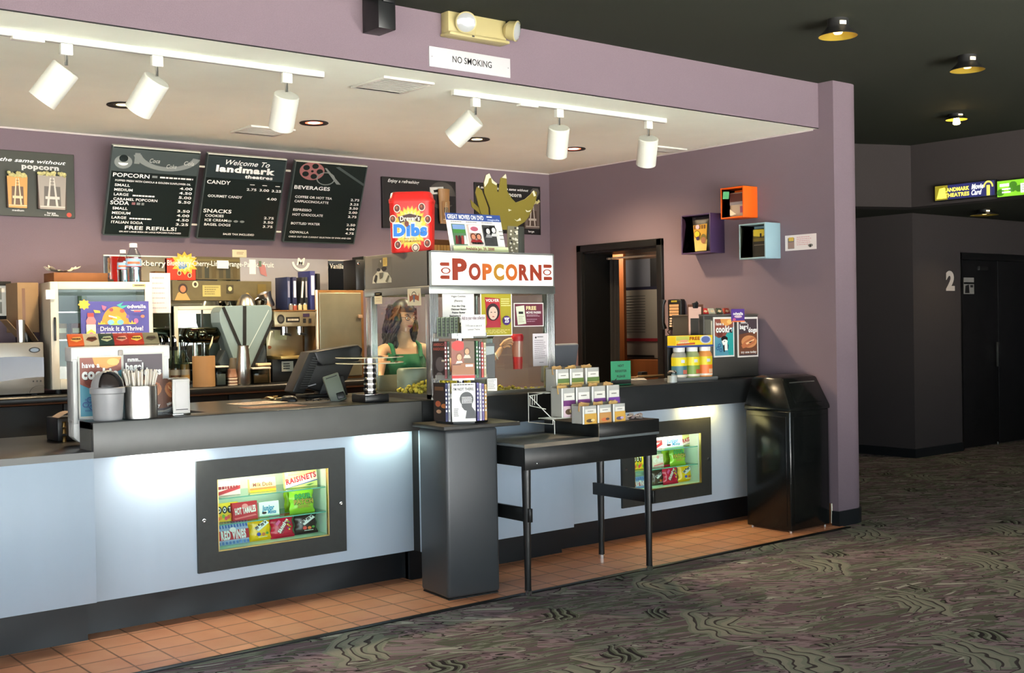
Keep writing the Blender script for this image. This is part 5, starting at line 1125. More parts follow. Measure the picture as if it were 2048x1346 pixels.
# little grey swing bin
p = onc(216, 838); p.y = 6.03; p = sy(216, 830, 6.03); r_ = .083
t = thing('tabletop_bin', 'small grey tabletop bin with rounded swing opening, beside the straw tin', 'bin', (p.x, 6.03, CZ)); GP = mat('grey_bin_plastic', (150, 150, 152), .38)
b = MB(); b.lathe([(0, .0), (r_*.84, 0), (r_*.88, .012), (r_*.98, .135), (r_*1.06, .14), (r_*1.06, .165), (r_*.99, .17), (0, .17)], GP, 36); b.build('body', t)
b = MB(); n = 28
def dome(u, v):
    th = u*2*PI; ph = v*PI/2
    return (r_*.99*math.cos(th)*math.cos(ph), r_*.99*math.sin(th)*math.cos(ph), .168+.088*math.sin(ph))
i_ = b.mi(GP); G = [[b.V(dome(a_/n, c_/10)) for c_ in range(11)] for a_ in range(n)]
for a_ in range(n):
    for c_ in range(10):
        ang = (a_+.5)/n*360
        if 224 < ang < 316 and c_ < 8 and not (c_ == 7 and not 240 < ang < 300): continue
        b.F([G[a_][c_], G[(a_+1) % n][c_], G[(a_+1) % n][c_+1], G[a_][c_+1]], i_)
b.build('lid', t)
b = MB(); rr = r_*.86
b.grid(lambda u, v: (rr*math.cos(R(215+110*u))*math.cos(v*1.3), rr*math.sin(R(215+110*u))*math.cos(v*1.3)+.012, .168+.078*math.sin(v*1.3)), 14, 8, mat('dark_flap', (52, 46, 44), .25)); b.build('flap', t)
# straw tin
p = sy(284, 830, 6.02); r_ = .088
t = thing('straw_tin', 'polished steel canister packed with wrapped straws', 'canister', (p.x, 6.04, CZ)); H = sy(284, 772, 5.95).z-CZ
b = MB(); b.lathe([(0, 0), (r_, 0), (r_, H-.003), (r_*.97, H), (r_*.95, H-.004), (r_*.95, .01), (0, .01)], STEEL, 40); b.build('canister', t)
rnd = random.Random(2); SW = ink(226, 218, 206)
for k in range(46):
    an = rnd.random()*2*PI; q = rnd.random()**.5*r_*.84; ln = .075+rnd.uniform(-.012, .012); lean = .30*q/r_
    x, y = q*math.cos(an), q*math.sin(an)
    b = MB(); b.tube([(x*.7, y*.7, .02), (x, y, H), (x*(1+lean), y*(1+lean), H+ln)], .0052, SW, 6); b.build('straw', t)
# napkin dispenser
ax0, ax1, az0, az1 = ext(346, 380, 756, 830, 6.0)
t = thing('napkin_dispenser', 'slim steel napkin dispenser right of the straw tin', 'napkin dispenser', (ax0, 6.0, CZ)); w = ax1-ax0; H = az1-CZ
b = MB(); b.box(0, w, .006, .15, .008, H, CHROME, .008, 3); b.box(.0, w, 0, .006, .012, H-.006, ink(206, 204, 200), .003); b.box(-.003, w+.003, -.002, .152, 0, .012, CHROME, .003); b.build('body', t)
b = MB(); b.box(.012, w-.012, -.003, .0, .025, H-.02, mat('napkin_face', (214, 210, 208), .6), .002); b.box(.014, w-.014, -.0045, -.003, .03, .034, TXTK); b.build('face_plate', t)

# papers, mouse, screen, card reader
def sheet(px, py, wx, wy, rz, m, label, fn=None, dz=.0015, name='paper_sheet'):
    p = onc(px, py, CZ+.001); t = thing(name, label, 'paper', (p.x, p.y, CZ+.0005), R(rz), 'papers lying on the front counter')
    b = MB(); b.box(-wx/2, wx/2, -wy/2, wy/2, 0, dz, m); a = Art(b, (-wx/2, wy/2, dz), (1, 0, 0), (0, -1, 0), (0, 0, 1), wx, wy)
    if fn: fn(a)
    b.build('sheet', t, smooth=False); return t
sheet(515, 806, .30, .22, 8, ink(206, 186, 168), 'pale paper sheet under the mouse end of the counter', lambda a: a.lines(.1, .1, .9, .9, 7, ink(120, 100, 96), .3))
sheet(545, 813, .34, .20, -4, ink(150, 112, 88), 'brown printed mat near the counter edge by the mouse', lambda a: (a.rect(.03, .05, .97, .95, ink(120, 84, 66)), a.lines(.1, .2, .9, .8, 5, ink(206, 176, 150), .4)))
sheet(626, 804, .26, .16, 3, ink(120, 118, 116), 'grey printed sheet below the cash register screen', lambda a: (a.rect(.02, .05, .98, .95, ink(30, 32, 34)), a.lines(.1, .2, .9, .8, 3, ink(110, 110, 110), .3)))
p = onc(545, 800); t = thing('loose_change', 'small heap of torn paper scraps beside the mouse', 'scraps', (p.x, p.y, CZ+.002)); b = MB()
for k in range(14): b.M = Matrix.Translation((random.uniform(-.06, .06), random.uniform(-.05, .05), .004+.001*k)) @ Matrix.Rotation(random.uniform(-.5, .5), 4, 'X') @ Matrix.Rotation(random.random()*6, 4, 'Z'); b.box(-.022, .022, -.012, .012, 0, .0012, ink(*random.choice(((206, 180, 120), (222, 206, 170), (150, 110, 70)))))
b.build('scraps', t)['kind'] = 'stuff'
p = onc(578, 803); t = thing('computer_mouse', 'black computer mouse with an orange dot on the front counter', 'mouse', (p.x, p.y, CZ+.002), R(30)); b = MB(); b.grid(lambda u, v: (.034*math.cos(2*PI*u)*math.cos(v*PI/2)**.6, .058*math.sin(2*PI*u)*math.cos(v*PI/2)**.6, .036*math.sin(v*PI/2)), 22, 8, BLACKP); b.build('shell', t); b = MB(); b.lathe([(.006, 0), (.004, .004), (0, .005)], ink(206, 110, 70), 10, (.012, -.016, .030)); b.build('button', t)

p = onc(650, 800); YT = 6.72; TX = sy(620, 790, YT).x
t = thing('cash_register_screen', 'black touch-screen till seen from behind, leaning back on its stand', 'till', (TX, YT, CZ))
SH = mat('black_till_plastic', (34, 35, 36), .38)
def tq(*pts): return [((q := sy(px, py, YT)).x-TX, max(.004, q.z-CZ)) for px, py in pts]
b = MB(); b.prism(tq((582, 784), (588, 768), (616, 704), (640, 701), (634, 722), (612, 776), (604, 788)), -.02, .10, SH, 1, .008, 3)
b.prism(tq((612, 776), (632, 720), (640, 701), (712, 690), (721, 698), (716, 722), (700, 760), (660, 786)), .03, .12, SH, 1, .010, 3)
b.prism(tq((624, 703), (712, 689), (722, 698), (714, 722), (640, 732), (630, 722)), -.03, .05, SH, 1, .010, 3)
for k in range(14):
    q = tq((596+2.0*k, 776-4.7*k), (612+1.6*k, 775-4.5*k)); b.bar((q[0][0], -.024, q[0][1]), (q[1][0], -.024, q[1][1]), .006, .004, mat('till_rib', (84, 86, 86), .35))
b.build('screen_back', t)
b = MB(); b.prism(tq((640, 800), (652, 760), (690, 750), (700, 800)), .02, .10, SH, 1, .006); b.box(-.02, .22, -.02, .16, 0, .022, SH, .006); b.build('stand', t)
b = MB(); q = tq((612, 772), (627, 768)); b.bar((q[0][0], -.03, q[0][1]), (q[1][0], -.03, q[1][1]), .008, .006, ink(200, 204, 212)); b.build('badge', t)
p = onc(684, 803); t = thing('card_reader', 'grey-green card reader leaning beside the till', 'card reader', (p.x, p.y+.03, CZ), R(-20)); b = MB(); b.M = Matrix.Rotation(R(-16), 4, 'Y') @ Matrix.Rotation(R(-12), 4, 'X'); b.box(-.05, .05, 0, .03, 0, .175, mat('grey_green_plastic', (92, 100, 88), .45), .006); b.box(-.035, .035, -.004, 0, .155, .16, TXTK); b.build('body', t)
b = MB(); b.M = Matrix.Rotation(R(-16), 4, 'Y') @ Matrix.Rotation(R(-12), 4, 'X'); b.box(-.005, .042, -.012, 0, .01, .052, BLACKP, .004); b.build('button_block', t)
p = onc(640, 802); t = thing('key_cord', 'coiled black cord lying in front of the till', 'cord', (p.x, p.y, CZ+.004)); b = MB(); b.tube([(-.1+.01*k+.012*math.sin(k*1.9), .02*math.sin(k*.7), .006+.004*math.cos(k*1.9)) for k in range(30)], .004, BLACKP, 6); b.build('cord', t)

# two-tier glass stand
p = sy(748, 808, 6.06); t = thing('glass_tier_stand', 'two glass discs on a black and chrome ringed column, by the popcorn machine', 'display stand', (p.x, 6.10, CZ))
zA, zB = sy(745, 726, 6.1).z-CZ, sy(745, 715, 6.1).z-CZ
b = MB(); b.box(-.085, .085, -.08, .08, 0, .045, BLACKP, .006); b.box(-.083, .083, -.078, .078, .045, .050, CHROME, .001); b.build('base', t)
rc = .037
b = MB(); prof = [(0, .05)]
b.lathe([(rc, .05), (rc, zA)], mat('black_gloss_column', (14, 15, 18), .1), 28)
for k in range(5):
    z = .075+(zA-.09)*k/4.3; b.lathe([(rc, z-.007), (rc+.003, z-.005), (rc+.003, z+.005), (rc, z+.007)], CHROME, 28)
b.build('column', t)
for z in (zA, zB):
    b = MB(); b.lathe([(0, z), (.205, z), (.207, z+.003), (.205, z+.006), (0, z+.006)], pane('tier_glass', (236, 238, 226), .02), 48); b.lathe([(.205, z), (.208, z+.003), (.205, z+.006)], mat('bright_glass_rim', (214, 206, 176), .15), 48); b.build('glass_disc', t)
b = MB(); b.lathe([(0, zA+.006), (.034, zA+.006), (.034, zB), (0, zB)], CHROME, 28); b.build('hub', t)

# ------------------------------------------------------------------ papers taped to the popcorn machine
MG = MY+.006
def f(a, w, h):
    for y, s_, ww in ((.22, 'Vegan Cookies', .46), (.36, '(Flavors)', .26), (.52, 'Rise the Chip', .42), (.62, 'Oatmeal Raisin', .48), (.72, 'Peanut Butter', .42), (.82, 'Explosive Espresso', .58), (.92, 'Snicker Oatmeal', .54)): a.text(s_, .5, y, .055, TXTK, w=ww, al='c', bold=.02)
flat('paper_notice', 'white paper listing vegan cookies on the popcorn machine glass', 'notice', 885, 948, 580, 645, MG-.004, WHITEP, f, .002)
SKIN_ = ink(224, 190, 164)
def portrait(a, x, y, sx_, sy_, hair=(34, 26, 28), skin=(214, 176, 150), body=(150, 40, 44)):
    a.poly([(x-.9*sx_, y+1.7*sy_), (x-.5*sx_, y+.9*sy_), (x+.5*sx_, y+.9*sy_), (x+.9*sx_, y+1.7*sy_)], ink(*body)); a.oval(x, y, .75*sx_, .95*sy_, ink(*hair)); a.oval(x, y+.12*sy_, .5*sx_, .72*sy_, ink(*skin))
    for q in (-.2, .2): a.oval(x+q*sx_, y+.02*sy_, .09*sx_, .05*sy_, ink(40, 30, 30), 8)
    a.oval(x, y+.5*sy_, .14*sx_, .05*sy_, ink(160, 50, 50), 8)
def f(a, w, h):
    a.rect(.03, .02, .97, .98, ink(170, 158, 36)); a.rect(.03, .02, .97, .125, ink(176, 40, 86)); a.text('DVD ON SALE HERE!', .07, .105, .055, TXTW, w=.86, bold=.03)
    a.poly([(.13, .19), (.60, .22), (.63, .78), (.20, .81)], ink(176, 40, 50)); a.text('VOLVER', .16, .285, .055, TXTW, w=.42, bold=.03); portrait(a, .38, .50, .28, .19, (44, 26, 30), (222, 190, 170), (170, 44, 60))
    a.lines(.63, .22, .94, .40, 4, ink(236, 226, 150), .5); a.oval(.80, .68, .13, .10, ink(74, 44, 110), 24); a.text('25', .80, .72, .08, TXTW, w=.13, al='c', bold=.04); a.lines(.72, .62, .88, .65, 1, TXTW, .7, 0); a.lines(.10, .87, .9, .96, 3, ink(236, 226, 150), .4)
flat('film_poster', 'olive and magenta poster headed DVD ON SALE HERE', 'poster', 961, 1024, 576, 672, MG-.004, WHITEP, f, .002)
def f(a, w, h):
    a.rect(.025, .035, .975, .965, ink(100, 34, 54)); a.poly([(.06, .15), (.34, .10), (.40, .88), (.12, .92)], ink(214, 220, 196)); a.rect(.15, .36, .30, .46, TXTK); a.lines(.14, .55, .34, .85, 4, ink(170, 160, 140), .4)
    a.text('FREE', .40, .29, .15, ink(232, 216, 160), w=.34, bold=.05); a.text('MOVIE PASSES!', .40, .45, .09, TXTW, w=.50, bold=.03); a.lines(.41, .50, .88, .60, 2, ink(206, 180, 190), .4); a.lines(.41, .68, .8, .85, 2, ink(170, 130, 146), .4)
flat('offer_card', 'maroon card offering FREE MOVIE PASSES on the machine glass', 'card', 1028, 1087, 606, 653, MG-.004, WHITEP, f, .002)
def f(a, w, h): a.oval(.2, .12, .06, .03, TXTK); a.lines(.3, .09, .7, .13, 1, TXTK, .6, 0); a.lines(.1, .2, .9, .80, 10, ink(110, 104, 110), .28); a.lines(.4, .88, .7, .9, 1, TXTK, .8, 0)
flat('paper_notice', 'narrow printed notice at the lower right of the machine glass', 'notice', 1066, 1095, 667, 732, MG-.004, ink(214, 208, 212), f, .002)
def lflat(name, label, cat, l, r, tp, bt, X, m, fn, part='sheet'):
    P_, Q_ = sx(l, tp, X), sx(r, bt, X); y1, y0 = P_.y, Q_.y; z1 = (P_.z+sx(r, tp, X).z)/2; z0 = (Q_.z+sx(l, bt, X).z)/2
    t = thing(name, label, cat, (X, y0, z0)); w, h = y1-y0, z1-z0
    b = MB(); b.box(0, .002, 0, w, 0, h, m); a = left(b, w, 0, h, 0, 0)
    if fn: fn(a)
    b.build(part, t, smooth=False); return t
lflat('paper_notice', 'small blank cream note high on the machine side glass', 'note', 749, 764, 585, 608, MX-.006, ink(206, 196, 164), lambda a: a.lines(.2, .1, .8, .9, 4, ink(180, 160, 130), .3))
def f(a):
    a.rect(.0, .0, 1, 1, ink(206, 198, 170)); a.poly([(.12, .25), (.2, .45), (.42, .35), (.6, .35), (.82, .45), (.9, .22), (.86, .75), (.62, .65), (.4, .65), (.16, .8)], ink(150, 84, 54)); a.ring(.5, .4, .18, .22, .2, TXTK, 14, 180, 360); a.poly([(.42, .4), (.58, .4), (.54, .8), (.46, .8)], ink(90, 100, 120))
lflat('paper_notice', 'cream sticker with a winged brown emblem on the side glass', 'sticker', 815, 842, 577, 611, MX-.006, ink(206, 198, 170), f)
def f(a):
    G1 = ink(196, 192, 170); G2 = ink(96, 92, 78); G3 = ink(40, 36, 34)
    a.poly([(.0, 1), (.05, .72), (.25, .55), (.30, .40), (.45, .42), (.55, .55), (.8, .6), (.98, .85), (.98, 1)], G1); a.oval(.34, .46, .10, .07, G3); a.oval(.62, .44, .13, .09, G3); a.poly([(.3, .30), (.40, .04), (.52, .02), (.52, .2), (.46, .45), (.38, .40)], G2); a.poly([(.42, .1), (.5, .08), (.48, .2)], G1); a.rect(.58, .0, .80, .34, ink(206, 176, 96)); a.lines(.61, .05, .77, .3, 4, ink(130, 100, 50), .4)
    a.poly([(.1, .9), (.2, .65), (.3, .7), (.2, 1)], G3); a.poly([(.7, .95), (.85, .7), (.92, .75), (.8, 1)], G2); a.poly([(.4, .6), (.6, .58), (.55, .8), (.42, .85)], G2)
lflat('film_still', 'grey cut-out photo of two figures on the machine header side', 'picture', 744, 784, 516, 566, MX-.001, DRK, f, 'print')

# ------------------------------------------------------------------ on top of the popcorn machine
TZ2 = MZ+MH
t = thing('ice_cream_tub', 'big red ice cream tub with blue and yellow print on the popcorn machine', 'tub', (4.205, 6.215, TZ2), R(-42))
REDT = mat('red_tub_plastic', (214, 40, 36), .35)
def rr(wx, wy, r_, n=6): return [(sxx*(wx-r_)+r_*math.cos(R(a0+90*k/n)), syy*(wy-r_)+r_*math.sin(R(a0+90*k/n))) for sxx, syy, a0 in ((1, 1, 0), (-1, 1, 90), (-1, -1, 180), (1, -1, 270)) for k in range(n+1)]
def loft(b, secs, m):
    i = b.mi(m); rings = [[b.V((x, y, z)) for x, y in pts] for pts, z in secs]; n = len(rings[0])
    for A, B2 in zip(rings, rings[1:]):
        for k in range(n): b.F([A[k], A[(k+1) % n], B2[(k+1) % n], B2[k]], i)
    b.F(rings[0][::-1], i); b.F(rings[-1], i)
hw = .138
b = MB(); loft(b, [(rr(hw*.93, .095, .05), 0), (rr(hw*.95, .10, .05), .01), (rr(hw*1.0, .10, .05), .315)], REDT)
A3 = Art(b, (-hw*.9, -.1, .312), (1, 0, 0), (0, 0, -1), (0, -1, 0), hw*1.8, .30)
a = A3; YE = ink(244, 200, 70); YL = ink(250, 232, 150)
a.star(.5, .52, .47, .46, 26, ink(238, 150, 60), .84); a.star(.5, .52, .43, .42, 26, YE, .84); a.star(.5, .5, .33, .33, 22, YL, .82)
for q in ((.17, .12), (.80, .10), (.06, .34), (.95, .36), (.18, .88), (.93, .86)):
    a.oval(q[0], q[1], .085, .085, ink(246, 222, 200)); a.oval(q[0], q[1], .068, .070, ink(88, 40, 28)); a.oval(q[0]-.01, q[1]-.015, .025, .03, ink(160, 80, 50))
a.oval(.63, .95, .10, .09, ink(240, 226, 190)); a.oval(.63, .95, .08, .072, ink(110, 74, 52)); a.oval(.63, .95, .055, .05, ink(240, 206, 190))
a.poly([(.20, .30), (.50, .235), (.80, .30), (.76, .42), (.50, .37), (.24, .43)], ink(60, 34, 30)); a.text("Dreyer's", .25, .385, .10, ink(244, 226, 206), w=.5, bold=.03)
a.text('Dibs', .055, .70, .25, ink(244, 240, 236), w=.90, bold=.11); a.text('Dibs', .075, .69, .225, ink(30, 116, 206), w=.86, bold=.07); a.oval(.42, .45, .055, .06, ink(110, 50, 40))
a.text('BITE SIZED', .36, .775, .035, ink(110, 70, 60), w=.3, bold=.01); a.text('ICE CREAM SNACKS', .24, .835, .04, ink(90, 50, 44), w=.52, bold=.01)
b.build('tub', t, angle=50)
b = MB(); loft(b, [(rr(hw*1.02, .102, .05), .315), (rr(hw*1.03, .103, .05), .335), (rr(hw*.97, .10, .05), .345), (rr(hw*.93, .095, .05), .375), (rr(hw*.85, .085, .05), .383)], REDT); b.build('lid', t, angle=50)
t = thing('slatted_crate', 'small tan slatted crate between the red tub and the DVD card', 'crate', (sy(884, 497, 6.30).x, 6.30, TZ2))
cw = .13; b = MB(); b.box(-cw/2, cw/2, 0, .12, .0, .008, CARDL); b.box(-cw/2-.004, cw/2+.004, -.004, .124, .065, .10, CARD, .003)
b.build('rim', t)
for k in range(5):
    b = MB(); xx = -cw/2+cw*(k+.5)/5; b.box(xx-.011, xx+.011, 0, .006, .008, .065, mat('pale_slat', (226, 186, 110), .5)); b.build('slat', t)
b = MB(); b.box(-cw/2, cw/2, .10, .12, .008, .065, CARD); b.box(-cw/2, -cw/2+.006, .006, .1, .008, .065, CARD); b.box(cw/2-.006, cw/2, .006, .1, .008, .065, CARD); b.build('back_board', t)
ax0, ax1, az0, az1 = ext(902, 1012, 416, 500, 6.02)
t = thing('film_display_card', 'white counter card headed GREAT MOVIES ON DVD on the popcorn machine', 'display card', (ax0, 6.02, TZ2), 0); w = ax1-ax0; h = .262
b = MB(); b.M = Matrix.Rotation(R(-14), 4, 'X') @ Matrix.Rotation(R(0), 4, 'Y'); b.box(0, w, 0, .004, 0, h, WHITEP)
a = front(b, 0, w, h, 0, 0); NVY = ink(48, 74, 140); a.rect(0, 0, 1, .18, NVY); a.text('GREAT MOVIES ON DVD', .03, .145, .11, TXTW, w=.65, bold=.03); a.lines(.74, .04, .84, .09, 1, TXTW, .7, 0); a.text('magnolia', .75, .155, .05, ink(206, 214, 236), w=.22)
for q, c in ((.07, (84, 120, 90)), (.34, (206, 186, 176)), (.62, (60, 60, 60))):
    a.lines(q, .21, q+.2, .25, 1, ink(130, 120, 120), .5, 0); a.rect(q, .28, q+.24, .82, ink(*c))
a.rect(.08, .30, .30, .42, ink(120, 150, 196)); a.rect(.08, .42, .30, .52, ink(70, 130, 60))
for k in range(4): a.poly([(.09+k*.05, .8), (.11+k*.05, .58), (.14+k*.05, .58), (.15+k*.05, .8)], ink(*((110, 40, 44), (60, 30, 34), (150, 60, 56), (230, 220, 214))[k]))
a.rect(.36, .30, .57, .50, ink(232, 226, 222)); a.oval(.46, .40, .07, .06, ink(180, 90, 110)); portrait(a, .42, .60, .07, .09, (110, 60, 40), (206, 140, 110)); portrait(a, .51, .60, .07, .09, (50, 34, 30), (206, 140, 110)); a.lines(.37, .75, .57, .81, 1, TXTK, .9, 0)
portrait(a, .69, .45, .07, .1, (30, 30, 30), (206, 206, 206), (150, 150, 150)); portrait(a, .79, .42, .07, .1, (20, 20, 20), (220, 220, 220), (206, 206, 206)); a.lines(.88, .45, .98, .75, 3, ink(90, 90, 90), .25)
a.rect(0, .87, 1, 1, ink(206, 216, 170)); a.text('Available Jan. 29, 2008!', .22, .965, .07, ink(130, 40, 44), w=.52, bold=.03)
b.build('card', t, smooth=False)
b = MB(); b.M = Matrix.Rotation(R(-14), 4, 'X'); b.poly([(w*.4, .005, .0), (w*.6, .005, 0), (w*.55, .005, h*.7)], WHITEP); b.M = Matrix.Identity(4); b.box(w*.4, w*.6, .0, .09, 0, .002, WHITEP); b.build('strut', t)
# gold crown cut-out
YCR = 6.36
GOLDC = mat('gold_card', (132, 118, 48), .38, .35); PALEC = ink(206, 200, 176)
t = thing('gold_crown', 'torn gold cardboard crown standing behind the DVD display card', 'crown', (sy(1030, 500, YCR).x, YCR, TZ2)); ox = t.location.x
def cz(px, py, Y=YCR): p = sy(760+px/5.851, 340+py/5.851, Y); return (p.x-ox, p.z-TZ2)
def cut(pts, y, m, nm, bend=.0, th=.006):
    b = MB(); P_ = [cz(*q) for q in pts]; b.prism(P_, y, y+th, m, 1)
    return b.build(nm, t, smooth=False)
cut([(1290, 440), (1225, 270), (1215, 150), (1240, 60), (1280, 40), (1300, 90), (1330, 130), (1370, 160), (1372, 250), (1390, 262), (1410, 100), (1470, 45), (1482, 110), (1490, 250), (1540, 330), (1590, 382), (1700, 340), (1760, 290), (1800, 240), (1836, 260), (1830, 340), (1790, 440), (1740, 550), (1690, 610), (1600, 665), (1500, 700), (1440, 700), (1300, 600)], 0, GOLDC, 'front_sheet')
cut([(1160, 190), (1215, 235), (1290, 440), (1300, 600), (1200, 500), (1140, 262)], .02, GOLDC, 'side_point'); cut([(1090, 340), (1190, 440), (1260, 560), (1110, 430)], .03, GOLDC, 'side_point')
for pts in ([(1240, 60), (1280, 40), (1300, 90), (1275, 100), (1262, 150), (1225, 200), (1215, 150)], [(1300, 92), (1330, 130), (1370, 160), (1360, 180), (1310, 150)], [(1425, 90), (1470, 45), (1482, 100)], [(1780, 255), (1800, 240), (1825, 300), (1800, 310)], [(1700, 465), (1730, 480), (1770, 465), (1750, 490), (1715, 492)], [(1570, 575), (1600, 590), (1640, 560), (1650, 590), (1600, 600)], [(1500, 455), (1540, 470), (1505, 485)]):
    b = MB(); P_ = [cz(*q) for q in pts]; b.poly([(x, -.001, z) for x, z in P_], PALEC); b.build('torn_edge', t, smooth=False)
b = MB(); P_ = [cz(*q) for q in ((1490, 690), (1610, 660), (1612, 960), (1490, 960))]; zb = 0
xa, xb = P_[0][0], P_[1][0]; zt = P_[1][1]; b.box(xa, xb, -.004, .004, 0, zt, ink(120, 116, 96)); a = front(b, xa, xb, zt, 0, -.004)
rnd = random.Random(9)
for k in range(26): a.oval(rnd.uniform(.1, .9), rnd.uniform(.06, .95), .10, .035, rnd.choice([ink(220, 216, 200), ink(40, 40, 36)]), 8)
b.build('patterned_band', t, smooth=False)
b = MB(); x2 = cz(1700, 700)[0]; b.box(xb, x2, .01, .10, 0, zt, mat('dark_support_box', (60, 62, 56), .5), .003); b.build('support_box', t)
# ------------------------------------------------------------------ candy in the two lit windows
YL_ = ink(240, 206, 40); RED = ink(196, 36, 50); GRNB = ink(150, 206, 50)
def cbox(l, r, tp, bt, base, c, fn, label, Y=6.17, tilt=-6):
    ax0, ax1, az0, az1 = ext(l, r, tp, bt, Y); h = az1-az0; w = ax1-ax0
    t = thing('candy_box', label, 'candy box', (ax0, Y, base+.001), 0, 'boxes of candy in the counter windows')
    b = MB(); b.M = Matrix.Rotation(R(tilt), 4, 'X'); b.box(0, w, 0, .025, 0, h, c, .001); fn(front(b, 0, w, h, 0, 0)); b.build('box', t, smooth=False); return t
def cbag(l, r, tp, bt, base, c, fn, label, Y=6.16, cnr=.0):
    ax0, ax1, az0, az1 = ext(l, r, tp, bt, Y); h = az1-az0; w = ax1-ax0
    t = thing('candy_bag', label, 'candy bag', (ax0, Y+.03, base+.001), 0, 'bags of candy in the counter windows')
    b = MB(); b.M = Matrix.Rotation(R(-8), 4, 'X')
    for s_ in (-1, 1):
        def f(u, v):
            k = (1-(2*u-1)**6)*(1-(2*v-1)**6); pin = 1-.06*math.sin(PI*v)
            return ((u-.5)*w*pin+w/2+.004*math.sin(v*14+w*90)*(abs(u-.5)*2)**3, s_*.022*k, v*h)
        b.grid(f, 14, 14, c)
    for z in (0, h): b.box(0, w, -.001, .001, z-.008, z+.008, c)
    fn(front(b, w*.1, w*.9, h*.9, h*.1, -.0225)); b.build('bag', t); return t
sheen = lambda c: mat('foil_%d_%d_%d' % c, c, .22, spec=.6)
zL0, zL1, zL2 = WL_in[2], shL[1], shL[0]
def red(a): a.poly([(0, .3), (1, .0), (1, .45), (0, .8)], ink(206, 200, 196)); a.poly([(.0, .75), (1, .35), (1, .6), (0, .98)], ink(150, 40, 50)); a.lines(.1, .35, .9, .6, 1, ink(120, 30, 40), .8, 0)
cbox(432, 481, 962, 991, zL2, ink(206, 180, 180), red, 'silver and dark red candy box at the left of the top shelf, left window')
def duds(a): a.rect(0, .68, 1, .84, ink(226, 110, 60)); a.rect(0, .84, 1, 1, YL_); a.text('Milk Duds', .12, .58, .28, ink(110, 60, 60), w=.74, bold=.02)
cbox(500, 552, 960, 987, zL2, ink(226, 206, 140), duds, 'cream candy box with orange stripe, middle of the top shelf, left window')
def rais(a): a.poly([(0, .62), (1, .2), (1, .62), (0, 1)], ink(236, 220, 206)); a.text('RAISINETS', .03, .78, .30, ink(190, 40, 60), w=.96, bold=.05, rot=9); a.poly([(0, .98), (1, .62), (1, .68), (0, 1)], ink(70, 90, 160)); a.poly([(.6, .92), (.75, .85), (.9, .84), (.75, .94)], ink(60, 130, 60)); a.lines(.1, .1, .8, .3, 2, ink(196, 160, 110), .5)
cbox(571, 635, 944, 979, zL2, ink(206, 220, 130), rais, 'pale green candy box with slanted red lettering, top right of the left window')
def dots(a):
    for k, ch in enumerate('DOT'): a.oval(.15+k*.23, .36, .115, .20, TXTK, 14); a.text(ch, .15+k*.23, .46, .22, TXTW, w=.12, al='c', bold=.05)
    for k in range(9): a.oval(.08+k*.11, .82-.06*(k % 3), .07, .11, ink(*((230, 90, 60), (240, 150, 40), (120, 180, 50), (220, 60, 90))[k % 4]), 10)
cbox(433, 478, 1010, 1047, zL1, YL_, dots, 'yellow candy box with three black dots on the middle shelf, left window')
def tam(a): a.text('HOT TAMALES', .10, .66, .34, TXTW, w=.84, bold=.05, rot=4); a.oval(.5, .22, .12, .12, ink(236, 150, 150)); a.poly([(.05, .85), (.9, .72), (.95, .8), (.1, .93)], ink(230, 120, 120))
cbox(466, 516, 1008, 1044, zL1, RED, tam, 'red candy box with white lettering on the middle shelf, left window', 6.145)
def jun(a): a.text('Junior', .14, .58, .34, ink(30, 130, 180), w=.62, bold=.05, shear=.15); a.text('Mints', .42, .82, .24, ink(30, 130, 180), w=.42, bold=.04, shear=.15); a.oval(.24, .74, .12, .08, ink(60, 40, 36)); a.rect(0, .92, 1, 1, ink(150, 206, 180))
cbox(519, 559, 1007, 1036, zL1, ink(236, 240, 236), jun, 'white candy box with blue lettering on the middle shelf, left window')
def sour(a): a.text('SOUR', .08, .36, .22, ink(40, 80, 40), w=.84, bold=.13); a.text('SOUR', .08, .36, .22, ink(70, 170, 80), w=.84, bold=.06); a.text('PATCH', .02, .66, .22, ink(50, 70, 30), w=.96, bold=.13); a.text('PATCH', .02, .66, .22, ink(190, 160, 60), w=.96, bold=.05); a.lines(.2, .74, .85, .92, 3, ink(170, 90, 60), .5)
cbag(584, 634, 981, 1026, zL1, sheen((150, 206, 50)), sour, 'bright green candy bag on the middle shelf, left window', 6.14)
cbag(574, 600, 984, 1028, zL1, sheen((166, 196, 40)), lambda a: a.lines(.2, .3, .8, .7, 3, ink(110, 140, 30), .4), 'second green bag half hidden behind the bright green one, left window', 6.24)
def vines(a):
    for k in range(11): a.poly([(k*.09, .02), (k*.09+.045, .02), (k*.09+.07, .32), (k*.09+.02, .32)], ink(70, 110, 190))
    a.rect(0, .42, 1, .80, RED); a.text('RED VINES', .12, .76, .32, ink(240, 240, 240), w=.78, bold=.06); a.oval(.5, .4, .1, .1, TXTW)
    for k in range(9): a.rect(k*.11+.02, .86, k*.11+.08, .97, ink(90, 130, 200))
cbox(435, 499, 1053, 1102, zL0, ink(170, 196, 226), vines, 'blue and red striped candy box at the bottom left of the left window', 6.17, -12)
def mm(c2):
    def f(a): a.poly([(.1, .42), (.75, .05), (.95, .22), (.35, .62)], TXTW); a.text("m&m's", .22, .52, .19, ink(60, 34, 30), w=.66, bold=.06, rot=24); a.oval(.35, .78, .11, .10, c2); a.oval(.6, .80, .10, .09, ink(206, 110, 50)); a.oval(.8, .76, .08, .07, ink(90, 150, 60)); a.lines(.3, .92, .8, .96, 1, TXTW, .7, 0)
    return f
cbag(502, 548, 1041, 1087, zL0, sheen((240, 196, 20)), mm(ink(40, 70, 180)), 'yellow candy bag at the bottom of the left window', 6.15)
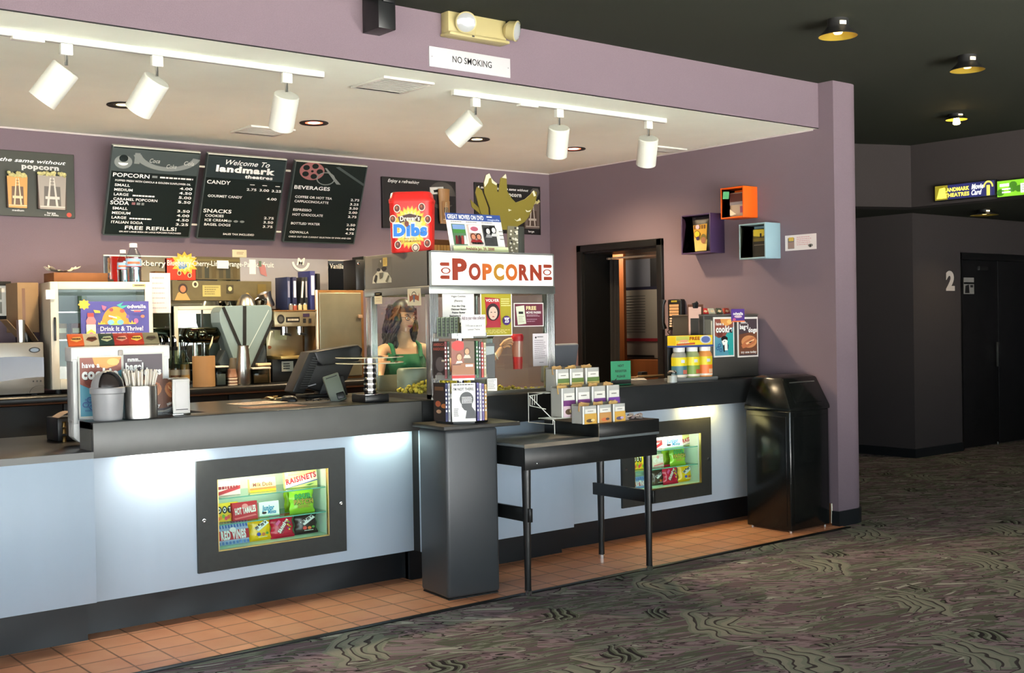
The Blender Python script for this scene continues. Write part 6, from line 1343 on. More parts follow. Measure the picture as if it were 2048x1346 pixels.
def skit(a): a.poly([(.2, .8), (.62, .1), (.85, .22), (.42, .92)], ink(150, 20, 50)); a.text('Skittles', .30, .88, .2, TXTW, w=.78, bold=.05, rot=52)
def skit2(a):
    skit(a)
    for k in range(8): a.oval(.72+.06*(k % 3), .2+.07*k, .05, .045, ink(*((230, 150, 40), (90, 170, 60), (110, 60, 140), (240, 210, 60))[k % 4]), 10)
    a.poly([(.05, .3), (.25, .1), (.35, .2), (.15, .45)], ink(226, 90, 150))
cbag(546, 593, 1037, 1081, zL0, sheen((196, 24, 56)), skit2, 'red candy bag at the bottom of the left window', 6.14)
cbag(594, 640, 1030, 1072, zL0, sheen((54, 40, 38)), mm(ink(196, 60, 50)), 'dark brown candy bag at the bottom right of the left window', 6.16)

zR0, zR1, zR2 = WR_in[2], shR[1], shR[0]
cbox(1311, 1331, 873, 899, zR2, ink(216, 206, 206), red, 'red and white candy box at the left of the top shelf, right window')
cbox(1329, 1366, 875, 898, zR2, ink(236, 240, 230), jun, 'white candy box with blue lettering on the top shelf, right window', 6.15)
cbox(1365, 1398, 866, 891, zR2, ink(206, 220, 130), rais, 'pale green candy box with slanted red lettering, top right of the right window', 6.18)
cbox(1340, 1358, 864, 878, zR2, ink(226, 226, 206), lambda a: a.rect(.3, 0, .6, 1, GRNB), 'pale box standing behind the white and blue lettered box, right window', 6.27, 0)
cbox(1268, 1291, 911, 943, zR1, YL_, dots, 'yellow candy box with black dots, left of the middle shelf, right window')
cbox(1306, 1328, 911, 936, zR1, ink(226, 206, 190), tam, 'cream and red box on the middle shelf, right window')
cbag(1346, 1377, 894, 930, zR1, sheen((150, 206, 50)), sour, 'bright green candy bag on the middle shelf, right window', 6.14)
cbag(1331, 1350, 899, 930, zR1, sheen((176, 206, 40)), lambda a: a.lines(.2, .3, .8, .7, 3, ink(120, 150, 30), .4), 'second green bag behind the bright green one, right window', 6.22)
cbox(1268, 1291, 945, 968, zR0, ink(170, 196, 226), vines, 'blue and red striped candy box at the bottom left of the right window')
cbag(1308, 1335, 944, 974, zR0, sheen((92, 76, 60)), mm(ink(60, 50, 44)), 'crumpled brown candy bag at the bottom of the right window', 6.17)
cbag(1332, 1362, 935, 972, zR0, sheen((196, 24, 56)), skit2, 'red candy bag at the bottom of the right window', 6.13)
cbag(1362, 1394, 930, 964, zR0, sheen((240, 196, 20)), mm(ink(40, 70, 180)), 'yellow candy bag at the bottom right of the right window', 6.16)

# ------------------------------------------------------------------ DVD carousel on the pedestal
pc = sy(920, 760, 5.53); DC = (sy(921, 760, 5.66).x, 5.66); DA = R(-30)
zq = lambda py: sy(918, py, pc.y).z-1.009
t = thing('dvd_carousel', 'clear three-tier carousel of film discs on the black pedestal', 'display rack', (DC[0], DC[1], 1.009), DA)
CLEAR = pane('carousel_acrylic', (222, 226, 226), .04); RIM = mat('smoked_acrylic_rim', (150, 152, 150), .15, .3)
tiers = [.012, zq(757), zq(673), zq(634)]
octa = [(.165*math.cos(R(22.5+45*k)), .165*math.sin(R(22.5+45*k))) for k in range(8)]
for k, z in enumerate(tiers):
    b = MB(); b.prism(octa, z-.012, z, BLACKP if k == 0 else CLEAR, 2); 
    if 0 < k < 3:
        for j in range(8): b.bar((octa[j][0], octa[j][1], z+.004), (octa[(j+1) % 8][0], octa[(j+1) % 8][1], z+.004), .004, .03, RIM)
    if k < 3: b.build('tier_plate', t)
    else: b.bm.free()
b = MB(); b.cyl(.022, .0, tiers[2], CHROME, 16); b.build('pole', t)
def disc_case(name, label, lx, ly, la, z, w, h, th, c, fn, grp='film disc cases in the carousel', tilt=0):
    A = DA; gx = DC[0]+lx*math.cos(A)-ly*math.sin(A); gy = DC[1]+lx*math.sin(A)+ly*math.cos(A)
    t = thing(name, label, 'disc case', (gx, gy, 1.009+z), A+la, grp)
    b = MB(); b.M = Matrix.Rotation(R(tilt), 4, 'X'); b.box(-w/2, w/2, 0, th, 0, h, c, .0015, 1)
    if fn: fn(front(b, -w/2, w/2, h, 0, 0))
    b.build('case', t, smooth=False)
def spine(c2):
    return lambda a: (a.rect(.1, .05, .9, .95, c2), a.lines(.2, .15, .8, .8, 6, TXTW, .5))
z1, z2, z3 = tiers[0], tiers[1], tiers[2]
H1, H2, H3 = (tiers[1]-.016)-z1-.012, (tiers[2]-.016)-z2-.012, tiers[3]-z3
def cov1(a):
    a.rect(0, 0, 1, 1, ink(226, 226, 222)); a.lines(.08, .03, .92, .07, 1, TXTK, .6, 0); a.text("I'M NOT THERE.", .06, .19, .065, ink(50, 50, 50), w=.88, bold=.03)
    g = ink(62, 64, 66); a.oval(.62, .42, .29, .19, g, 26); a.poly([(.40, .45), (.42, .62), (.52, .70), (.62, .72), (.56, .92), (1.0, .92), (.98, .74), (.84, .62), (.85, .45)], g)
    a.lines(.42, .36, .86, .54, 5, TXTW, .5, .1); a.lines(.08, .66, .28, .88, 5, ink(90, 90, 90), .4)
def cov2(a):
    a.rect(0, 0, 1, 1, ink(150, 90, 74)); a.oval(.3, .12, .28, .14, ink(190, 50, 44)); a.rect(.55, .0, 1, .6, ink(104, 84, 66)); portrait(a, .68, .27, .18, .11, (80, 50, 34), (216, 160, 120), (226, 206, 186)); portrait(a, .34, .42, .2, .12, (120, 70, 40), (224, 170, 130), (230, 216, 200))
    a.poly([(.05, .62), (.5, .58), (.95, .6), (1, .9), (0, .9)], ink(156, 104, 70)); a.rect(.6, .63, .92, .69, TXTW); a.rect(0, .92, 1, 1, ink(200, 40, 36)); a.rect(.05, .62, .4, .64, ink(60, 30, 30))
def cov3(a): a.rect(0, 0, 1, 1, ink(50, 44, 46)); a.text('AMERICAN', .05, .12, .07, ink(170, 90, 80), w=.85, bold=.05); a.text('HARDCORE', .05, .24, .07, ink(170, 90, 80), w=.85, bold=.05); a.oval(.5, .62, .3, .2, ink(92, 86, 88)); a.rect(.6, .5, .85, .55, ink(206, 200, 180)); a.oval(.45, .9, .2, .06, ink(110, 104, 104))
def cov4(a): a.rect(0, 0, 1, 1, ink(48, 40, 38)); a.oval(.3, .55, .18, .08, ink(170, 90, 60)); a.oval(.7, .6, .2, .06, ink(180, 110, 60)); a.oval(.35, .75, .16, .05, ink(190, 150, 120)); a.rect(.1, .1, .7, .2, ink(96, 70, 50))
disc_case('disc_case', 'white disc case with dark head silhouette facing out on the lowest tier', .0, -.150, 0, z1, .140, H1, .014, ink(226, 226, 222), cov1)
disc_case('disc_case', 'tan disc case with a couple and red sun, facing out on the middle tier', .0, -.150, 0, z2, .136, H2, .014, ink(150, 90, 74), cov2)
disc_case('disc_case', 'dark disc case with orange shapes, left side of the lowest tier', -.125, -.075, R(-52), z1, .13, H1, .014, ink(40, 36, 36), cov4)
disc_case('disc_case', 'dark disc case with red lettering, left side of the middle tier', -.125, -.075, R(-52), z2, .13, H2, .014, ink(40, 36, 36), cov3)
cols2 = (((70, 60, 130), 'violet'), ((200, 196, 206), 'white'), ((110, 90, 150), 'lilac'), ((206, 160, 90), 'tan'), ((40, 110, 60), 'green'), ((30, 30, 30), 'black'), ((190, 60, 50), 'red'), ((200, 190, 150), 'ivory'))
for k in range(4):
    c, n_ = cols2[k]; disc_case('disc_case', n_+' edge-on disc case right of the front cover on the lowest tier', .086+.017*k, -.135+.012*k, R(8), z1, .014, H1-.004*k, .13, ink(*c), spine(ink(*[max(0, v-30) for v in c])))
    c, n_ = cols2[4+k]; disc_case('disc_case', n_+' edge-on disc case right of the front cover on the middle tier', .086+.017*k, -.135+.012*k, R(8), z2, .014, H2-.004*k, .13, ink(*c), spine(ink(*[max(0, v-30) for v in c])))
for k in range(2):
    c, n_ = (((46, 50, 100), 'navy'), ((170, 170, 176), 'silver'))[k]; disc_case('disc_case', n_+' edge-on disc case left of the front cover on the lowest tier', -.100+.016*k, -.140, R(-6), z1, .014, H1, .12, ink(*c), spine(ink(*[max(0, v-30) for v in c])))
    c, n_ = (((120, 40, 46), 'dark red'), ((46, 70, 50), 'dark green'))[k]; disc_case('disc_case', n_+' edge-on disc case left of the front cover on the middle tier', -.100+.016*k, -.140, R(-6), z2, .014, H2, .12, ink(*c), spine(ink(*[max(0, v-30) for v in c])))
for k in range(5):
    disc_case('disc_case', ('leftmost', 'second', 'third', 'fourth', 'rightmost')[k]+' of the upright green-edged cases on the carousel top', -.135+.024*k, -.12-.008*k, R(-14), z3, .022, H3, .10, ink(120, 136, 108), lambda a: (a.rect(.25, .05, 1, .98, ink(34, 38, 34)), a.lines(.4, .1, .95, .9, 5, ink(80, 96, 70), .5)), 'upright cases on top of the carousel')
def f(a): a.rect(0, 0, 1, .26, ink(200, 196, 196)); a.text('Add to your video collection', .03, .22, .15, ink(90, 60, 66), w=.94, bold=.03); a.text('DVDs now on sale at all', .18, .55, .09, ink(90, 90, 96), w=.66); a.text('Landmark Theatres', .26, .72, .09, ink(90, 90, 96), w=.5)
disc_case('selection_card', 'white card with small print standing on the carousel top', .065, -.155, R(3), z3, .145, H3+.012, .006, WHITEP, f, 'upright cards on top of the carousel')
disc_case('leaflet_holder', 'black leaflet holder with grey card behind the right of the carousel', .165, -.02, R(0), z2-.01, .085, H2*.96, .012, ink(34, 38, 36), lambda a: a.poly([(.0, .08), (.95, .08), (.95, .3), (.0, .36)], ink(150, 160, 160)), 'leaflets by the carousel')
disc_case('leaflet', 'small white leaflet at the right of the lowest carousel tier', .185, -.04, R(0), z2-.085, .06, .075, .004, WHITEP, lambda a: a.lines(.1, .1, .9, .9, 6, ink(130, 130, 130), .4), 'leaflets by the carousel')

# ------------------------------------------------------------------ stepped wire rack of boxed sweets on the desk
GB = mat('silver_grey_box', (176, 176, 170), .4); DZ0 = .885
t = thing('wire_rack', 'white wire step rack holding the boxed sweets on the black desk', 'rack', (4.72, 5.30, .97)); WIRE = mat('white_wire', (206, 206, 196), .35)
ROWS = [(5.28, 844, 3, 'front', (1165, 1194, 1195, 1223, 1226, 1251), 813), (5.40, 834, 4, 'middle', (1123, 1151, 1152, 1181, 1184, 1212, 1214, 1240), 777), (5.52, 783, 3, 'rear', (1112, 1139, 1140, 1168, 1171, 1199), 739)]
steps = []
for Y, pb, n, nm, px, pt in ROWS:
    z0 = sy((px[0]+px[1])/2, pb, Y).z; steps.append((Y, z0, sy(px[0], pb, Y).x, sy(px[-1], pb, Y).x))
steps[0] = (5.28, .969, steps[0][2], steps[0][3])
b = MB()
for Y, z0, xa, xb in steps:
    if Y == 5.28: continue
    for yy in (Y, Y+.055, Y+.11): b.tube([(xa-.09-4.72, yy-5.30, z0-.004-.97), (xb+.02-4.72, yy-5.30, z0-.004-.97)], .0028, WIRE, 6)
    for xx in (xa-.085, xa-.04, (xa+xb)/2, xb): b.tube([(xx-4.72, Y-5.30, z0-.004-.97), (xx-4.72, Y+.11-5.30, z0-.004-.97)], .0024, WIRE, 6)
xl = steps[1][2]-.09-4.72
for xx in (xl+.02, steps[1][3]-4.72): b.tube([(xx, .22, steps[2][1]-.97), (xx, .33, steps[2][1]-.97), (xx, .33, .003), (xx, .10, .003), (xx, .10, steps[1][1]-.97)], .003, WIRE, 6)
zc = steps[2][1]-.97
for k in range(4): b.tube([(xl-.09+.035*k, .18+.02*k, zc-.01), (xl-.085+.035*k, .19+.02*k, zc-.07)], .0026, WIRE, 6)
b.tube([(xl-.10, .18, zc-.01), (xl+.06, .24, zc-.005)], .0028, WIRE, 6); b.tube([(xl-.095, .18, zc-.01), (xl+.05, .12, zc-.17), (xl+.05, .12, zc-.25)], .003, WIRE, 6); b.tube([(xl-.085, .19, zc-.07), (xl+.05, .2, zc-.10)], .0026, WIRE, 6)
b.build('wire_frame', t)
cl = {'front': ((206, 160, 70), (190, 140, 80), (206, 160, 70)), 'middle': ((116, 60, 120), (116, 60, 120), (120, 66, 140), (110, 60, 150)), 'rear': ((90, 116, 60), (96, 120, 60), (90, 116, 60))}
posn = {3: ('left', 'middle', 'right'), 4: ('left', 'second', 'third', 'right')}
for (Y, pb, n, nm, px, pt), (_, z0, xa, xb) in zip(ROWS, steps):
    zt = sy(px[0], pt, Y).z
    for k in range(n):
        a0, a1 = sy(px[2*k], (pt+pb)/2, Y).x, sy(px[2*k+1], (pt+pb)/2, Y).x; w = a1-a0-.003; h = zt-z0
        c = cl[nm][k]
        t = thing('sweet_box', '%s silver-grey %s box of sweets in the %s row of the wire rack' % (posn[n][k], ('gold banded', 'purple banded', 'green banded')[('front', 'middle', 'rear').index(nm)], nm), 'sweets box', (a0, Y, z0), 0, 'boxed sweets on the wire rack')
        b = MB(); d = .10; b.box(0, w, 0, .003, 0, h, GB); b.box(0, w, d-.003, d, 0, h+.01, GB); b.box(0, .003, 0, d, 0, h, GB); b.box(w-.003, w, 0, d, 0, h, GB); b.box(0, w, 0, d, 0, .003, GB)
        a = front(b, 0, w, h, 0, 0); a.rect(0, 0, .10, 1, ink(236, 236, 230)); a.rect(.18, .18, .95, .42, ink(226, 224, 216)); a.lines(.35, .27, .75, .32, 1, ink(110, 110, 100), .8, 0); a.rect(.12, .43, 1, .62, ink(*c)); a.rect(.12, .62, 1, 1, ink(*((226, 200, 120) if nm == 'rear' else (216, 190, 200) if nm == 'middle' and k < 2 else c))); a.oval(.5, .82, .26, .10, ink(*((90, 70, 50), (206, 110, 60), (80, 70, 100))[k % 3])); a.oval(.7, .80, .14, .07, ink(*((226, 206, 150), (70, 60, 60), (190, 170, 206))[k % 3])); b.build('box', t, smooth=False)
        b = MB()
        for q in range(4): b.M = Matrix.Translation((w*(.25+.18*q), .03+.016*q, h-.02)) @ Matrix.Rotation(random.uniform(-.35, .35), 4, 'Y') @ Matrix.Rotation(random.uniform(-.3, .1), 4, 'X'); b.box(-w*.3, w*.3, -.003, .004, -.02, .035, ink(*random.choice(((206, 166, 100), (214, 180, 120), (190, 150, 96)))), .002)
        b.build('packets', t)
# loose wrappers beside the rack
p = sy(1262, 840, 5.35); t = thing('wrappers', 'loose clear wrappers lying on the desk right of the sweets boxes', 'wrappers', (p.x, 5.36, .968)); b = MB()
for k in range(12): b.M = Matrix.Translation((random.uniform(-.06, .10), random.uniform(-.05, .08), .004+.002*k)) @ Matrix.Rotation(random.uniform(-.5, .5), 4, 'X') @ Matrix.Rotation(random.random()*6, 4, 'Z'); b.grid(lambda u, v: ((u-.5)*.06, (v-.5)*.03, .006*math.sin(u*9)), 6, 2, ink(*random.choice(((170, 150, 150), (190, 180, 176), (150, 120, 110)))))
b.build('wrappers', t)['kind'] = 'stuff'

# ------------------------------------------------------------------ right end of the counter
ax0, ax1, az0, az1 = ext(1222, 1258, 722, 766, 6.12)
t = thing('register_sign', 'green NEXT REGISTER PLEASE sign in a stand on the counter', 'sign', (ax0, 6.12, CZ), R(-6)); w = ax1-ax0; h = az1-CZ
b = MB(); b.box(0, w, 0, .004, 0, h, ink(52, 146, 104)); b.box(0, w, -.03, .06, 0, .004, pane('stand_acrylic', (200, 220, 210), .03)); a = front(b, 0, w, h, 0, 0)
for y, s_, ww in ((.24, 'NEXT', .30), (.46, 'REGISTER', .58), (.68, 'PLEASE', .42)): a.text(s_, .5, y, .09, TXTK, w=ww, al='c', bold=.03)
a.rect(.0, .78, 1, .96, ink(30, 34, 30)); a.poly([(.0, .88), (.28, .70), (.2, .88)], TXTK); b.build('panel', t, smooth=False)
p = onc(1268, 762); t = thing('straw_bundle', 'few white wrapped straws right of the green register sign', 'straws', (p.x, p.y, CZ)); 
for k in range(4):
    b = MB(); b.tube([(-.05+.02*k, .05-.015*k, .006+.004*k), (.08+.01*k, -.06+.02*k, .006+.003*k)], .004, ink(206, 196, 186), 6); b.build('straw', t)
p = onc(1305, 757); t = thing('utensil_tray', 'shallow tan tray with odds and ends under the doorway', 'tray', (p.x+.05, p.y+.12, CZ)); b = MB(); b.box(-.16, .16, -.05, .05, 0, .014, ink(110, 84, 56), .003); b.bar((-.12, -.02, .02), (.15, -.05, .02), .012, .008, ink(190, 160, 110)); b.build('tray', t); b = MB(); b.box(-.05, .02, .0, .05, .014, .05, BLACKP, .008); b.build('black_clip', t)
ax0, ax1, az0, az1 = ext(1337, 1352, 740, 766, 5.98)
t = thing('salt_shaker', 'glass salt shaker with steel top left of the juice bottles', 'shaker', ((ax0+ax1)/2, 5.98, CZ)); r_ = (ax1-ax0)/2; h = az1-CZ
b = MB(); b.lathe([(0, 0), (r_, 0), (r_*.95, h*.72), (r_*.8, h*.78)], pane('shaker_glass', (220, 224, 224), .04), 16); b.build('glass', t); b = MB(); b.lathe([(0, .004), (r_*.9, .004), (r_*.85, h*.55), (0, h*.55)], WHITEP, 14); b.build('salt', t); b = MB(); b.lathe([(r_*.85, h*.74), (r_*.88, h*.86), (r_*.6, h*.98), (0, h)], CHROME, 16); b.build('cap', t)
YJ = 6.02
ax0, ax1, az0, az1 = ext(1353, 1432, 670, 762, YJ)
JX0, JW, JH = ax0, ax1-ax0, az1-CZ
t = thing('juice_stand', 'black counter stand with yellow FREE header over three juice bottles', 'display stand', (ax0, YJ, CZ)); w, h = JW, JH
b = MB(); b.box(-.01, w+.01, -.01, .12, 0, .028, mat('grey_stand_base', (110, 112, 112), .35), .004); b.build('base', t)
b = MB(); b.box(0, w, .09, .12, .028, h, BLACKP, .003)
b.build('back_panel', t)
zz0, zz1 = h-.135+.05, h-.0
b = MB(); b.box(-.002, w*.92, .0, .09, h*.77, h*.99, YL_, .004); b.box(-.004, w*.94, -.002, .092, h*.74, h*.785, ink(56, 76, 140), .003); a = front(b, -.002, w*.92, h*.985, h*.79, 0); a.rect(0, 0, .35, .5, ink(190, 190, 90)); a.text('FREE', .36, .46, .34, ink(150, 60, 30), w=.28, bold=.05); a.oval(.8, .45, .16, .48, ink(206, 206, 200)); a.oval(.8, .45, .12, .36, ink(90, 110, 170)); a.text('odwalla', .05, .8, .2, TXTW, w=.3); a.poly([(.0, .85), (.5, .75), (.5, .95), (0, 1)], ink(196, 80, 50)); a.oval(.2, .55, .12, .15, ink(236, 170, 130)); b.build('header', t, smooth=False)
for k, c in enumerate(((70, 116, 126), (120, 150, 60), (236, 120, 50))):
    cx = ax0+w*(.17+.325*k); hh = .655*h
    bt = thing('juice_bottle', ('blue-green labelled juice bottle, left of the three on the stand', 'green labelled juice bottle in the middle of the stand', 'orange labelled juice bottle, right of the three on the stand')[k], 'bottle', (cx, YJ+.045, CZ+.028), 0, 'juice bottles on the counter stand'); r_ = w*.148
    b = MB(); b.lathe([(0, 0), (r_*.96, 0), (r_, .006), (r_, hh*.70), (r_*.92, hh*.78), (r_*.72, hh*.86), (r_*.72, hh*.88)], mat('juice_%d' % k, ((150, 150, 140), (150, 160, 110), (226, 150, 80))[k], .15), 22, sy=.8); b.build('bottle', bt)
    b = MB(); b.lathe([(r_*.76, hh*.86), (r_*.78, hh), (0, hh)], WHITEM, 22, sy=.8); b.build('cap', bt)
    b = MB(); L_ = r_*1.015; b.lathe([(L_, .01), (L_, hh*.40)], ink(*c), 22, sy=.8); b.lathe([(L_, hh*.40), (L_, hh*.68)], ink(226, 206, 30), 22, sy=.8); b.lathe([(L_*1.005, .01), (L_*1.005, .025)], ink(226, 216, 200), 22, sy=.8)
    b.lathe([(L_*1.01, .03), (L_*1.01, .06)], ink(*((206, 110, 90), (200, 90, 60), (236, 190, 150))[k]), 6, sy=.8, a0=R(260), a1=R(310)); b.lathe([(L_*1.01, hh*.5), (L_*1.01, hh*.6)], ink(200, 206, 216), 5, sy=.8, a0=R(245), a1=R(275)); b.build('label', bt)
# charcoal warmer case with two posters
YK = 6.12
ax0, ax1, az0, az1 = ext(1408, 1519, 628, 760, YK); ax1 = min(ax1, 7.47)
KX0, KW, KH = ax0, ax1-ax0, az1-CZ
t = thing('food_warmer', 'charcoal countertop warmer case with two posters by the right wall', 'display case', (ax0, YK, CZ)); w, h = KW, KH
KG = mat('charcoal_case_enamel', (64, 62, 58), .4)
b = MB(); b.box(0, w, 0, .33, 0, h, KG, .008, 3); b.box(.01, w*.14, -.002, .0, h*.42, h*.92, mat('grey_case_door', (96, 94, 84), .35)); b.box(w*.12, w*.135, -.012, 0, h*.5, h*.9, ink(206, 200, 180), .003); b.box(-.004, w+.004, -.004, .33, h-.012, h, mat('dull_case_top', (110, 106, 100), .35, .5), .003); b.build('case', t)
for l, r, tp, bt, fn, lb in ((1427, 1468, 634, 714, cookie, 'cookie poster in white border'), (1475, 1517, 634, 714, bagel, 'bagel dog poster in white border')):
    px0, px1, pz0, pz1 = ext(l, r, tp, bt, YK-.004); px1 = min(px1, ax0+w-.01)
    b = MB(); b.box(px0-ax0, px1-ax0, -.006, 0, pz0-CZ, pz1-CZ, ink(226, 222, 216)); W_ = px1-px0; a = front(b, px0-ax0+.05*W_, px1-ax0-.05*W_, pz1-CZ-.015, pz0-CZ+.012, -.006); fn(a); b.build('poster', t, smooth=False)['label'] = lb
for k, (px, c) in enumerate(((1413, (190, 44, 44)), (1426, (190, 186, 160)), (1441, (70, 76, 60)), (1456, (160, 60, 44)))):
    p = sy(px, 627, YK+.06)
    ct = thing('candy_packet', ('red candy packet at the left on the charcoal warmer', 'cream candy packet second on the charcoal warmer', 'dark green candy packet third on the charcoal warmer', 'rust candy packet beside the violet box on the charcoal warmer')[k], 'candy', (p.x-.03, YK+.06, CZ+KH), 0, 'candy packets on the charcoal warmer')
    b = MB(); b.M = Matrix.Translation((0, 0, .004)) @ Matrix.Rotation(R(-25), 4, 'X'); b.box(0, .062, 0, .016, 0, .05, ink(*c), .003); a = front(b, 0, .062, .05, 0, 0); a.poly([(.1, .6), (.4, .3), (.9, .5), (.5, .8)], ink(216, 190, 150)); b.build('packet', ct)
px0, px1, pz0, pz1 = ext(1463, 1489, 618, 644, YK-.012)
t = thing('promo_flag', 'violet juice flag hanging over the front of the charcoal warmer', 'sign', (px0, YK-.012, CZ+KH), 0); w_ = px1-px0
b = MB(); b.box(0, w_, 0, .004, pz0-CZ-KH, pz1-CZ-KH, ink(86, 56, 140)); b.box(0, w_, .004, .06, .0, .003, ink(86, 56, 140)); a = front(b, 0, w_, pz1-CZ-KH, pz0-CZ-KH, 0); a.text('odwalla', .12, .45, .2, TXTW, w=.76, bold=.05); a.oval(.5, .58, .3, .1, ink(216, 190, 200)); a.oval(.2, .8, .12, .1, ink(206, 90, 150)); a.rect(0, .9, 1, 1, ink(226, 120, 70)); b.build('flag', t, smooth=False)
px0, px1, pz0, pz1 = ext(1461, 1496, 644, 652, YK-.014)
# clipboard behind the bottles
ax0, ax1, az0, az1 = ext(1374, 1405, 609, 680, 6.20)
t = thing('clipboard', 'clipboard with pink papers standing behind the juice stand', 'clipboard', (ax0-.02, 6.17, CZ)); w = ax1-ax0; h = az1-CZ
PINKP = ink(214, 176, 160)
b = MB(); b.box(0, w, 0, .005, 0, h, ink(96, 60, 44), .002); b.build('board', t); b = MB(); b.box(.006, w-.03, -.003, 0, .02, h-.02, PINKP); a = front(b, .006, w-.03, h-.02, .02, -.003); a.rect(.12, .16, .8, .50, ink(52, 50, 46)); a.lines(.1, .55, .9, .9, 6, ink(190, 150, 130), .3); b.build('papers', t); b = MB(); b.box(w*.3, w*.6, -.012, .008, h-.03, h+.012, BLACKP, .004); b.tube([(w*.35, -.006, h+.005), (w*.45, -.02, h+.02), (w*.6, -.006, h+.006)], .006, BLACKP, 8); b.build('clip', t)
# wall telephone beside the doorway
t_ = [sx(1326, 602, XR-.05), sx(1364, 598, XR-.05), sx(1364, 660, XR-.05)]
t = thing('wall_phone', 'black wall telephone with ivory keypad labels beside the doorway', 'telephone', (XR, t_[2].y, t_[2].z)); w = t_[0].y-t_[2].y; h = t_[1].z-t_[2].z
b = MB(); b.box(-.06, 0, 0, w*.72, 0, h, BLACKP, .012, 3); a = left(b, w*.62, w*.1, h*.96, .06*h, -.06); a.rect(.2, .0, .8, .06, ink(150, 140, 40))
for r_ in range(4): a.rect(.02, .14+.11*r_, .98, .23+.11*r_, ink(190, 150, 110))
for r_ in range(4):
    for c_ in range(3): a.rect(.06+.32*c_, .62+.09*r_, .30+.32*c_, .68+.09*r_, ink(206, 186, 166))
b.build('body', t)
b = MB(); b.tube([(-.075, w*.86, h*.98), (-.09, w*.86, h*.8), (-.09, w*.86, h*.25), (-.075, w*.86, h*.05)], [.024, .018, .018, .026], BLACKP, 12); b.build('handset', t)
b = MB(); b.tube([(-.03+.01*math.cos(k*1.6), w*.8+.012*math.sin(k*1.6), -.012*k+.0) for k in range(26)], .004, BLACKP, 6); b.build('coiled_cord', t)
b = MB(); b.tube([(-.012, w*.4, 0), (-.01, w*.38, -.2), (-.012, w*.34, -.40)], .005, ink(120, 84, 50), 6); b.build('wall_cord', t)

# grey chair back glimpsed behind the popcorn machine
p = sy(1136, 710, 6.9); t = thing('staff_chair', 'grey-blue chair back glimpsed between popcorn machine and doorway', 'chair', (p.x, 7.0, 0))
CG = mat('grey_blue_upholstery', (96, 100, 108), .8); b = MB(); b.prism([(-.19, 1.12), (.13, 1.12), (.19, 1.42), (-.16, 1.42)], -.03, .03, CG, 1, .02, 3); b.build('backrest', t); b = MB(); b.box(-.2, .2, -.42, -.02, .74, .80, CG, .02, 3); b.build('seat', t)
b = MB(); b.tube([(0, .02, 1.2), (0, .04, .9), (0, -.2, .73)], .016, BLACKP, 8); b.build('back_post', t); b = MB(); b.cyl(.025, .03, .74, CHROME, 14, (0, -.22)); b.build('column', t)
for k in range(5):
    b = MB(); an = R(72*k); b.bar((0, -.22, .06), (.24*math.cos(an), -.22+.24*math.sin(an), .03), .03, .03, BLACKP, .006); b.cyl(.02, 0, .03, BLACKP, 10, (.23*math.cos(an), -.22+.23*math.sin(an))); b.build('foot_spoke', t)
ax0, ax1, az0, az1 = ext(1116, 1150, 668, 682, 8.66)
t = thing('wall_hook', 'small dark hook on the back wall right of the popcorn machine', 'hook', (sy(1122, 668, 8.68).x, YB, sy(1122, 668, 8.68).z)); b = MB(); b.box(-.03, .03, -.02, 0, -.04, .04, BLACKP, .005); b.tube([(0, -.02, .02), (0, -.05, 0), (0, -.05, -.03)], .008, BLACKP, 8); b.build('hook', t)

# ------------------------------------------------------------------ doorway curtain and board beyond
t = thing('curtain_rod', 'pale rod across the top of the staff doorway', 'rod', (7.80, DY0+.015, 2.19)); b = MB(); b.tube([(0, 0, 0), (0, DY1-DY0-.03, 0)], .010, ink(206, 186, 160), 10); b.build('rod', t)
t = thing('curtain', 'black pleated curtain drawn to the left of the staff doorway', 'curtain', (7.80, 0, 0)); CUR = mat('black_curtain', (22, 20, 20), .8); b = MB()
ya, yb = sx(1172, 600, 7.8).y, sx(1232, 600, 7.8).y
b.grid(lambda u, v: (.022*math.sin(u*46)*(1-.15*v)+.03, ya-(ya-yb)*u*(1-.12*(1-v)**2), .1+v*2.08), 96, 8, CUR); b.build('cloth', t, angle=80)
b = MB()
for k in range(9):
    b.tube([(.0+.014*math.cos(R(45*q)), ya-(ya-yb)*k/9, 2.19+.016*math.sin(R(45*q))) for q in range(8)], .003, BLACKP, 5, closed=True)
b.build('rings', t)
y1_, y0_ = sx(1248, 600, 9.28).y, sx(1322, 600, 9.28).y
t = thing('board_post', 'orange-brown wooden post seen through the staff doorway', 'post', (9.04, sx(1240, 600, 9.04).y, 0)); b = MB(); b.box(-.04, .0, -.10, .14, 0, 2.5, mat('orange_wood', (150, 84, 40), .45, var=.15, vscale=10, aniso=(1, 1, .1)), .004); b.build('post', t)
za, zb_ = sx(1285, 518, 9.28).z, sx(1285, 716, 9.28).z
t = thing('schedule_board', 'pale schedule board with ruled lines in the booth beyond the doorway', 'board', (9.30, y0_, zb_)); w, h = y1_-y0_, za-zb_
b = MB(); b.box(-.02, -.002, -.1, w, 0, h, mat('pale_board', (150, 142, 130), .6)); a = left(b, w, -.1, h, 0, -.02); a.rect(.0, .0, .62, .30, ink(110, 112, 122)); a.rect(.62, 0, 1, .30, ink(28, 26, 28)); a.rect(0, .28, 1, .31, ink(30, 30, 50))
for k in range(14): a.rect(.04, .37+.028*k, .50, .376+.028*k, ink(60, 60, 60))
a.rect(0, .80, 1, .83, ink(150, 40, 50)); a.rect(.02, .97, .7, .995, TXTK); b.build('board', t, smooth=False)
t = thing('booth_ledge', 'orange-brown ledge under the schedule board in the booth', 'ledge', (9.12, y0_-.3, 0)); b = MB(); b.box(-.05, .16, 0, 1.3, 0, zb_-.01, MATS['orange_wood'], .004); b.build('ledge', t)

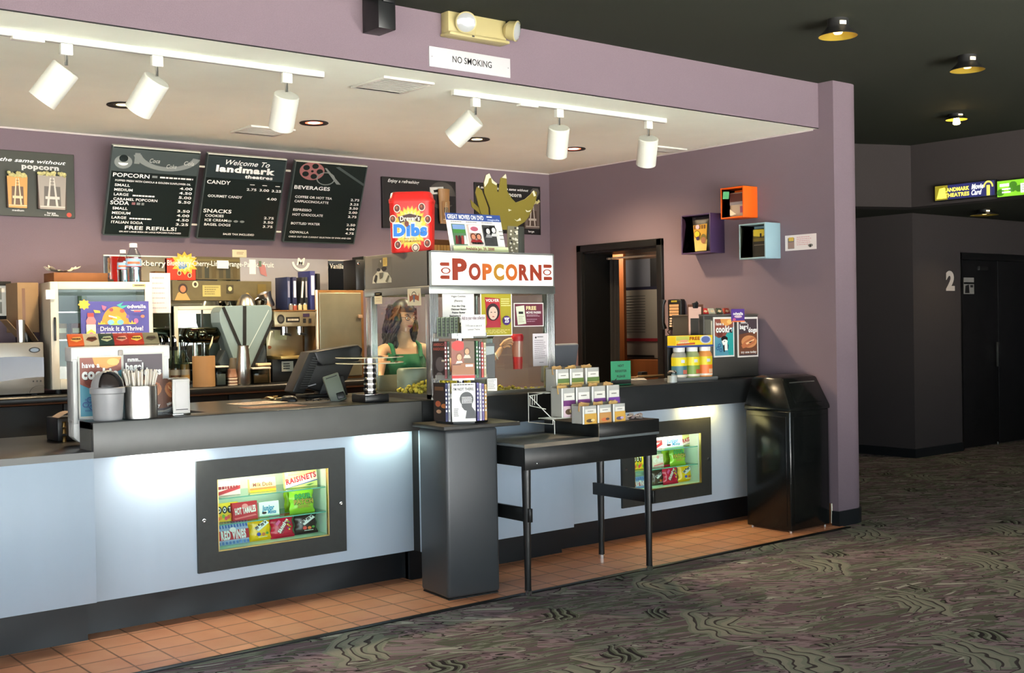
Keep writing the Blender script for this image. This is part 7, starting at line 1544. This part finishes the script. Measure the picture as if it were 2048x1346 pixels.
# ------------------------------------------------------------------ coloured cubes on the right wall
def cube(name, label, fl, fr, wr, ft, fb, m):
    """fl, fr: left and right edge of the open front, wr: where the near side meets the wall"""
    yn = sx(wr, (ft+fb)/2, XR).y; d = XR-sy(fr, (ft+fb)/2, yn).x; X = XR-d
    yf = sx(fl, (ft+fb)/2, X).y; z1 = sx(fr, ft, X).z; z0 = sx(fr, fb, X).z; w = yf-yn; h = z1-z0; th = .012
    t = thing(name, label, 'wall cube', (XR, yn, z0), 0, 'coloured display cubes on the right wall')
    b = MB(); b.box(-d, 0, 0, th, 0, h, m, .002); b.box(-d, 0, w-th, w, 0, h, m, .002); b.box(-d, 0, th, w-th, 0, th, m, .002); b.box(-d, 0, th, w-th, h-th, h, m, .002); b.build('shell', t)
    b = MB(); b.box(-.01, 0, th, w-th, th, h-th, m); b.build('back', t)
    return X, yn, z0, d, w, h
o1 = cube('display_cube', 'orange cube on the right wall, topmost of the three', 1441, 1487, 1515, 371, 434, mat('orange_lacquer', (236, 98, 20), .4))
o2 = cube('display_cube', 'dark purple cube on the right wall holding a yellow snack bag', 1362, 1421, 1449, 425, 505, mat('purple_lacquer', (66, 48, 82), .4))
o3 = cube('display_cube', 'pale blue cube on the right wall holding a black and yellow box', 1478, 1531, 1561, 444, 516, mat('pale_blue_lacquer', (140, 170, 180), .4))
X, yn, z0, d, w, h = o1
t = thing('snack_packet', 'silver snack packet with a photo top inside the orange cube', 'packet', (X+.05, yn+.02, z0+.013)); b = MB(); ww, hh = w*.66, h*.78
b.grid(lambda u, v: (-.02*(1-(2*u-1)**4)*(1-(2*v-1)**4), u*ww, v*hh), 10, 10, ink(200, 176, 150)); b.box(-.002, .03, 0, ww, 0, hh, ink(150, 120, 100)); a = left(b, ww*.92, ww*.08, hh*.95, hh*.05, -.021); a.rect(0, 0, 1, .38, ink(92, 50, 44)); a.rect(.0, .38, 1, .52, ink(150, 140, 140)); a.poly([(.0, .7), (.5, .95), (0, 1)], ink(240, 226, 196)); a.rect(.8, .6, 1, .9, ink(170, 90, 120)); b.build('packet', t)
t = thing('green_tag', 'small green paper tag hanging at the mouth of the orange cube', 'tag', (X-.004, yn+w*.62, z0+h*.62)); b = MB(); b.M = Matrix.Rotation(R(6), 4, 'X'); b.box(-.002, 0, 0, w*.26, 0, h*.24, ink(96, 186, 130)); b.build('tag', t)
X, yn, z0, d, w, h = o2
t = thing('snack_bag', 'yellow and black snack bag standing in the purple cube', 'snack bag', (X+.06, yn+.03, z0+.013)); b = MB(); ww, hh = w*.66, h*.90
for s_ in (-1, 1): b.grid(lambda u, v: (s_*.03*(1-(2*u-1)**4)*(1-(2*v-1)**4), ww/2+(u-.5)*ww*(.80+.25*v), v*hh), 12, 12, ink(40, 34, 36))
a = left(b, ww*.86, ww*.14, hh*.80, hh*.03, -.0315); a.poly([(.0, .05), (1, .02), (.92, 1), (.12, 1)], ink(196, 150, 50)); a.poly([(.06, .52), (1, .60), (.92, 1), (.12, 1)], ink(206, 176, 100)); [a.rect(.06+.18*k_, .06, .17+.18*k_, .20, ink(110, 70, 36)) for k_ in range(5)]; a.oval(.34, .12, .13, .08, ink(216, 170, 180)); a.oval(.3, .38, .22, .13, ink(226, 180, 40)); a.ring(.3, .38, .22, .13, .15, TXTK, 18); a.oval(.36, .54, .12, .07, ink(60, 40, 70)); a.oval(.76, .55, .2, .16, ink(110, 100, 50)); a.oval(.76, .62, .17, .12, ink(150, 100, 70)); b.build('bag', t)
X, yn, z0, d, w, h = o3
t = thing('product_box', 'black box with a yellow picture standing in the pale blue cube', 'box', (X+.06, yn+.03, z0+.013)); b = MB(); ww, hh = w*.55, h*.80
b.box(0, .07, 0, ww, 0, hh, ink(34, 32, 26), .002); a = left(b, ww, 0, hh, 0, 0); a.rect(.05, .02, .97, .30, ink(214, 190, 60)); a.poly([(.05, .30), (.05, .24), (.6, .28), (.97, .22), (.97, .30)], ink(96, 90, 30)); a.rect(.5, .16, .62, .42, TXTK); a.rect(.05, .32, .97, .44, ink(110, 96, 40)); a.lines(.1, .55, .9, .6, 1, ink(110, 100, 90), .6, 0)
b.build('box', t, smooth=False)
t = thing('product_box', 'slim dark box with a cream strip behind the black and yellow box', 'box', (X+.10, yn+.03+ww+.002, z0+.013)); b = MB(); b.box(0, .06, 0, .035, 0, hh*.95, ink(52, 44, 30), .002); a = left(b, .035, 0, hh*.95, 0, 0); a.rect(.3, .6, .8, .92, ink(206, 190, 140)); b.build('box', t, smooth=False)
def f(a): a.rect(.09, .18, .30, .88, ink(110, 100, 96)); a.rect(.12, .14, .28, .38, ink(206, 170, 70)); a.rect(.1, .45, .30, .85, ink(150, 120, 110)); a.lines(.38, .15, .9, .75, 5, ink(206, 150, 156), .35); a.oval(.82, .74, .08, .10, ink(120, 116, 110)); a.rect(.79, .7, .84, .86, TXTK)
lflat('product_notice', 'white notice card with a bottle picture on the right wall', 'notice', 1570, 1633, 469, 500, XR-.004, ink(222, 212, 210), f)

area('booth_fill', (8.7, 9.4, 2.5), (0, 0, 0), .5, .5, 7, (1, .85, .65))  # unseen light added to brighten the board beyond the doorway
# ------------------------------------------------------------------ the attendant behind the popcorn machine
hp = sy(808, 640, 7.36); RZP = R(-14); PS = 1.045
pt = thing('person', 'woman with long dark hair, glasses and green top behind the popcorn machine', 'person', (hp.x, 7.38, 0), RZP)
pt.scale = (PS, PS, PS)
Mi = (Matrix.Translation((hp.x, 7.38, 0)) @ Matrix.Rotation(RZP, 4, 'Z') @ Matrix.Scale(PS, 4)).inverted()
def loc(px, py, y): return Mi @ sy(px, py, y)
SKIN = mat('fair_skin', (214, 160, 124), .5, var=.04, vscale=20); LIP = mat('lips', (176, 84, 76), .4); EYEW = mat('eye_white', (226, 220, 212), .3); IRIS = mat('iris_brown', (50, 34, 26), .2); BROW = mat('brow_brown', (58, 40, 32), .7)
HZ = 1.475   # chin height area
sR, eR, wR = Vector((-.165, .01, 1.335)), loc(754, 768, 7.22), loc(768, 776, 7.02)
sL, eL, wL = Vector((.165, .0, 1.335)), loc(940, 752, 7.12), loc(1008, 704, 6.98)
def clampd(a, b, L):
    d = b-a
    return a+d.normalized()*L
eR = clampd(sR, eR, .29); wR = clampd(eR, wR, .24)
eL = clampd(sL, eL, .33); wL = clampd(eL, wL, .27)
hR = wR+(wR-eR).normalized()*.075+Vector((0, 0, -.01)); hL = wL+Vector((.035, -.01, .065))
J = [((0, 0, .93), .15, .12, None), ((0, 0, 1.08), .125, .10, 0), ((0, .0, 1.22), .15, .115, 1), ((0, .015, 1.335), .12, .085, 2), ((0, .02, 1.41), .058, .056, 3), ((0, .005, 1.47), .052, .052, 4), ((0, .0, 1.53), .06, .06, 5),
     (tuple(sR), .062, .06, 3), (tuple(sR.lerp(eR, .5)), .05, .05, 7), (tuple(eR), .038, .038, 8), (tuple(eR.lerp(wR, .4)), .040, .038, 9), (tuple(wR), .026, .022, 10), (tuple(hR), .036, .018, 11),
     (tuple(sL), .062, .06, 3), (tuple(sL.lerp(eL, .5)), .05, .05, 13), (tuple(eL), .038, .038, 14), (tuple(eL.lerp(wL, .4)), .040, .038, 15), (tuple(wL), .026, .022, 16), (tuple(hL), .034, .018, 17),
     ((-.09, 0, .86), .105, .11, 0), ((-.10, -.01, .48), .062, .062, 19), ((-.10, .03, .25), .055, .055, 20), ((-.10, .04, .07), .036, .038, 21), ((-.105, -.08, .035), .035, .028, 22),
     ((.09, 0, .86), .105, .11, 0), ((.10, -.01, .48), .062, .062, 24), ((.10, .03, .25), .055, .055, 25), ((.10, .04, .07), .036, .038, 26), ((.105, -.08, .035), .035, .028, 27)]
me = bpy.data.meshes.new('skeleton'); me.from_pydata([j[0] for j in J], [(j[3], k) for k, j in enumerate(J) if j[3] is not None], [])
so = bpy.data.objects.new('skeleton', me); COL.objects.link(so); so.modifiers.new('skin', 'SKIN'); sub = so.modifiers.new('sub', 'SUBSURF'); sub.levels = sub.render_levels = 2
for k, j in enumerate(J): d_ = me.skin_vertices[0].data[k]; d_.radius = (j[1], j[2]); d_.use_root = (k == 0)
dg = bpy.context.evaluated_depsgraph_get(); dg.update(); bm_me = bpy.data.meshes.new_from_object(so.evaluated_get(dg))
bpy.data.objects.remove(so)
b = MB(); b.mi(SKIN); b.bm.from_mesh(bm_me)
for f_ in b.bm.faces: f_.material_index = 0
# head, turned to her left and slightly down
HM = Matrix.Translation((0, -.012, 1.575)) @ Matrix.Rotation(R(20), 4, 'Z') @ Matrix.Rotation(R(6), 4, 'X')
b.M = HM
def head(u, v):
    th, ph = 2*PI*u, PI*(v-.5); x = math.sin(th)*math.cos(ph); y = -math.cos(th)*math.cos(ph); z = math.sin(ph)
    w_ = .074*(1-.22*max(0, -z)**1.5); px_, py_, pz_ = x*w_, y*.093*(1-.12*max(0, -z)), z*.116
    fr_ = max(0, -y)
    py_ -= .022*math.exp(-((x/.16)**2+((z+.12)/.20)**2))*fr_             # nose
    py_ -= .012*math.exp(-((x/.30)**2+((z+.80)/.18)**2))*fr_             # chin
    py_ += .010*fr_*(math.exp(-(((x-.36)/.2)**2+((z-.05)/.14)**2))+math.exp(-(((x+.36)/.2)**2+((z-.05)/.14)**2)))  # eye sockets
    return (px_, py_, pz_)
b.grid(head, 48, 36, SKIN)
for s_ in (-1, 1):
    b.lathe([(0, -.011), (.008, -.008), (.011, 0), (.008, .008), (0, .011)], EYEW, 10, (s_*.030, -.073, .004)); b.lathe([(0, -.006), (.006, 0), (0, .006)], IRIS, 8, (s_*.029+.003, -.081, .003))
    b.tube([(s_*.016, -.085, .024), (s_*.032, -.084, .030), (s_*.048, -.074, .025)], [.003, .004, .002], BROW, 6)
    b.lathe([(0, -.03), (.012, -.02), (.015, 0), (.012, .022), (0, .03)], SKIN, 10, (s_*.074, .008, -.002), sx=.5)
b.tube([(-.024, -.083, -.052), (-.010, -.092, -.049), (0, -.093, -.051), (.010, -.092, -.049), (.024, -.083, -.052)], [.001, .0045, .004, .0045, .001], LIP, 8)
b.tube([(-.020, -.084, -.057), (0, -.092, -.060), (.020, -.084, -.057)], [.001, .0055, .001], LIP, 8)
b.M = Matrix.Identity(4)
def fingers(h, fw_, pn, side, curl):
    """h palm centre, fw_ pointing direction, pn palm normal, side towards the index finger"""
    fw_, pn, side = fw_.normalized(), pn.normalized(), side.normalized()
    for k, (o_, L) in enumerate(((.026, .068), (.009, .076), (-.009, .071), (-.026, .056))):
        p0 = h+side*o_+fw_*.02; pts = [p0]; d = fw_.copy(); ax = fw_.cross(pn)
        for q in range(3):
            d = Matrix.Rotation(curl*(.5+.5*q/2), 3, ax) @ d; pts.append(pts[-1]+d*L*(.45, .32, .23)[q])
        b.tube(pts, [.0085, .008, .0075, .006], SKIN, 8)
    b.tube([h+side*.02-fw_*.02, h+side*.045+pn*.012, h+side*.05+pn*.03+fw_*.02, h+side*.045+pn*.045+fw_*.035], [.011, .010, .009, .0065], SKIN, 8)
fingers(hR, (hR-wR), Vector((0, 0, -1)), Vector((-1, .3, 0)), .35)
cupc = Mi @ sy(1037, 700, 6.95)
fingers(hL, Vector((.5, -.3, .6)), (cupc-hL).normalized(), Vector((0, -.4, .9)), .7)
b.build('body', pt, angle=60)
# green top
GT = mat('green_cotton', (24, 96, 62), .8, var=.08, vscale=14); b = MB(); n = 36
def top_pt(u, v):
    th = 2*PI*u; z = .84+v*.50
    pr = [(.84, .168, .130), (.95, .160, .122), (1.08, .145, .112), (1.18, .162, .135), (1.25, .172, .142), (1.30, .165, .120), (1.34, .150, .100)]
    for A_, B_ in zip(pr, pr[1:]):
        if z <= B_[0]+1e-6:
            q = (z-A_[0])/(B_[0]-A_[0]); rx = A_[1]+(B_[1]-A_[1])*q; ry = A_[2]+(B_[2]-A_[2])*q; break
    y = -math.cos(th); x = math.sin(th)
    zz = z-(.05*max(0, y*-1)**2 if v > .96 else 0)
    fold = .004*math.sin(th*9+z*30)
    return (x*(rx+fold), .005+(-math.cos(th))*(ry+fold)-(.02*math.exp(-((z-1.2)/.07)**2)*(math.exp(-((x-.45)/.3)**2)+math.exp(-((x+.45)/.3)**2)) if math.cos(th) > 0 else 0), zz)
b.grid(top_pt, n, 20, GT)
for s_ in (-1, 1): b.tube([(s_*.10, -.10, 1.29), (s_*.105, -.06, 1.375), (s_*.105, .02, 1.40), (s_*.10, .09, 1.30)], .016, GT, 8)
o = b.build('top', pt, angle=60); o['label'] = 'green sleeveless top'
b = MB()
for s_ in (-1, 1): b.lathe([(.0, .06), (.060, .07), (.070, .30), (.078, .50), (.105, .80), (.09, .9), (0, .92)], mat('dark_denim', (30, 34, 44), .8), 18, (s_*.095, .01, 0), sy=1.05)
b.lathe([(.10, .78), (.178, .84), (.172, .90), (.165, .96)], MATS['dark_denim'], 24, (0, .005, 0), sy=.78); b.build('trousers', pt)
for s_ in (-1, 1):
    b = MB(); b.box(s_*.10-.045, s_*.10+.045, -.17, .09, 0, .085, BLACKP, .03, 4); b.build('shoe', pt)
# hair
HAIR = mat('dark_brown_hair', (44, 32, 28), .45, var=.3, vscale=40); b = MB(); b.M = HM
def capf(u, v):
    th = 2*PI*u; y = -math.cos(th); ph = PI*(.10+.40*v) if y < -.35 else PI*(-.12+.62*v)
    x = math.sin(th)*math.cos(ph); yy = y*math.cos(ph); z = math.sin(ph)
    return (x*.087, yy*.108+.006, z*.131+.006)
b.grid(capf, 40, 14, HAIR)
rnd = random.Random(11)
for k in range(90):
    a_ = rnd.uniform(62, 298); th = R(a_); ln = rnd.uniform(.22, .34); ph = rnd.uniform(0, 6)
    x0_, y0_ = math.sin(th)*.078, -math.cos(th)*.096+.006; z0_ = rnd.uniform(.02, .09); pts = []
    for q in range(9):
        s_ = q/8; out_ = 1+.45*math.sin(min(1, s_*1.6)*PI/2)*.6
        pts.append((x0_*out_+.012*math.sin(ph+q*1.5), y0_*out_+.012*math.cos(ph*1.3+q*1.4)+.02*s_, z0_-ln*s_))
    b.tube(pts, [.011, .014, .015, .015, .014, .013, .012, .009, .003], HAIR, 6)
b.build('hair', pt, angle=60)
b = MB(); b.M = HM; GLF = mat('dark_spectacle_frame', (40, 26, 24), .3)
for s_ in (-1, 1):
    b.tube([(s_*.031+.021*math.cos(R(30*k)), -.092-.006*math.cos(R(30*k))*s_*0+abs(.021*math.cos(R(30*k)))*.0, .004+.015*math.sin(R(30*k))) for k in range(12)], .0022, GLF, 6, closed=True)
    b.tube([(s_*.052, -.091, .008), (s_*.078, -.05, .010), (s_*.080, .0, .008)], .002, GLF, 6)
b.tube([(-.010, -.093, .008), (0, -.096, .010), (.010, -.093, .008)], .002, GLF, 6); b.build('glasses', pt)
b = MB(); d_ = (wL-eL).normalized(); q_ = d_.to_track_quat('Z', 'Y').to_matrix().to_4x4(); b.M = Matrix.Translation(wL-d_*.01) @ q_; b.tube([(.030*math.cos(R(24*k)), .027*math.sin(R(24*k)), 0) for k in range(15)], .004, ink(226, 220, 206), 6, closed=True); b.build('bracelet', pt)
# tattoo on the upper arm is ink on skin
# red cup she holds
cw_ = sy(1035, 700, 6.95); zb_c, zt_c = sy(1037, 738, 6.95).z, sy(1037, 668, 6.95).z; hh = zt_c-zb_c; r_ = .045
t = thing('drink_cup', 'red and clear drink cup held up behind the popcorn machine glass', 'cup', (cw_.x, 6.95, zb_c))
b = MB(); b.lathe([(0, 0), (r_*.78, 0), (r_*.86, hh*.35)], RED, 24); b.lathe([(r_*.86, hh*.35), (r_*1.0, hh*.80)], mat('pink_clear_cup', (196, 130, 120), .2), 24); b.lathe([(r_*1.0, hh*.80), (r_*1.06, hh*.9), (r_*1.08, hh*.92), (r_*.9, hh), (0, hh)], RED, 24); b.build('cup', t)
